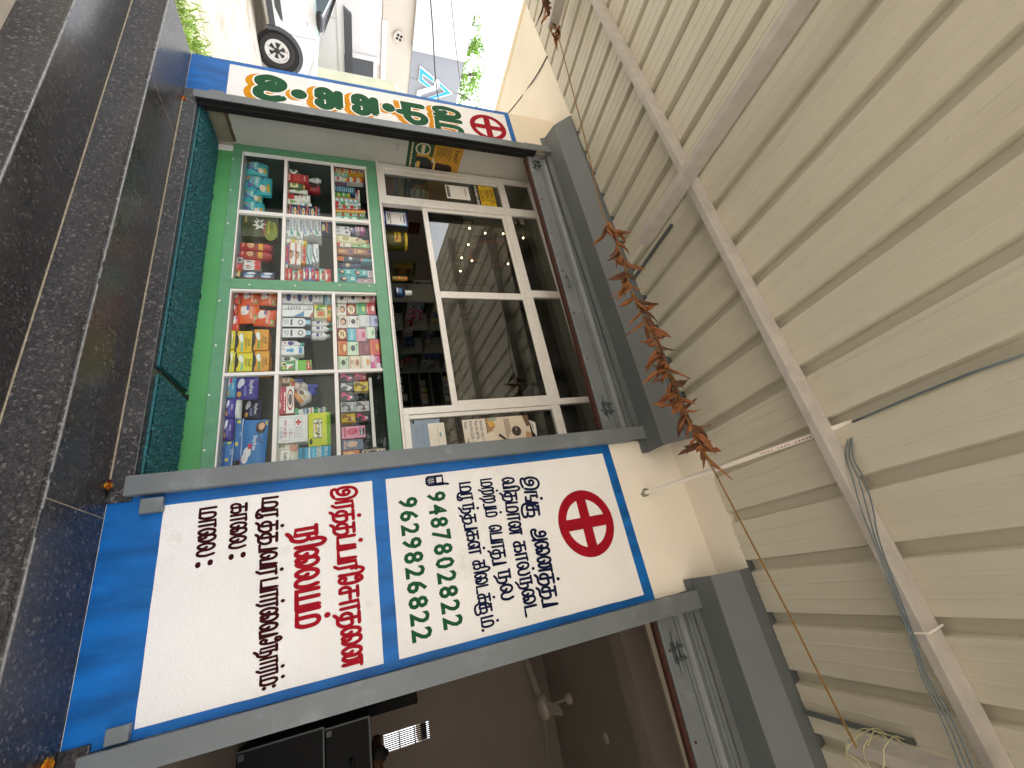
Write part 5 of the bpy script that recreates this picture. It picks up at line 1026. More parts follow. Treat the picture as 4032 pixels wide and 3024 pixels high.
goods('bottle', 'handwash_bottle', 'white and amber bottle with a blue cap leaning over', 'bottle', None, P3, (1140, 330, 1352, 470), '#e0dfe2', [('r', .0, .0, 1, .3, '#d08a3c'), ('e', .4, .5, .2, .14, '#6a4a34'), ('e', .7, .5, .14, .1, '#d8b86a')], y=.455, cap='#2f4ab0', cap_f=.28, tilt=-.55)
goods('box', 'belt_box', 'crimson and white box with a round portrait seal', 'box', None, P3, (966, 298, 1126, 562), '#b02440', [('r', 0, .52, 1, 1, '#ecebe8'), ('e', .5, .76, .40, .20, '#a8283c'), ('e', .5, .76, .32, .16, '#ecdfd6'), ('e', .5, .76, .22, .12, '#5a5256'), ('e', .3, .43, .1, .05, '#f4e6e6'), ('r', 0.41, 0.396, 0.51, 0.438, '#f4e6e6'), ('r', 0.535, 0.396, 0.635, 0.444, '#f4e6e6'), ('r', 0.66, 0.396, 0.76, 0.438, '#f4e6e6'), ('r', 0.785, 0.396, 0.885, 0.444, '#f4e6e6'), ('e', .7, .14, .14, .08, '#e0c4c0'), ('r', .1, .2, .5, .24, '#e5a4ae')], y=.46, dep=.06)
goods('pack', 'sponge_pack', 'clear pack with red trim behind the crimson box', 'pack', None, P3, (1132, 292, 1264, 420), '#cdbda8', [('p', [(0, .8), (.6, .6), (1, .9), (.5, 1)], '#c43a38'), ('e', .4, .4, .3, .2, '#e6dccb')], y=.52, dep=.04)
for i, b in enumerate(((1130, 486, 1342, 570), (1336, 478, 1440, 560))):
    goods('tube', 'gel_tube', ('white and green gel tube with a dark oval', 'shorter white and green gel tube at the back')[i], 'tube', None, P3, b, '#e4ebe6', [('e', .5, .6, .42, .16, '#2f5a8a'), ('t', 'Cool', .5, .6, .14, '#eef2f4'), ('r', .0, .0, 1, .2, '#4aa06c'), ('r', .0, .84, 1, .9, '#c0443a')], y=.47 + .03 * i, cap='#2f9a5e', cap_f=.14)
goods('box', 'first_aid_box', 'white first aid box with a red cross and contents list', 'first aid box', None, P3, (956, 576, 1256, 842), '#e9e9ec', [('r', .07, .05, .93, .95, '#c7c9d2'), ('r', .09, .06, .91, .94, '#ecebee'), ('e', .28, .70, .20, .15, '#8f93a4'), ('e', .28, .70, .18, .135, '#f2f1f2'), ('r', .24, .60, .32, .80, '#c3222e'), ('r', .17, .665, .39, .735, '#c3222e'), ('t', 'CARECELL', .66, .40, .05, '#b02a3a', -1.5708), ('t', 'FIRST AID BOX', .5, .28, .07, '#b02a3a')] + [('r', .45 + .05 * i, .1, .475 + .05 * i, .22, '#a4a8b6') for i in range(8)] + [('r', .48, .42 + .05 * i, .86, .435 + .05 * i, '#9ea2b2') for i in range(9)], y=.455, dep=.06)
goods('pack', 'wipes_pack', 'lemon yellow wipes pack with a green edge', 'wipes', None, P3, (1262, 540, 1476, 862), '#d9df3e', [('r', .0, .84, 1, 1, '#8fc23c'), ('r', .22, .22, .8, .62, '#4a5226'), ('r', .24, .235, .78, .605, '#eef0d2'), ('t', 'EASY BIRTH', .5, .46, .13, '#2c3a24'), ('e', .5, .34, .16, .04, '#e0b42a'), ('e', .88, .12, .08, .07, '#2c3a1c')], y=.46, dep=.05)
goods('pack', 'wipes_pack', 'cream baby wipes pack with a grey label frame', 'wipes', None, P3, (952, 850, 1160, 1080), '#ddd8ca', [('e', .2, .8, .18, .2, '#c98f74'), ('r', .26, .16, .92, .68, '#a5a8a2'), ('r', .29, .19, .89, .65, '#ecebe2'), ('t', 'babio', .6, .44, .17, '#3a4a4a'), ('e', .1, .16, .06, .05, '#6a7a3c'), ('e', .1, .32, .06, .05, '#6a7a3c')], y=.455, dep=.06)
goods('pack', 'diaper_pack', 'turquoise striped wide pack with dark lettering', 'pack', None, P3, (1164, 866, 1480, 1056), '#2aa0cc', [('r', 0, .1, 1, .2, '#1c7aa4'), ('r', 0, .32, 1, .36, '#dff0f6'), ('r', 0, .44, 1, .5, '#57c2e2'), ('r', 0, .56, 1, .70, '#e8f4f8'), ('t', 'KLASSIC', .5, .63, .11, '#1f3550'), ('t', 'ORIGAMI', .5, .86, .10, '#d8eef6')], y=.455, dep=.07)
UP_ = [((1566, 168, 1702, 252), '#2a2226', '#d24a82', 'black and pink slim box, lowest by the mullion'), ((1704, 166, 1832, 246), '#7c1f34', '#c44a5c', 'wine red slim box by the mullion'), ((1570, 260, 1704, 346), '#56565a', '#d8d8d8', 'grey and white streaked slim box'), ((1706, 250, 1844, 342), '#d0b42a', '#6a5a14', 'bright gold slim box'), ((1572, 350, 1708, 440), '#2a2226', '#d2467e', 'black and pink slim box, third row'), ((1576, 448, 1714, 546), '#a8aaac', '#4a4a4e', 'silver streaked slim box, lower'), ((1716, 440, 1854, 540), '#b4b2b6', '#5a4a54', 'silver streaked slim box, upper'), ((1580, 562, 1720, 646), '#c8a826', '#8a4a3a', 'gold slim box with red figures'), ((1722, 550, 1856, 638), '#2c1e24', '#c43a6a', 'black slim box with a rose slash')]
for i, (b, base, c2, lb) in enumerate(UP_):
    goods('box', 'slim_box', lb, 'box', 'slim dark and metallic boxes', P3, b, base, [('p', [(.05, .15), (.5, .05), (.95, .6), (.6, .9)], c2), ('r', .1, .1, .3, .4, c2), ('e', .6, .35, .18, .2, base), ('r', .5, .7, .6, .86, '#efe6e4' if base != '#d0b42a' else '#5a3a10'), ('r', .63, .72, .72, .84, '#efe6e4' if base != '#d0b42a' else '#5a3a10')], y=.455, dep=.04)
for b, base, c2, lb, t in (((1584, 682, 1815, 800), '#e08fae', '#c23a5c', 'pink carton with a dark rounded badge', 'durex'), ((1590, 812, 1796, 912), '#5b6a86', '#c4a894', 'slate blue carton with a couple', ''), ((1596, 918, 1760, 1010), '#cf7a26', '#e8b48a', 'orange carton with a couple', ''), ((1782, 902, 2010, 996), '#b9a48c', '#4a2a1c', 'brown chocolate carton with a dark rounded badge', 'durex')):
    goods('box', 'slim_box', lb, 'box', None, P3, b, base, [('e', .45, .45, .3, .24, c2), ('r', .1, .1, .9, .18, c2)] + ([('r', .2, .76, .8, .96, '#2a2f50'), ('t', t, .5, .86, .1, '#eef0f4')] if t else [('e', .35, .6, .14, .14, '#d8a888'), ('e', .6, .55, .14, .14, '#d8a888')]), y=.455, dep=.04)
m = MB().box(at(P3(1885, 220), y=.5).x, at(P3(1895, 890), y=.5).x, .49, .52, at(P3(1868, 560), y=.5).z, at(P3(1898, 560), y=.5).z, m_alu_w); m.build('shelf_strip', dc)

# ================================================================== papers, posters and stickers
def sheet(name, label, cat_, corners, base, deco, thick=.001, group=None, rot=False):
    """a thin flat sheet: corners bottom-left, bottom-right, top-right, top-left"""
    A, B, Cc, D_ = [Vector(c) for c in corners]; u = (B - A); v = (D_ - A); W_, H_ = u.length, v.length; u.normalize(); v = (v - u * u.dot(v)).normalized(); n_ = u.cross(v)
    m = MB(); m.prism([A, A + u * W_, A + u * W_ + v * H_, A + v * H_], -n_ * thick * .9, cm(base, .6)); o = m.build(name); tag(o, label, cat_, group)
    d = MB(); paint(d, lambda a, b, of: A + u * a + v * b + n_ * (of * .6), W_, H_, deco); d.build('printed_face', o); return o
nrv = Vector((1, 0, .0)); 
ndir = Vector((.335, .065, 0)).normalized(); cpl = ndir.dot(Vector((xr(.06), .06, 0)))
def rv(p, d=.0015): return at(p, plane=(ndir, cpl + d))
pc = [rv(WA(412, 345)), None, None, rv(WA(852, 405))]
pA, pB, pC_, pD = rv(WA(445, 97)), rv(WA(412, 346)), rv(WA(850, 404)), rv(WA(893, 172))
zlo, zhi = (pA.z + pB.z) / 2, (pC_.z + pD.z) / 2; y0, y1 = (pA.y + pD.y) / 2, (pB.y + pC_.y) / 2
def rvp(y, z, d=.0015): return Vector((xr(y), y, z)) + ndir * d
sheet('wall_poster', 'green and gold advertising poster with a smiling woman on the reveal', 'poster', (rvp(y0, zlo), rvp(y1, zlo), rvp(y1, zhi), rvp(y0, zhi)), '#c9962f',
      [('r', 0, 0, 1, .17, '#1f4a34'), ('p', [(0, .17), (.34, .17), (.2, .42), (0, .5)], '#1f4a34'), ('e', .24, .27, .2, .14, '#e8ddb8'), ('e', .24, .27, .16, .115, '#35614a'), ('r', .1, .24, .38, .30, '#e8ddb8'), ('t', 'Femi9', .34, .90, .085, '#2a1e10'), ('r', 0.07, 0.06, 0.146, 0.086, '#e6d9a8'), ('r', 0.166, 0.06, 0.242, 0.09, '#e6d9a8'), ('r', 0.261, 0.06, 0.338, 0.086, '#e6d9a8'), ('r', 0.357, 0.06, 0.433, 0.09, '#e6d9a8'), ('r', 0.452, 0.06, 0.529, 0.086, '#e6d9a8'), ('r', 0.548, 0.06, 0.624, 0.09, '#e6d9a8'), ('r', 0.643, 0.06, 0.72, 0.086, '#e6d9a8'), ('r', 0.739, 0.06, 0.815, 0.09, '#e6d9a8'), ('r', 0.834, 0.06, 0.911, 0.086, '#e6d9a8'), ('p', [(.5, .17), (.96, .17), (.97, .3), (.9, .46), (.62, .46), (.5, .36)], '#191a1c'), ('p', [(.72, .17), (.99, .17), (.97, .24), (.75, .22)], '#b9bfc4'), ('e', .80, .74, .15, .13, '#2a1712'), ('p', [(.62, .46), (.98, .46), (.98, .72), (.66, .68)], '#241a17'), ('e', .80, .735, .085, .075, '#d9a585'), ('r', .775, .715, .825, .725, '#a04038'), ('e', .77, .75, .012, .008, '#2a1a14'), ('e', .83, .75, .012, .008, '#2a1a14'), ('r', .5, .46, .66, .5, '#d8cfc0'), ('r', .6, .5, .95, .54, '#e4c068'), ('r', .12, .40, .46, .46, '#1f4a34'), ('r', .66, .19, .98, .25, '#e0b44c')] + mini('#7a5a1c', 7, .1, .56, .52, .8, 4))
m = MB(); v, f, wd = txt('CN 141', .0); hh = .020; za = rv(WA(350, 130)); 
m.add([rvp(za.y + .0 + a * hh * .9, za.z - .01 + b * hh, .0008) for a, b in v], f, cm('#4a4640', .8)); m.build('scribble', [c for c in bld.children if c.name.startswith('reveal')][0])
YG = YC + .009
def onglass(p): return at(p, y=YG)
def flat(z_, bl, br, tr, tl, name, label, cat_, base, deco, y=YG, group=None):
    q = [at(z_(*p), y=y) for p in (bl, br, tr, tl)]; xa, xb = (q[0].x + q[3].x) / 2, (q[1].x + q[2].x) / 2; za, zb = (q[0].z + q[1].z) / 2, (q[2].z + q[3].z) / 2
    return sheet(name, label, cat_, ((xa, y, za), (xb, y, za), (xb, y, zb), (xa, y, zb)), base, deco, group=group)
flat(WA, (960, 475), (1000, 650), (1180, 672), (1140, 495), 'service_sticker', 'yellow and black sticker listing photocopy, print and scan services on the narrow pane', 'sticker', '#1b1a18', [('r', .03, .27, .97, .97, '#ddb321'), ('t', 'XEROX', .5, .84, .19, '#1c1a14'), ('t', 'PRINT', .5, .62, .19, '#1c1a14'), ('t', 'SCAN', .5, .40, .19, '#1c1a14'), ('t', 'AVAILABLE HERE!', .5, .14, .11, '#f0eee6'), ('r', .86, .45, .94, .53, '#a88a1c'), ('r', .06, .45, .14, .53, '#a88a1c'), ('e', .92, .75, .04, .05, '#a88a1c')])
flat(WA, (740, 478), (760, 590), (952, 608), (935, 500), 'payment_card', 'blank white payment card stuck on the narrow pane', 'card', '#e9e6e0', [('r', .1, .04, .9, .16, '#6d6a66'), ('r', .1, .80, .8, .83, '#9a968f'), ('r', .1, .86, .6, .885, '#9a968f'), ('e', .12, .10, .05, .03, '#3a3836')])
flat(WB, (600, 1090), (620, 1290), (758, 1278), (733, 1082), 'payment_card', 'cream payment card stuck on the pane beside the wide pillar', 'card', '#e6e0d2', [('e', .5, .70, .1, .06, '#5d9aa8'), ('r', 0.15, 0.548, 0.29, 0.569, '#5a564e'), ('r', 0.325, 0.548, 0.465, 0.572, '#5a564e'), ('r', 0.5, 0.548, 0.64, 0.569, '#5a564e'), ('r', 0.675, 0.548, 0.815, 0.572, '#5a564e'), ('r', .94, .5, 1, 1, '#3f8ac0')])
flat(WB, (885, 1062), (912, 1290), (1108, 1268), (1076, 1048), 'price_list', 'white price list for photocopies and print outs taped inside the pane', 'notice', '#e2d9cc', [('t', 'Xerox (per copy)- 1.50rs', .52, .80, .12, '#2e2a26'), ('t', 'Print Out (B/W)-   5rs', .52, .58, .12, '#2e2a26'), ('t', 'Print Out (CLR)- 10rs', .52, .36, .12, '#2e2a26'), ('t', 'Scan        -10rs', .52, .14, .12, '#2e2a26')])
flat(WB, (1078, 1048), (1118, 1262), (1472, 1235), (1425, 1018), 'soap_poster', 'cream soap advertisement with a round black seal above the price list', 'poster', '#dacbb6', [('p', [(0, 0), (.55, 0), (.5, .10), (.35, .18), (.1, .16), (0, .25)], '#a9835c'), ('p', [(.1, .02), (.35, .05), (.3, .2), (.12, .16)], '#d9a948'), ('p', [(.0, .05), (.14, .06), (.12, .26), (.0, .22)], '#9aa890'), ('e', .75, .06, .2, .12, '#e6d8c4'), ('p', [(.62, .26), (.7, .22), (.9, .36), (.88, .42)], '#2a231d'), ('e', .58, .66, .19, .11, '#1d1916'), ('e', .58, .66, .165, .095, '#3a332c'), ('r', 0.45, 0.651, 0.502, 0.667, '#d8cbb4'), ('r', 0.515, 0.651, 0.567, 0.669, '#d8cbb4'), ('r', 0.58, 0.651, 0.632, 0.667, '#d8cbb4'), ('r', 0.645, 0.651, 0.697, 0.669, '#d8cbb4'), ('p', [(0, .86), (.45, .92), (.4, 1), (0, 1)], '#6b513c'), ('p', [(.62, .88), (.95, .84), (1, .98), (.7, 1)], '#b98a68'), ('r', .86, .74, .95, .79, '#c9604c')] + mini('#7d6c58', 5, .08, .92, .40, .54, 6))
cp_ = bpy.data.objects.new('x', None); bpy.data.objects.remove(cp_)
m = MB(); rr = random.Random(2)
for k in range(4):
    a = at(WB(1440 + 14 * k, 1062 + 6 * k), y=YG - .004); b_ = at(WB(1478 + 8 * k, 1165 + 10 * k), y=YG - .006); mid = a.lerp(b_, .5) + Vector((0, -.006, .008 * math.sin(k)))
    m.tube(cat([a, mid, b_], 4), .0045, cm('#dfddd8', .5), 7)
tag(m.build('cotton_buds', smooth=True), 'bunch of white twisted tags hanging at the top of the soap advertisement', 'tags')
sl_card = flat(WB, (830, 828), (845, 925), (905, 920), (888, 825), 'counter_card', 'small printed card standing inside the sliding pane', 'card', '#c9bfae', [('r', .1, .55, .9, .9, '#9fb4a4'), ('e', .5, .7, .2, .15, '#4a6a5a')] + mini('#8a6a3c', 5, .1, .9, .06, .5, 2), y=YC + .045)

# ---- the shop inside the window
goods('jar', 'sweet_jar', 'clear sweet jar with a yellow lid standing in the serving gap', 'jar', None, fr(1450, 800, .24108), (255, 395, 640, 630), '#4d4a1c', [('r', .1, .5, .9, .8, '#c2a42c'), ('r', 0.25, 0.604, 0.383, 0.666, '#3a1f18'), ('r', 0.417, 0.604, 0.55, 0.676, '#3a1f18'), ('r', 0.583, 0.604, 0.717, 0.666, '#3a1f18'), ('e', .75, .6, .08, .05, '#b8402a')], y=.56, cap='#cfae22', cap_f=.12)
cz = fr(1450, 800, .24108)
def inner_sheet(bl, br, tr, tl, name, label, cat_, base, deco, y): return flat(cz, bl, br, tr, tl, name, label, cat_, base, deco, y=y)
inner_sheet((215, 100), (235, 340), (650, 385), (625, 165), 'payment_stand', 'blue edged white payment stand in the serving gap', 'stand', '#2f3f86', [('r', .06, .16, .94, .94, '#ecebe8'), ('r', 0, .55, .055, 1, '#4fa6d6'), ('r', .945, .55, 1, 1, '#4fa6d6'), ('r', .2, .84, .8, .9, '#5a7a9a'), ('r', .12, .30, .9, .34, '#6a6866'), ('r', .12, .22, .7, .26, '#6a6866'), ('r', .3, .72, .7, .745, '#8a8a88'), ('r', 0.25, 0.056, 0.383, 0.098, '#dfe4f0'), ('r', 0.417, 0.056, 0.55, 0.104, '#dfe4f0'), ('r', 0.583, 0.056, 0.717, 0.098, '#dfe4f0')], .50)
for k, (b, base, lb, y_) in enumerate((((252, 398, 445, 570), '#22374f', 'navy cough lozenge box with an orange foot in the narrow pane', .47),)):
    goods('box', 'lozenge_box', lb, 'box', None, WA, b, '#2a3580', [('r', 0, 0, 1, .2, '#d2562c'), ('p', [(0, .2), (1, .2), (1, .3), (0, .42)], '#d2562c'), ('t', 'cofsils', .5, .42, .2, '#eef0f4'), ('r', 0, .52, 1, .70, '#d8c12c'), ('r', 0, .72, 1, 1, '#4a5a68')], y=.47, dep=.06, floor=.345)
goods('jar', 'tablet_jar', 'white tablet jar with orange marks and a red lid in the narrow pane', 'jar', None, WA, (440, 478, 630, 600), '#d8d4cc', [('r', .05, .1, .95, .8, '#e6e2da'), ('p', [(.1, .4), (.5, .2), (.6, .5)], '#d8642c'), ('r', .2, .62, .8, .68, '#c4402f'), ('r', .05, .82, .95, .92, '#d8b92c')], y=.47, cap='#c23a22', cap_f=.16, floor=.345)
goods('jar', 'tablet_jar', 'dim tablet jar with a red lid behind the white one', 'jar', None, WA, (400, 400, 565, 480), '#8a8178', [('r', .1, .3, .9, .7, '#a89f94')], y=.56, cap='#a83220', cap_f=.16, floor=.345)
# shelving round the far corner of the shop
m_shelf = M('white_shelf_board', '#b9bab4', .6, var=.04); m_sback = M('green_shelf_back', '#16392a', .7, var=.1)
su = thing('wall_shelving', 'tall white framed shelving with dark green backs round the corner of the shop', 'shelving', (-3.4, 3.2, ZF))
MB().box(-3.595, -3.58, 2.16, 4.38, ZF, 1.76, m_sback).build('back_board', su); MB().box(-3.579, -.32, 4.37, 4.395, ZF, 1.76, m_sback).build('back_board', su)
ZSH = (-.40, -.05, .33, .69, 1.02, 1.39, 1.76)
for z_ in ZSH:
    MB().box(-3.578, -3.30, 2.16, 4.36, z_, z_ + .02, m_shelf).build('shelf_board', su); MB().box(-3.299, -.33, 4.05, 4.365, z_, z_ + .02, m_shelf).build('shelf_board', su)
for z_ in (.51, .86, 1.20): MB().box(-3.299, -.33, 4.05, 4.365, z_, z_ + .015, m_shelf).build('shelf_board', su)
for y_ in (2.16, 2.79, 3.42, 4.04): MB().box(-3.577, -3.298, y_, y_ + .02, ZF, 1.7595, m_shelf).build('upright', su)
for x_ in (-2.71, -2.12, -1.53, -.94, -.36): MB().box(x_, x_ + .02, 4.048, 4.364, ZF, 1.7595, m_shelf).build('upright', su)
rr = random.Random(12); pal = ['#e6e4de', '#dfe2e6', '#c8423a', '#4a6fa6', '#e2d06a', '#6aaa8a', '#d48aaa', '#eeeae0', '#aab4c8', '#d9b28a', '#f0eeea', '#e8e8ea']
protos = []
for i, c in enumerate(pal):
    w_, h_, d_ = rr.uniform(.07, .13), rr.uniform(.05, .11), .1
    m = MB().box(-w_ / 2, w_ / 2, -d_ / 2, d_ / 2, 0, h_, cm(c, .6)).box(-w_ * .4, w_ * .4, -d_ / 2 - .0006, -d_ / 2 - .0001, h_ * .2, h_ * .5, cm(rr.choice(pal), .6)).box(-w_ * .4, w_ * .1, -d_ / 2 - .0006, -d_ / 2 - .0001, h_ * .65, h_ * .8, cm('#3a3f48', .6))
    o = m.build('medicine_carton', org=(0, 0, 0)); tag(o, 'small medicine carton on the dim shelving inside the shop', 'carton', 'medicine cartons on the inner shelving'); protos.append((o, w_, h_))
used = set()
for z_ in (.35, .71, 1.04, 1.41):
    for side in range(2):
        t = 2.22 if side == 0 else -3.2
        while t < (3.98 if side == 0 else -.45):
            i = rr.randrange(len(protos)); o, w_, h_ = protos[i]
            near = (min(abs(t - q) for q in (2.17, 2.8, 3.43)) < .09) if side == 0 else (min(abs(t - q) for q in (-2.70, -2.11, -1.52, -.93)) < .09)
            if rr.random() < .85 and not near:
                for st_ in range(rr.choice((1, 1, 2, 2, 3)) if z_ != .71 or side == 0 else 1):
                    if h_ * (st_ + 1) > (.14 if side else .27): break
                    c = o if i not in used else o.copy()
                    if i in used: col.objects.link(c)
                    used.add(i)
                    if side == 0: c.location = (-3.37 + rr.uniform(-.02, .01), t, z_ + h_ * st_ + .0004); c.rotation_euler = (0, 0, 1.5708 + rr.uniform(-.06, .06))
                    else: c.location = (t, 4.12 + rr.uniform(-.01, .02), z_ + h_ * st_ + .0004); c.rotation_euler = (0, 0, rr.uniform(-.06, .06))
            t += w_ + rr.uniform(.005, .05)
for i, (o, _, _) in enumerate(protos):
    if i not in used: bpy.data.objects.remove(o)
def onwall(z_, b, name, label, cat_, base, deco, x=-3.585):
    x0, y0, x1, y1 = b; ym, xm = (y0 + y1) / 2, (x0 + x1) / 2
    lo, hi, le, ri = at(z_(x0, ym), x=x), at(z_(x1, ym), x=x), at(z_(xm, y0), x=x), at(z_(xm, y1), x=x)
    return sheet(name, label, cat_, ((x, le.y, lo.z), (x, ri.y, lo.z), (x, ri.y, hi.z), (x, le.y, hi.z)), base, deco, thick=.006)
onwall(cz, (380, 950, 790, 1190), 'wall_chart', 'ochre and olive printed chart on the dim side wall', 'poster', '#8f8a62', [('r', .22, .1, .4, .9, '#c79a3c'), ('r', .5, .1, .95, .8, '#5d4a2c'), ('e', .7, .45, .3, .14, '#a8763a'), ('r', .05, .85, .95, .95, '#3d4430')])
onwall(cz, (735, 1262, 1000, 1495), 'strip_pack_card', 'white card of red and blue strip packs on the dim side wall', 'card', '#d8d6d2', [('r', .1 + .2 * i, .05, .24 + .2 * i, .38, '#54606e') for i in range(4)] + [('r', .06, .44, .94, .52, '#b0373a')] + [('r', .1 + .2 * i, .6, .24 + .2 * i, .92, '#8a9098') for i in range(4)])
onwall(cz, (440, 1260, 725, 1300), 'green_board', 'narrow dark green board on the dim side wall', 'board', '#1f4a2e', [])
onwall(cz, (345, 710, 690, 900), 'blank_board', 'plain grey board on the dim side wall beside the serving gap', 'board', '#8d8b88', [])
onwall(cz, (660, 320, 840, 500), 'dark_poster', 'dark maroon poster on the dim side wall', 'poster', '#4a1f1c', [('r', .2, .2, .8, .35, '#7a4a3a'), ('e', .5, .65, .3, .2, '#5f2f28')])
goods('bottle', 'spray_bottle', 'navy bottle with a domed white top inside the serving gap', 'bottle', None, cz, (440, 1350, 715, 1480), '#22355c', [('r', .1, .4, .9, .62, '#3f7fae'), ('r', .2, .15, .8, .3, '#dfe4ea')], y=.62, cap='#e4e6e8', cap_f=.4)
goods('jar', 'sweet_jar', 'clear jar of orange sweets inside the serving gap', 'jar', None, cz, (395, 1178, 640, 1240), '#a8752a', [('r', .1, .1, .9, .25, '#4f8f3a'), ('r', .1, .5, .9, .6, '#d8a84a')], y=.62, cap='#c8822c', cap_f=.15)
# pictures and lamps on the far wall
m_frame = M('dark_picture_frame', '#2c211b', .5, var=.1)
XL = -3.585
def lw_(p, x=XL): return at(WA(*p), x=x)
pa, pb = lw_((890, 770)), lw_((770, 1160)); pt = lw_((975, 790))
yl0, yl1, zl0 = pa.y, min(pb.y, 3.4), (pa.z + pb.z) / 2; hl = max(.14, pt.z - pa.z)
pf = thing('picture_row', 'long dark framed row of small pictures on the inner side wall', 'picture', (XL, (yl0 + yl1) / 2, zl0))
m = MB().box(XL - .012, XL, yl0, yl1, zl0, zl0 + hl, m_frame); m.build('frame', pf, bevel=.004)
for k in range(6):
    q0 = yl0 + (yl1 - yl0) * (k + .12) / 6; q1 = yl0 + (yl1 - yl0) * (k + .88) / 6
    MB().box(XL + .0005, XL + .004, q0, q1, zl0 + hl * .16, zl0 + hl * .84, cm(('#8b7a70', '#9a7f6c', '#7f7a7c', '#958371', '#8b7368', '#7d7570')[k], .5)).build('picture', pf)
ga, gb, gc = lw_((930, 900)), lw_((890, 1120)), lw_((1290, 1050)); y0g, y1g, z0g, z1g = ga.y, gb.y, (ga.z + gb.z) / 2, gc.z
gp_ = thing('garlanded_picture', 'framed picture hung with an orange flower garland inside the shop', 'picture', (XL, (y0g + y1g) / 2, z0g))
MB().box(XL - .012, XL + .010, y0g, y1g, z0g, z1g, m_frame).build('frame', gp_, bevel=.005)
MB().box(XL + .0105, XL + .013, y0g + .04, y1g - .04, z0g + .04, z1g - .04, cm('#7c4a34', .5)).build('picture', gp_)
m = MB(); rr = random.Random(5)
for i in range(46):
    t = i / 45; a = math.pi * t; ym, ry = (y0g + y1g) / 2, (y1g - y0g) * .5
    m.lathe((XL + .03, ym + ry * math.cos(a), z1g - (z1g - z0g) * .9 * math.sin(a) ** .8), [(.006, -.012), (.022, -.004), (.022, .006), (.006, .014)], m_mari if i % 5 else m_mari2, 8)
m.build('garland', gp_)
lp = [lw_(p, XL + .06) for p in ((870, 1195), (880, 1085), (965, 1110), (1265, 1135), (1290, 1040), (1390, 920), (1225, 885), (1075, 880), (945, 840), (935, 975))]
sl2 = thing('string_lights', 'string of tiny warm lamps looped round the garlanded picture', 'string lights', tuple(lp[0])); m_lamp = emis('lamp_glow', (1, .82, .45), 10)
MB().tube(cat(lp + [lp[0]], 4), .002, m_black, 5).build('wire', sl2)
for p in lp: MB().lathe(tuple(p), [(.003, -.012), (.011, -.004), (.011, .006), (.003, .012)], m_lamp, 8).build('bulb', sl2)
# ceiling fans
m_fan = M('white_fan_enamel', '#cfc6bb', .4, var=.04)
def fan(label, mx_, my, zc, drop, ang, r=.58):
    f = thing('ceiling_fan', label, 'fan', (mx_, my, zc - drop), 'ceiling fans')
    MB().lathe((mx_, my, zc - .07), [(.03, 0), (.055, .02), (.06, .068)], m_fan, 16).lathe((mx_, my, zc - drop), [(.011, .05), (.011, drop - .06)], m_fan, 10).build('rod', f, smooth=True, auto=40)
    MB().lathe((mx_, my, zc - drop - .06), [(.03, -.02), (.10, 0), (.125, .03), (.125, .07), (.08, .10), (.02, .12)], m_fan, 24).build('motor', f, smooth=True, auto=40)
    for k in range(3):
        a = ang + 2.0944 * k; d = Vector((math.cos(a), math.sin(a), 0)); s = Vector((-math.sin(a), math.cos(a), 0)); c = Vector((mx_, my, zc - drop - .02))
        m = MB(); vs = []; 
        for t, wq in ((.10, .025), (.2, .05), (.35, .066), (.9, .058), (1, .04)): vs += [c + d * r * t - s * wq + Vector((0, 0, -.012)), c + d * r * t + s * wq + Vector((0, 0, .012))]
        m.add(vs, [(2 * i, 2 * i + 1, 2 * i + 3, 2 * i + 2) for i in range(4)], m_fan); o = m.build('blade', f); so = o.modifiers.new('thick', 'SOLIDIFY'); so.thickness = .004
fp = at(WB(1755, 795), z=2.33); fan('white ceiling fan seen through the glazed shop front', fp.x, fp.y, 2.35, .34, .9)
fp2 = at(Q3(1622, 580), z=2.28); fan('white ceiling fan in the dark open room', fp2.x, fp2.y, 2.30, .34, 2.5)

# ================================================================== the open room behind the second shutter
MB().box(.12, 4.2, 1.62, 1.86, 2.08, 2.299, m_inwall2).build('beam', bld)
m_day = emis('daylight_pane', (.93, .97, 1.0), .9)
vq = [at(Q3(*p), y=4.35) for p in ((858, 812), (895, 722), (1018, 682), (1048, 735))]
vx0, vx1 = min(p.x for p in vq), max(p.x for p in vq); vz0, vz1 = min(p.z for p in vq), max(p.z for p in vq)
MB().box(.101, vx0, 4.37, 4.43, ZF, 2.299, m_inwall2).box(vx1, 4.199, 4.37, 4.43, ZF, 2.299, m_inwall2).box(vx0, vx1, 4.37, 4.43, ZF, vz0, m_inwall2).box(vx0, vx1, 4.37, 4.43, vz1, 2.299, m_inwall2).build('inner_wall', bld)
vn = thing('ventilator', 'small barred ventilator window high in the dark room', 'window', ((vx0 + vx1) / 2, 4.4, vz0))
m = MB()
for i in range(1, 9): m.box(vx0 + (vx1 - vx0) * i / 9 - .006, vx0 + (vx1 - vx0) * i / 9 + .006, 4.385, 4.397, vz0, vz1, m_black)
for i in (1, 2): m.box(vx0, vx1, 4.381, 4.3845, vz0 + (vz1 - vz0) * i / 3 - .006, vz0 + (vz1 - vz0) * i / 3 + .006, m_black)
m.build('grille', vn)
MB().box(vx0 - .1, vx1 + .1, 4.44, 5.1, vz1 - .10, vz1 - .03, m_inwall).build('outer_shade', vn)  # added box, out of view, darkens the upper half of the ventilator
MB().box(vx0 - .02, vx1 + .02, 4.36, 4.3695, vz0 - .03, vz0 - .001, m_inwall).build('sill', vn)
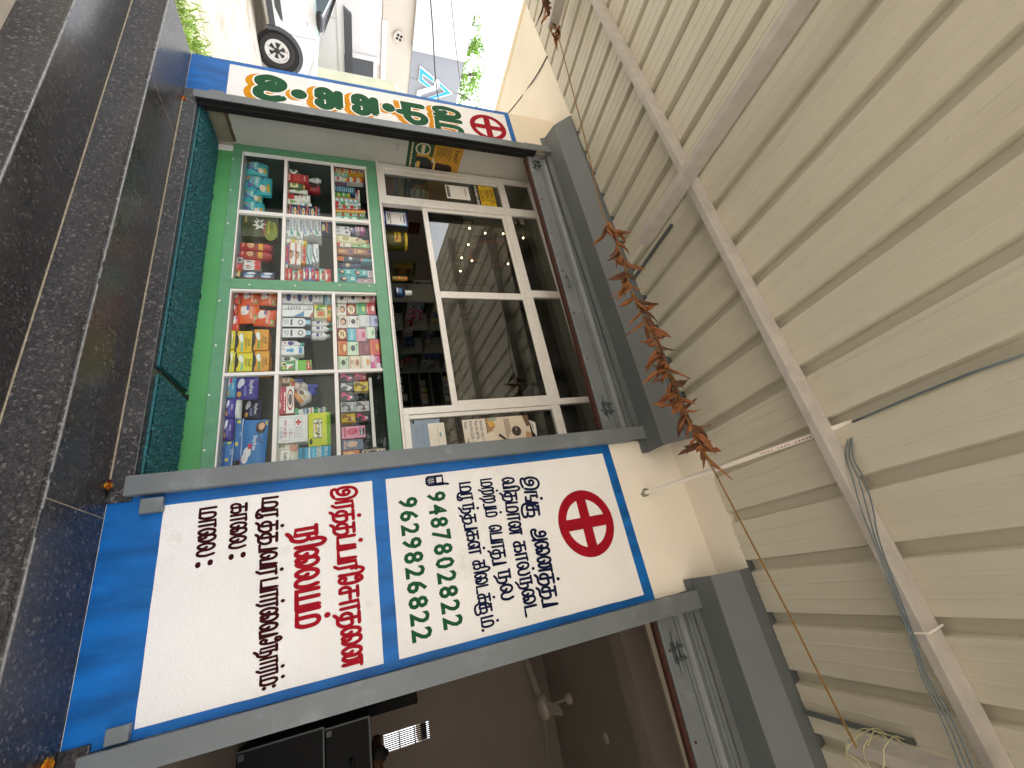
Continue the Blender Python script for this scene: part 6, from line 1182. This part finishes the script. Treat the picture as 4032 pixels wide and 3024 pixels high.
# black cased machines with handles
m_case = M('black_case_vinyl', '#0d0d0f', .6, var=.2, scale=40, bump=.2, bscale=160, spec=.2); m_edge = M('case_edge_strip', '#46494b', .4, metal=.3, var=.1)
def rack(label, x0, x1, y0, y1, z0, z1):
    t = thing('equipment_case', label, 'case', ((x0 + x1) / 2, (y0 + y1) / 2, z0), 'black equipment cases')
    MB().box(x0, x1, y0, y1, z0, z1, m_case).build('body', t, bevel=.008)
    m = MB()
    for x in (x0 - .004, x1 - .008):
        m.box(x, x + .012, y0 - .005, y0 + .008, z0, z1, m_edge)
    m.box(x0, x1, y0 - .0045, y0 + .008, z1 - .008, z1 + .004, m_edge); m.build('edge_strip', t)
    xm, zm = (x0 + x1) / 2, z0 + (z1 - z0) * .55
    MB().tube(cat([Vector((xm - .09, y0 - .002, zm)), Vector((xm - .08, y0 - .04, zm + .01)), Vector((xm, y0 - .055, zm + .015)), Vector((xm + .08, y0 - .04, zm + .01)), Vector((xm + .09, y0 - .002, zm))], 5), .012, m_black, 8).build('handle', t, smooth=True)
    for x in (x0 + .015, x1 - .055): MB().box(x, x + .04, y0 - .012, y0 - .006, z0 + .01, z0 + .05, m_edge).build('corner_plate', t, bevel=.004)
rack('black equipment case standing lower in the dark room', .72, 1.40, 2.1, 2.6, ZF, -.315)
rack('black equipment case stacked on top in the dark room', .74, 1.38, 2.12, 2.58, -.31, .01)
m = MB().lathe((1.13, 2.33, .0155), [(.16, 0), (.205, .012), (.215, .05), (.20, .075), (.185, .06), (.10, .05)], M('dark_brown_wood', '#4a2a14', .45, var=.25, scale=8), 28)
tag(m.build('wooden_bowl', smooth=True, auto=40), 'shallow brown wooden bowl on top of the stacked case', 'bowl')
m = MB().lathe((1.02, 2.20, .0155), [(.03, 0), (.055, .02), (.062, .06), (.045, .095), (.02, .11), (.018, .125)], m_black, 18)
tag(m.build('black_pot', smooth=True, auto=40), 'small black pot beside the wooden bowl on the stacked case', 'pot')
cb2 = MB().box(.105, .905, 3.0, 3.4, ZF, .462, m_case); o = cb2.build('dark_cabinet', bevel=.01); tag(o, 'plain black cabinet behind the equipment cases', 'cabinet')
m = MB().box(.1015, .112, .62, 1.2, ZF, -.45, cm('#1f6a66', .5)); tag(m.build('teal_board'), 'teal board leaning inside the open doorway', 'board')
jb = at(Q3(1775, 745), z=2.295); jb2 = at(Q3(1995, 775), z=2.295)
for p, lb in ((jb, 'small round ceiling junction box nearer the fan'), (jb2, 'larger round ceiling junction box nearer the shutter')):
    m = MB().lathe((p.x, p.y, 2.282), [(.02, 0), (.045, .004), (.05, .0175)], m_fan, 20); tag(m.build('junction_box', smooth=True, auto=40), lb, 'junction box')

# ================================================================== door mats
m_mat = bpy.data.materials.new('teal_loop_mat'); m_mat.use_nodes = True; t_ = m_mat.node_tree; b_ = t_.nodes['Principled BSDF']; b_.inputs['Roughness'].default_value = .55
tc = t_.nodes.new('ShaderNodeTexCoord'); vn2 = t_.nodes.new('ShaderNodeTexNoise'); vn2.inputs['Scale'].default_value = 70; vn2.inputs['Detail'].default_value = 2; vn2.inputs['Distortion'].default_value = 2.5
rr_ = t_.nodes.new('ShaderNodeValToRGB'); rr_.color_ramp.elements[0].position = .38; rr_.color_ramp.elements[0].color = (.006, .040, .052, 1); rr_.color_ramp.elements[1].position = .62; rr_.color_ramp.elements[1].color = (.022, .18, .20, 1)
t_.links.new(tc.outputs['Object'], vn2.inputs['Vector']); t_.links.new(vn2.outputs['Fac'], rr_.inputs['Fac']); t_.links.new(rr_.outputs['Color'], b_.inputs['Base Color'])
def mat_(label, outline, seed):
    xs_ = [p[0] for p in outline]; ys_ = [p[1] for p in outline]; x0, x1, y0, y1 = min(xs_), max(xs_), min(ys_), max(ys_); st = .0075
    def inside(x, y):
        c = False; n_ = len(outline); j = n_ - 1
        for i in range(n_):
            xi, yi = outline[i]; xj, yj = outline[j]
            if (yi > y) != (yj > y) and x < (xj - xi) * (y - yi) / (yj - yi) + xi: c = not c
            j = i
        return c
    nx_, ny_ = int((x1 - x0) / st), int((y1 - y0) / st); idx = {}; vs = []; fs = []
    def vid(i, j):
        if (i, j) not in idx:
            x, y = x0 + i * st, y0 + j * st; h = .016 + .010 * noise.noise(Vector((x * 95 + seed, y * 95, 0))) + .005 * noise.noise(Vector((x * 210, y * 210, seed)))
            idx[(i, j)] = len(vs); vs.append((x + .002 * noise.noise(Vector((x * 130, y * 130, 3))), y + .002 * noise.noise(Vector((x * 130, y * 130, 9))), ZF + .002 + h))
        return idx[(i, j)]
    for i in range(nx_):
        for j in range(ny_):
            if inside(x0 + (i + .5) * st, y0 + (j + .5) * st): fs.append((vid(i, j), vid(i + 1, j), vid(i + 1, j + 1), vid(i, j + 1)))
    m = MB(); m.add(vs, fs, m_mat)
    m.prism([(p[0], p[1], ZF + .0006) for p in outline], (0, 0, .011), m_mat); o = m.build('door_mat'); tag(o, label, 'door mat', 'teal loop mats before the display case'); return o
zt_ = fr(550, 1250, .24108)
c1 = at(zt_(215, 660), z=ZF + .012); c2 = at(zt_(690, 1110), z=ZF + .012); c3 = at(zt_(290, 890), z=ZF + .012); c4 = at(zt_(690, 1290), z=ZF + .012)
mat_('long teal looped mat running from the car end to the cut corner', [(-3.355, .025), (c1.x, .02), (c2.x, .388), (-3.40, .388)], 3)
mat_('shorter teal looped mat with a slanted end by the wide pillar', [(c3.x, .03), (-.64, .03), (-.64, .388), (c4.x, .388)], 8)

# ================================================================== street: car, compound wall, building, tree
GX = -9.83
m_car = M('white_car_paint', '#cfd2d4', .22, var=.01, spec=.6); m_clad = M('grey_plastic_cladding', '#3f4144', .6, var=.06, scale=60); m_tyre = M('tyre_rubber', '#222122', .8, var=.1, scale=30)
m_rimb = M('black_wheel', '#0f0f10', .35, var=.1); m_rims = M('machined_wheel', '#c9c8c6', .35, metal=.3, var=.04); m_cglass = M('car_glass', '#2d3a3d', .06, var=.05, spec=.8); m_chrome = M('lamp_lens', '#aeb4b8', .12, metal=.6, var=.1)
car = thing('parked_car', 'white hatchback with grey wheel arch cladding parked across the road', 'car', (GX - .85, 1.9, ZGND))
WC = Vector((GX, 3.11, -1.035)); WR = .305; WC2 = Vector((GX, .60, -1.035))
# side outline of the body, front to the right (+y)
lower = [(-.20, -1.02), (.20, -1.08), (2.55, -1.08), (3.55, -1.08), (3.98, -1.00), (4.06, -.78), (4.02, -.58), (3.86, -.46), (3.35, -.36), (2.85, -.285), (2.0, -.30), (.6, -.28), (-.12, -.36), (-.25, -.7)]
def side(yz, inset): return [(GX - inset, y, z) for y, z in yz]
m = MB(); secs = [(0.05, .90, .02), (.0, 1.0, 0), (.06, 1.0, 0)]
cy, cz_ = 1.9, -.7
def loft(outline, xs_sc):        # slices across the car: (x, shrink)
    vs = []; n_ = len(outline)
    for x, s, dz in xs_sc: vs += [(x, cy + (y - cy) * s, cz_ + (z - cz_) * s + dz) for y, z in outline]
    fs = [(i * n_ + j, i * n_ + (j + 1) % n_, (i + 1) * n_ + (j + 1) % n_, (i + 1) * n_ + j) for i in range(len(xs_sc) - 1) for j in range(n_)]
    return vs, fs + [tuple(range(n_))[::-1], tuple(range((len(xs_sc) - 1) * n_, len(xs_sc) * n_))]
vs, fs = loft(lower, [(GX + .005, .985, 0), (GX - .04, .997, 0), (GX - .20, 1.004, .0), (GX - .85, 1.02, .0), (GX - 1.5, 1.004, 0), (GX - 1.66, .997, 0), (GX - 1.705, .985, 0)])
m.add(vs, fs, m_car); m.build('body', car, smooth=True, auto=45)
cab = [(2.80, -.30), (2.08, .045), (1.72, .14), (1.0, .17), (.25, .13), (-.02, -.02), (-.16, -.33)]
def cabin(k, x0, x1, mat, name):
    cy_, vs = 1.4, []
    n_ = len(cab)
    for x, s in ((x0, 1), (x1, 1)): vs += [(x + (-.20 if x > GX - .85 else .20) * max(0, (z + .30) / .47) * 1.0, cy_ + (y - cy_) * k, z) for y, z in cab]
    fs = [(j, (j + 1) % n_, n_ + (j + 1) % n_, n_ + j) for j in range(n_)] + [tuple(range(n_))[::-1], tuple(range(n_, 2 * n_))]
    mm = MB(); mm.add(vs, fs, mat); return mm.build(name, car, smooth=True, auto=35, bevel=.02)
cabin(1.0, GX - .05, GX - 1.65, m_car, 'cabin')
def inc(y, z, d): return (GX - .05 - .20 * max(0, (z + .30) / .47) + d, y, z)
for q in ([(2.55, -.285), (1.98, .055), (1.22, .115), (1.22, -.285)], [(1.16, -.285), (1.16, .118), (.42, .09), (.22, -.285)]):
    MB().prism([inc(y, z, .004) for y, z in q], (-.01, 0, 0), m_cglass).build('side_window', car)
MB().prism([inc(y, z, .010) for y, z in ((2.77, -.295), (2.06, .05), (2.02, .062), (2.66, -.295))], (-.02, 0, 0), M('pillar_trim', '#5d5f63', .4, var=.05)).build('pillar_trim', car)
m_hood = MB().add([(GX - .12, 2.80, -.262), (GX - .22, 2.10, .04), (GX - 1.48, 2.10, .04), (GX - 1.58, 2.80, -.262)], [(0, 1, 2, 3)], m_cglass); m_hood.v = [p + Vector((0, .03, .03)) for p in m_hood.v]; m_hood.build('windscreen', car)
MB().box(GX - .02, GX + .012, .95, 2.74, -.312, -.296, M('chrome_belt_line', '#9fd0d2', .25, metal=.3, var=.02)).build('belt_trim', car)
def arc(name, c, r0, r1, a0, a1, x0, x1, mat):
    k = 26; m = MB(); vs = []; fs = []
    for i in range(k + 1):
        a = a0 + (a1 - a0) * i / k
        for r, x in ((r0, x0), (r1, x0), (r1, x1), (r0, x1)): vs.append((x, c.y + r * math.cos(a), c.z + r * math.sin(a)))
    for i in range(k):
        for j in range(4): fs.append((4 * i + j, 4 * i + (j + 1) % 4, 4 * i + 4 + (j + 1) % 4, 4 * i + 4 + j))
    fs += [(0, 1, 2, 3), (4 * k, 4 * k + 3, 4 * k + 2, 4 * k + 1)]
    m.add(vs, fs, mat); return m.build(name, car)
for c in (WC + Vector((0, .03, 0)), WC2):
    arc('arch_cladding', c, .375, .44, -.25, math.pi + .25, GX - .02, GX + .020, m_clad)
    MB().lathe((GX + .006, c.y, c.z), [(.374, 0), (.374, .004)], m_black, 36, axis=Vector((1, 0, 0))).build('wheel_well', car)
MB().box(GX - .06, GX + .016, .96, 2.70, -1.10, -1.0, m_clad).build('sill_cladding', car, bevel=.01)
m = MB().prism([(GX + .004, y, z) for y, z in ((1.0, -.965), (2.40, -.965), (2.58, -.90), (2.60, -.865), (1.0, -.865))], (.012, 0, 0), m_clad); m.build('door_moulding', car, bevel=.004)
m = MB()
for q in ([(2.70, -.95), (2.78, -.8), (2.80, -.6), (2.79, -.32)], [(1.19, -.97), (1.19, -.32)]):
    m.tube(cat([Vector((GX + .003, y, z)) for y, z in q], 4), .004, m_black, 6)
m.build('door_gap', car)
for c in (WC, WC2):
    ty = MB().lathe((GX - .16, c.y, c.z), [(.20, 0), (.285, .0), (.303, .03), (WR, .06), (WR, .15), (.298, .185), (.275, .205), (.21, .208), (.205, .19), (.204, .12)], m_tyre, 44, axis=Vector((1, 0, 0)), caps=False); w_ = ty.build('wheel', car, smooth=True, auto=35)
    MB().lathe((GX + .014, c.y, c.z), [(.204, 0), (.206, .03), (.190, .031), (.188, .006)], m_rims, 40, axis=Vector((1, 0, 0))).build('rim', w_, smooth=True, auto=30)
    MB().lathe((GX + .012, c.y, c.z), [(.187, .0), (.187, .006), (.05, .012), (.045, .03), (.0, .032)], m_rimb, 32, axis=Vector((1, 0, 0))).build('hub', w_)
    for k in range(6):
        a = 1.0472 * k + .3; m = MB()
        for da, wq in ((-.085, .018), (.085, .018)):
            d = Vector((0, math.cos(a + da), math.sin(a + da))); s = Vector((0, -d.z, d.y)); o_ = Vector((GX + .036, c.y, c.z))
            m.prism([o_ + d * .05 - s * .008, o_ + d * .19 - s * wq, o_ + d * .19 + s * wq, o_ + d * .05 + s * .008], (-.015, 0, 0), m_rims if da < 0 else m_rims)
        m.build('spoke', w_)
m = MB(); prof = []
mc = Vector((GX + .11, 2.43, -.245))
m.lathe((mc.x, mc.y - .17, mc.z), [(.004, 0), (.045, .02), (.062, .10), (.062, .22), (.045, .31), (.004, .34)], M('mirror_shell', '#1b1c1f', .2, var=.05), 20, axis=Vector((0, 1, 0))).box(GX - .02, mc.x, 2.50, 2.56, mc.z - .05, mc.z - .03, m_clad)
m.build('door_mirror', car, smooth=True, auto=50)
MB().prism([(GX - .005, y, z) for y, z in ((3.14, -.405), (3.62, -.43), (3.78, -.50), (3.62, -.56), (3.46, -.53))], (.018, 0, 0), m_chrome).build('headlight', car, bevel=.004)
MB().box(GX + .004, GX + .010, 2.52, 2.585, -.47, -.45, m_chrome).build('side_marker', car)
# pale block wall nearer the shop
m_pale = M('pale_green_wall', '#b2b49c', .85, var=.06, scale=3, bump=.2)
bx = -10.9 + 5.0
o = MB().box(-10.65, -10.5, 3.72, 6.5, ZGND, 1.22, m_pale).hexa([(-10.65, 3.72, 1.221), (-10.5, 3.72, 1.221), (-10.5, 6.5, 1.221), (-10.65, 6.5, 1.221)], [(-10.65, 3.86, 1.32), (-10.5, 3.86, 1.32), (-10.5, 6.5, 1.32), (-10.65, 6.5, 1.32)], m_pale).build('gate_post', bevel=.01)
tag(o, 'pale green rendered wall end standing behind the car', 'wall')
m_wwall = M('white_street_wall', '#c4c2c0', .8, var=.04, scale=2, bump=.15, stain='#b2aba1', stain_scale=1.5, stain_lo=.55, stain_hi=.9); m_bwall = M('beige_street_wall', '#b9b0a4', .85, var=.05, scale=2, bump=.2)
cw = thing('compound_wall', 'white compound wall with a dark ledge behind the car', 'wall', (-12.05, 3, ZGND))
MB().box(-12.1, -12.0, -6, 9, ZGND, .19, m_wwall).build('wall_face', cw); MB().box(-12.0, -11.985, -6, 9, .05, .064, m_bwall).box(-12.0, -11.985, 3.36, 3.375, -1.2, .05, m_bwall).build('panel_line', cw)
MB().hexa([(-12.06, 3.10, .2), (-11.96, 3.10, .2), (-11.96, 9, .2), (-12.06, 9, .2)], [(-12.06, 3.22, .375), (-11.96, 3.22, .375), (-11.96, 9, .375), (-12.06, 9, .375)], m_clad).build('dark_ledge', cw)
ob = thing('opposite_building', 'white and grey two storey building across the street', 'building', (-16, 3, ZGND))
MB().box(-20, -14.0, -4.5, 14, ZGND, 2.03, m_bwall).build('wall', ob)
MB().box(-14.0, -13.985, -4.4, 5.2, ZGND, 1.19, m_wwall).build('lower_wall', ob)
MB().box(-20, -13.86, -4.6, 4.575, 2.031, 3.56, M('white_fascia', '#c0c2c4', .5, var=.02, scale=1)).build('fascia', ob)
m_gfas = M('grey_fascia', '#85888e', .5, var=.03, scale=1)
MB().box(-20, -13.98, 4.576, 14, 2.031, 3.55, m_gfas).build('fascia', ob)
m = MB().box(-13.98, -13.975, 5.36, 5.366, 2.04, 2.45, m_clad).box(-13.98, -13.975, 5.56, 5.566, 3.1, 3.54, m_clad); m.build('panel_joint', ob)
MB().box(-14.0, -13.95, 4.05, 9, 1.20, 1.335, m_wwall).box(-14.0, -13.97, 3.62, 4.049, 1.21, 1.325, m_bwall).build('conduit_ledge', ob, bevel=.006)
vp_ = at(A2(712, 607), x=-13.97); 
MB().lathe((-13.999, vp_.y, vp_.z), [(.16, 0), (.16, .05), (.14, .06), (.13, .045), (.0, .045)], m_bwall, 28, axis=Vector((1, 0, 0))).build('vent_ring', ob, smooth=True, auto=35)
m = MB()
for k in range(4):
    a = 1.5708 * k + .5; m.lathe((-13.951, vp_.y + .062 * math.cos(a), vp_.z + .062 * math.sin(a)), [(.035, 0), (.035, .003)], m_black, 12, axis=Vector((1, 0, 0)))
m.build('vent_hole', ob)
dq = at(A2(200, 1235), x=-13.98)
MB().box(-13.984, -13.94, 5.0, 5.12, .3, 1.10, m_wwall).box(-13.984, -13.96, 5.12, 6.2, 1.0, 1.10, m_wwall).box(-13.984, -13.97, 5.12, 6.2, ZGND, 1.0, m_clad).build('door_frame', ob)
# angular sign on the grey fascia
lg = thing('street_logo_sign', 'blue and white angular emblem sign on the grey fascia', 'sign', (-13.95, 5.4, 2.3))
def logo(pts, hexc, name, d=.06):
    q = [at(A2(*p), x=-13.92) for p in pts]; MB().prism(q, (-d, 0, 0), cm(hexc, .35)).build(name, lg)
    return q
logo([(1050, 1080), (1285, 1275), (1272, 1350), (1100, 1222), (1095, 1292), (1250, 1420), (1190, 1440), (1028, 1322)], '#f2f5f8', 'white_edge', .05)
q = [(1056, 1105), (1274, 1286), (1264, 1338), (1098, 1206), (1084, 1296), (1236, 1420), (1192, 1432), (1040, 1318)]
def logo2(pts, hexc, name): MB().prism([at(A2(*p), x=-13.905) for p in pts], (-.012, 0, 0), cm(hexc, .35)).build(name, lg)
logo2(q, '#1f95dc', 'blue_face')
logo([(1300, 1300), (1368, 1325), (1345, 1455), (1065, 1548), (1058, 1615), (998, 1595), (1005, 1492), (1288, 1405)], '#f4f6f8', 'white_bar')
logo([(1378, 1345), (1584, 1535), (1130, 1665), (1075, 1640), (1455, 1505), (1365, 1412)], '#f2f5f8', 'white_edge', .05)
logo2([(1388, 1368), (1562, 1530), (1130, 1652), (1092, 1634), (1474, 1506), (1372, 1408)], '#1f95dc', 'blue_face')
# overhead wires
def wire(pts, r, label):
    q = [at(A2(*p), x=x) for p, x in pts]; q = [q[0] + (q[0] - q[1]) * 3] + q + [q[-1] + (q[-1] - q[-2]) * 3]
    tag(MB().tube(cat(q, 6), r, m_cable_b, 6).build('overhead_wire', smooth=True), label, 'cable')
wire([((1225, 0), -7.5), ((1262, 500), -7.5), ((1300, 1200), -7.5), ((1352, 1640), -7.5)], .010, 'thick black overhead cable crossing in front of the emblem sign')
wire([((1560, 0), -7.5), ((1620, 600), -7.5), ((1690, 1200), -7.5), ((1765, 1660), -7.5)], .005, 'thin brown overhead wire near the roof edge across the street')
# tree behind the building
m_lf = M('tree_leaf', '#6f9a2e', .5, var=.5, scale=.8); m_bark = M('tree_bark', '#5d4c3c', .9, var=.3, scale=8)
def tree(label, base, h, blobs, seed, count, ls, tw_=.22):
    t = thing('tree', label, 'tree', base); rr = random.Random(seed); B = Vector(base)
    m = MB(); m.tube([B, B + Vector((.1, .05, h * .35)), B + Vector((-.05, .1, h * .62)), B + Vector((.05, 0, h * .86))], [tw_, tw_ * .8, tw_ * .55, tw_ * .25], m_bark, 10)
    for c, r in blobs:
        c = B + Vector(c); s = B + Vector((0, .05, h * rr.uniform(.4, .62))); m.tube([s, s.lerp(c, .5) + Vector((0, 0, .15)), c], [tw_ * .4, tw_ * .22, .02], m_bark, 6)
        for k in range(5):
            d = Vector((rr.gauss(0, 1), rr.gauss(0, 1), rr.gauss(0, 1))).normalized() * r * .8; m.tube([c, c + d * .6 + Vector((0, 0, .05)), c + d], [.03, .015, .006], m_bark, 5)
    m.build('trunk', t, smooth=True)
    m = MB()
    for i in range(count):
        c, r = blobs[rr.randrange(len(blobs))]; d = Vector((rr.gauss(0, 1), rr.gauss(0, 1), rr.gauss(0, 1))).normalized() * r * rr.random() ** .45
        p = B + Vector(c) + d
        if noise.noise(p * 1.5 + Vector((seed, 0, 0))) < -.08: continue
        a = Vector((rr.gauss(0, 1), rr.gauss(0, 1), rr.gauss(0, .7))).normalized(); s = a.cross(Vector((rr.gauss(0, 1), rr.gauss(0, 1), rr.gauss(0, 1)))).normalized(); l_ = ls * rr.uniform(.6, 1.3)
        m.add([p, p + a * l_ * .5 - s * l_ * .24, p + a * l_, p + a * l_ * .5 + s * l_ * .24], [(0, 1, 2, 3)], m_lf)
    m.build('crown', t)
tp = [at(A2(*q), x=-21) for q in ((1930, 480), (1920, 760), (1850, 1150), (1900, 1300), (1830, 1600), (1800, 1180))]
Bt = (-21.0, tp[2].y + .5, ZGND)
tree('leafy green tree rising behind the building across the street', Bt, 6.2, [((p.x - Bt[0] + (i % 3) * .4 - .4, p.y - Bt[1], p.z - Bt[2]), (.42, .5, .62, .62, .6, .7)[i]) for i, p in enumerate(tp)], 4, 3600, .15)
# ================================================================== what the glass mirrors: the far side of the yard
m_hw = M('yard_house_wall', '#cdc3b2', .85, var=.06, scale=2, stain='#a79b88', stain_scale=1.2); m_hr = M('yard_house_dark', '#33363a', .3, var=.1)
yh = thing('yard_house', 'plain cream house on the far side of the yard behind the camera', 'building', (3.5, -17, ZGND))
MB().box(-1, 9, -21, -16, ZGND, 3.2, m_hw).build('wall', yh); MB().box(-1.4, 9.4, -21.3, -15.7, 3.201, 3.4, m_hw).build('roof', yh)
for x in (.6, 3.4, 6.2): MB().box(x, x + 1.2, -15.999, -15.95, .0, 1.3, m_hr).build('window', yh)
for i, (x, y, s) in enumerate(((-7.5, -15, 11),)):
    m_lf = M('dark_leaf', '#35491f', .5, var=.4, scale=.8)
    tree(('broad dark tree at the near end of the yard', 'broad dark tree at the street corner of the yard')[i], (x, y, ZGND), 3.4, [((-1.4, 0, 2.3), .9), ((1.0, .4, 2.5), 1.0), ((0, -.6, 3.0), .9), ((.3, .9, 1.9), .9), ((-.4, .2, 2.7), 1.0)], s, 2600, .30)
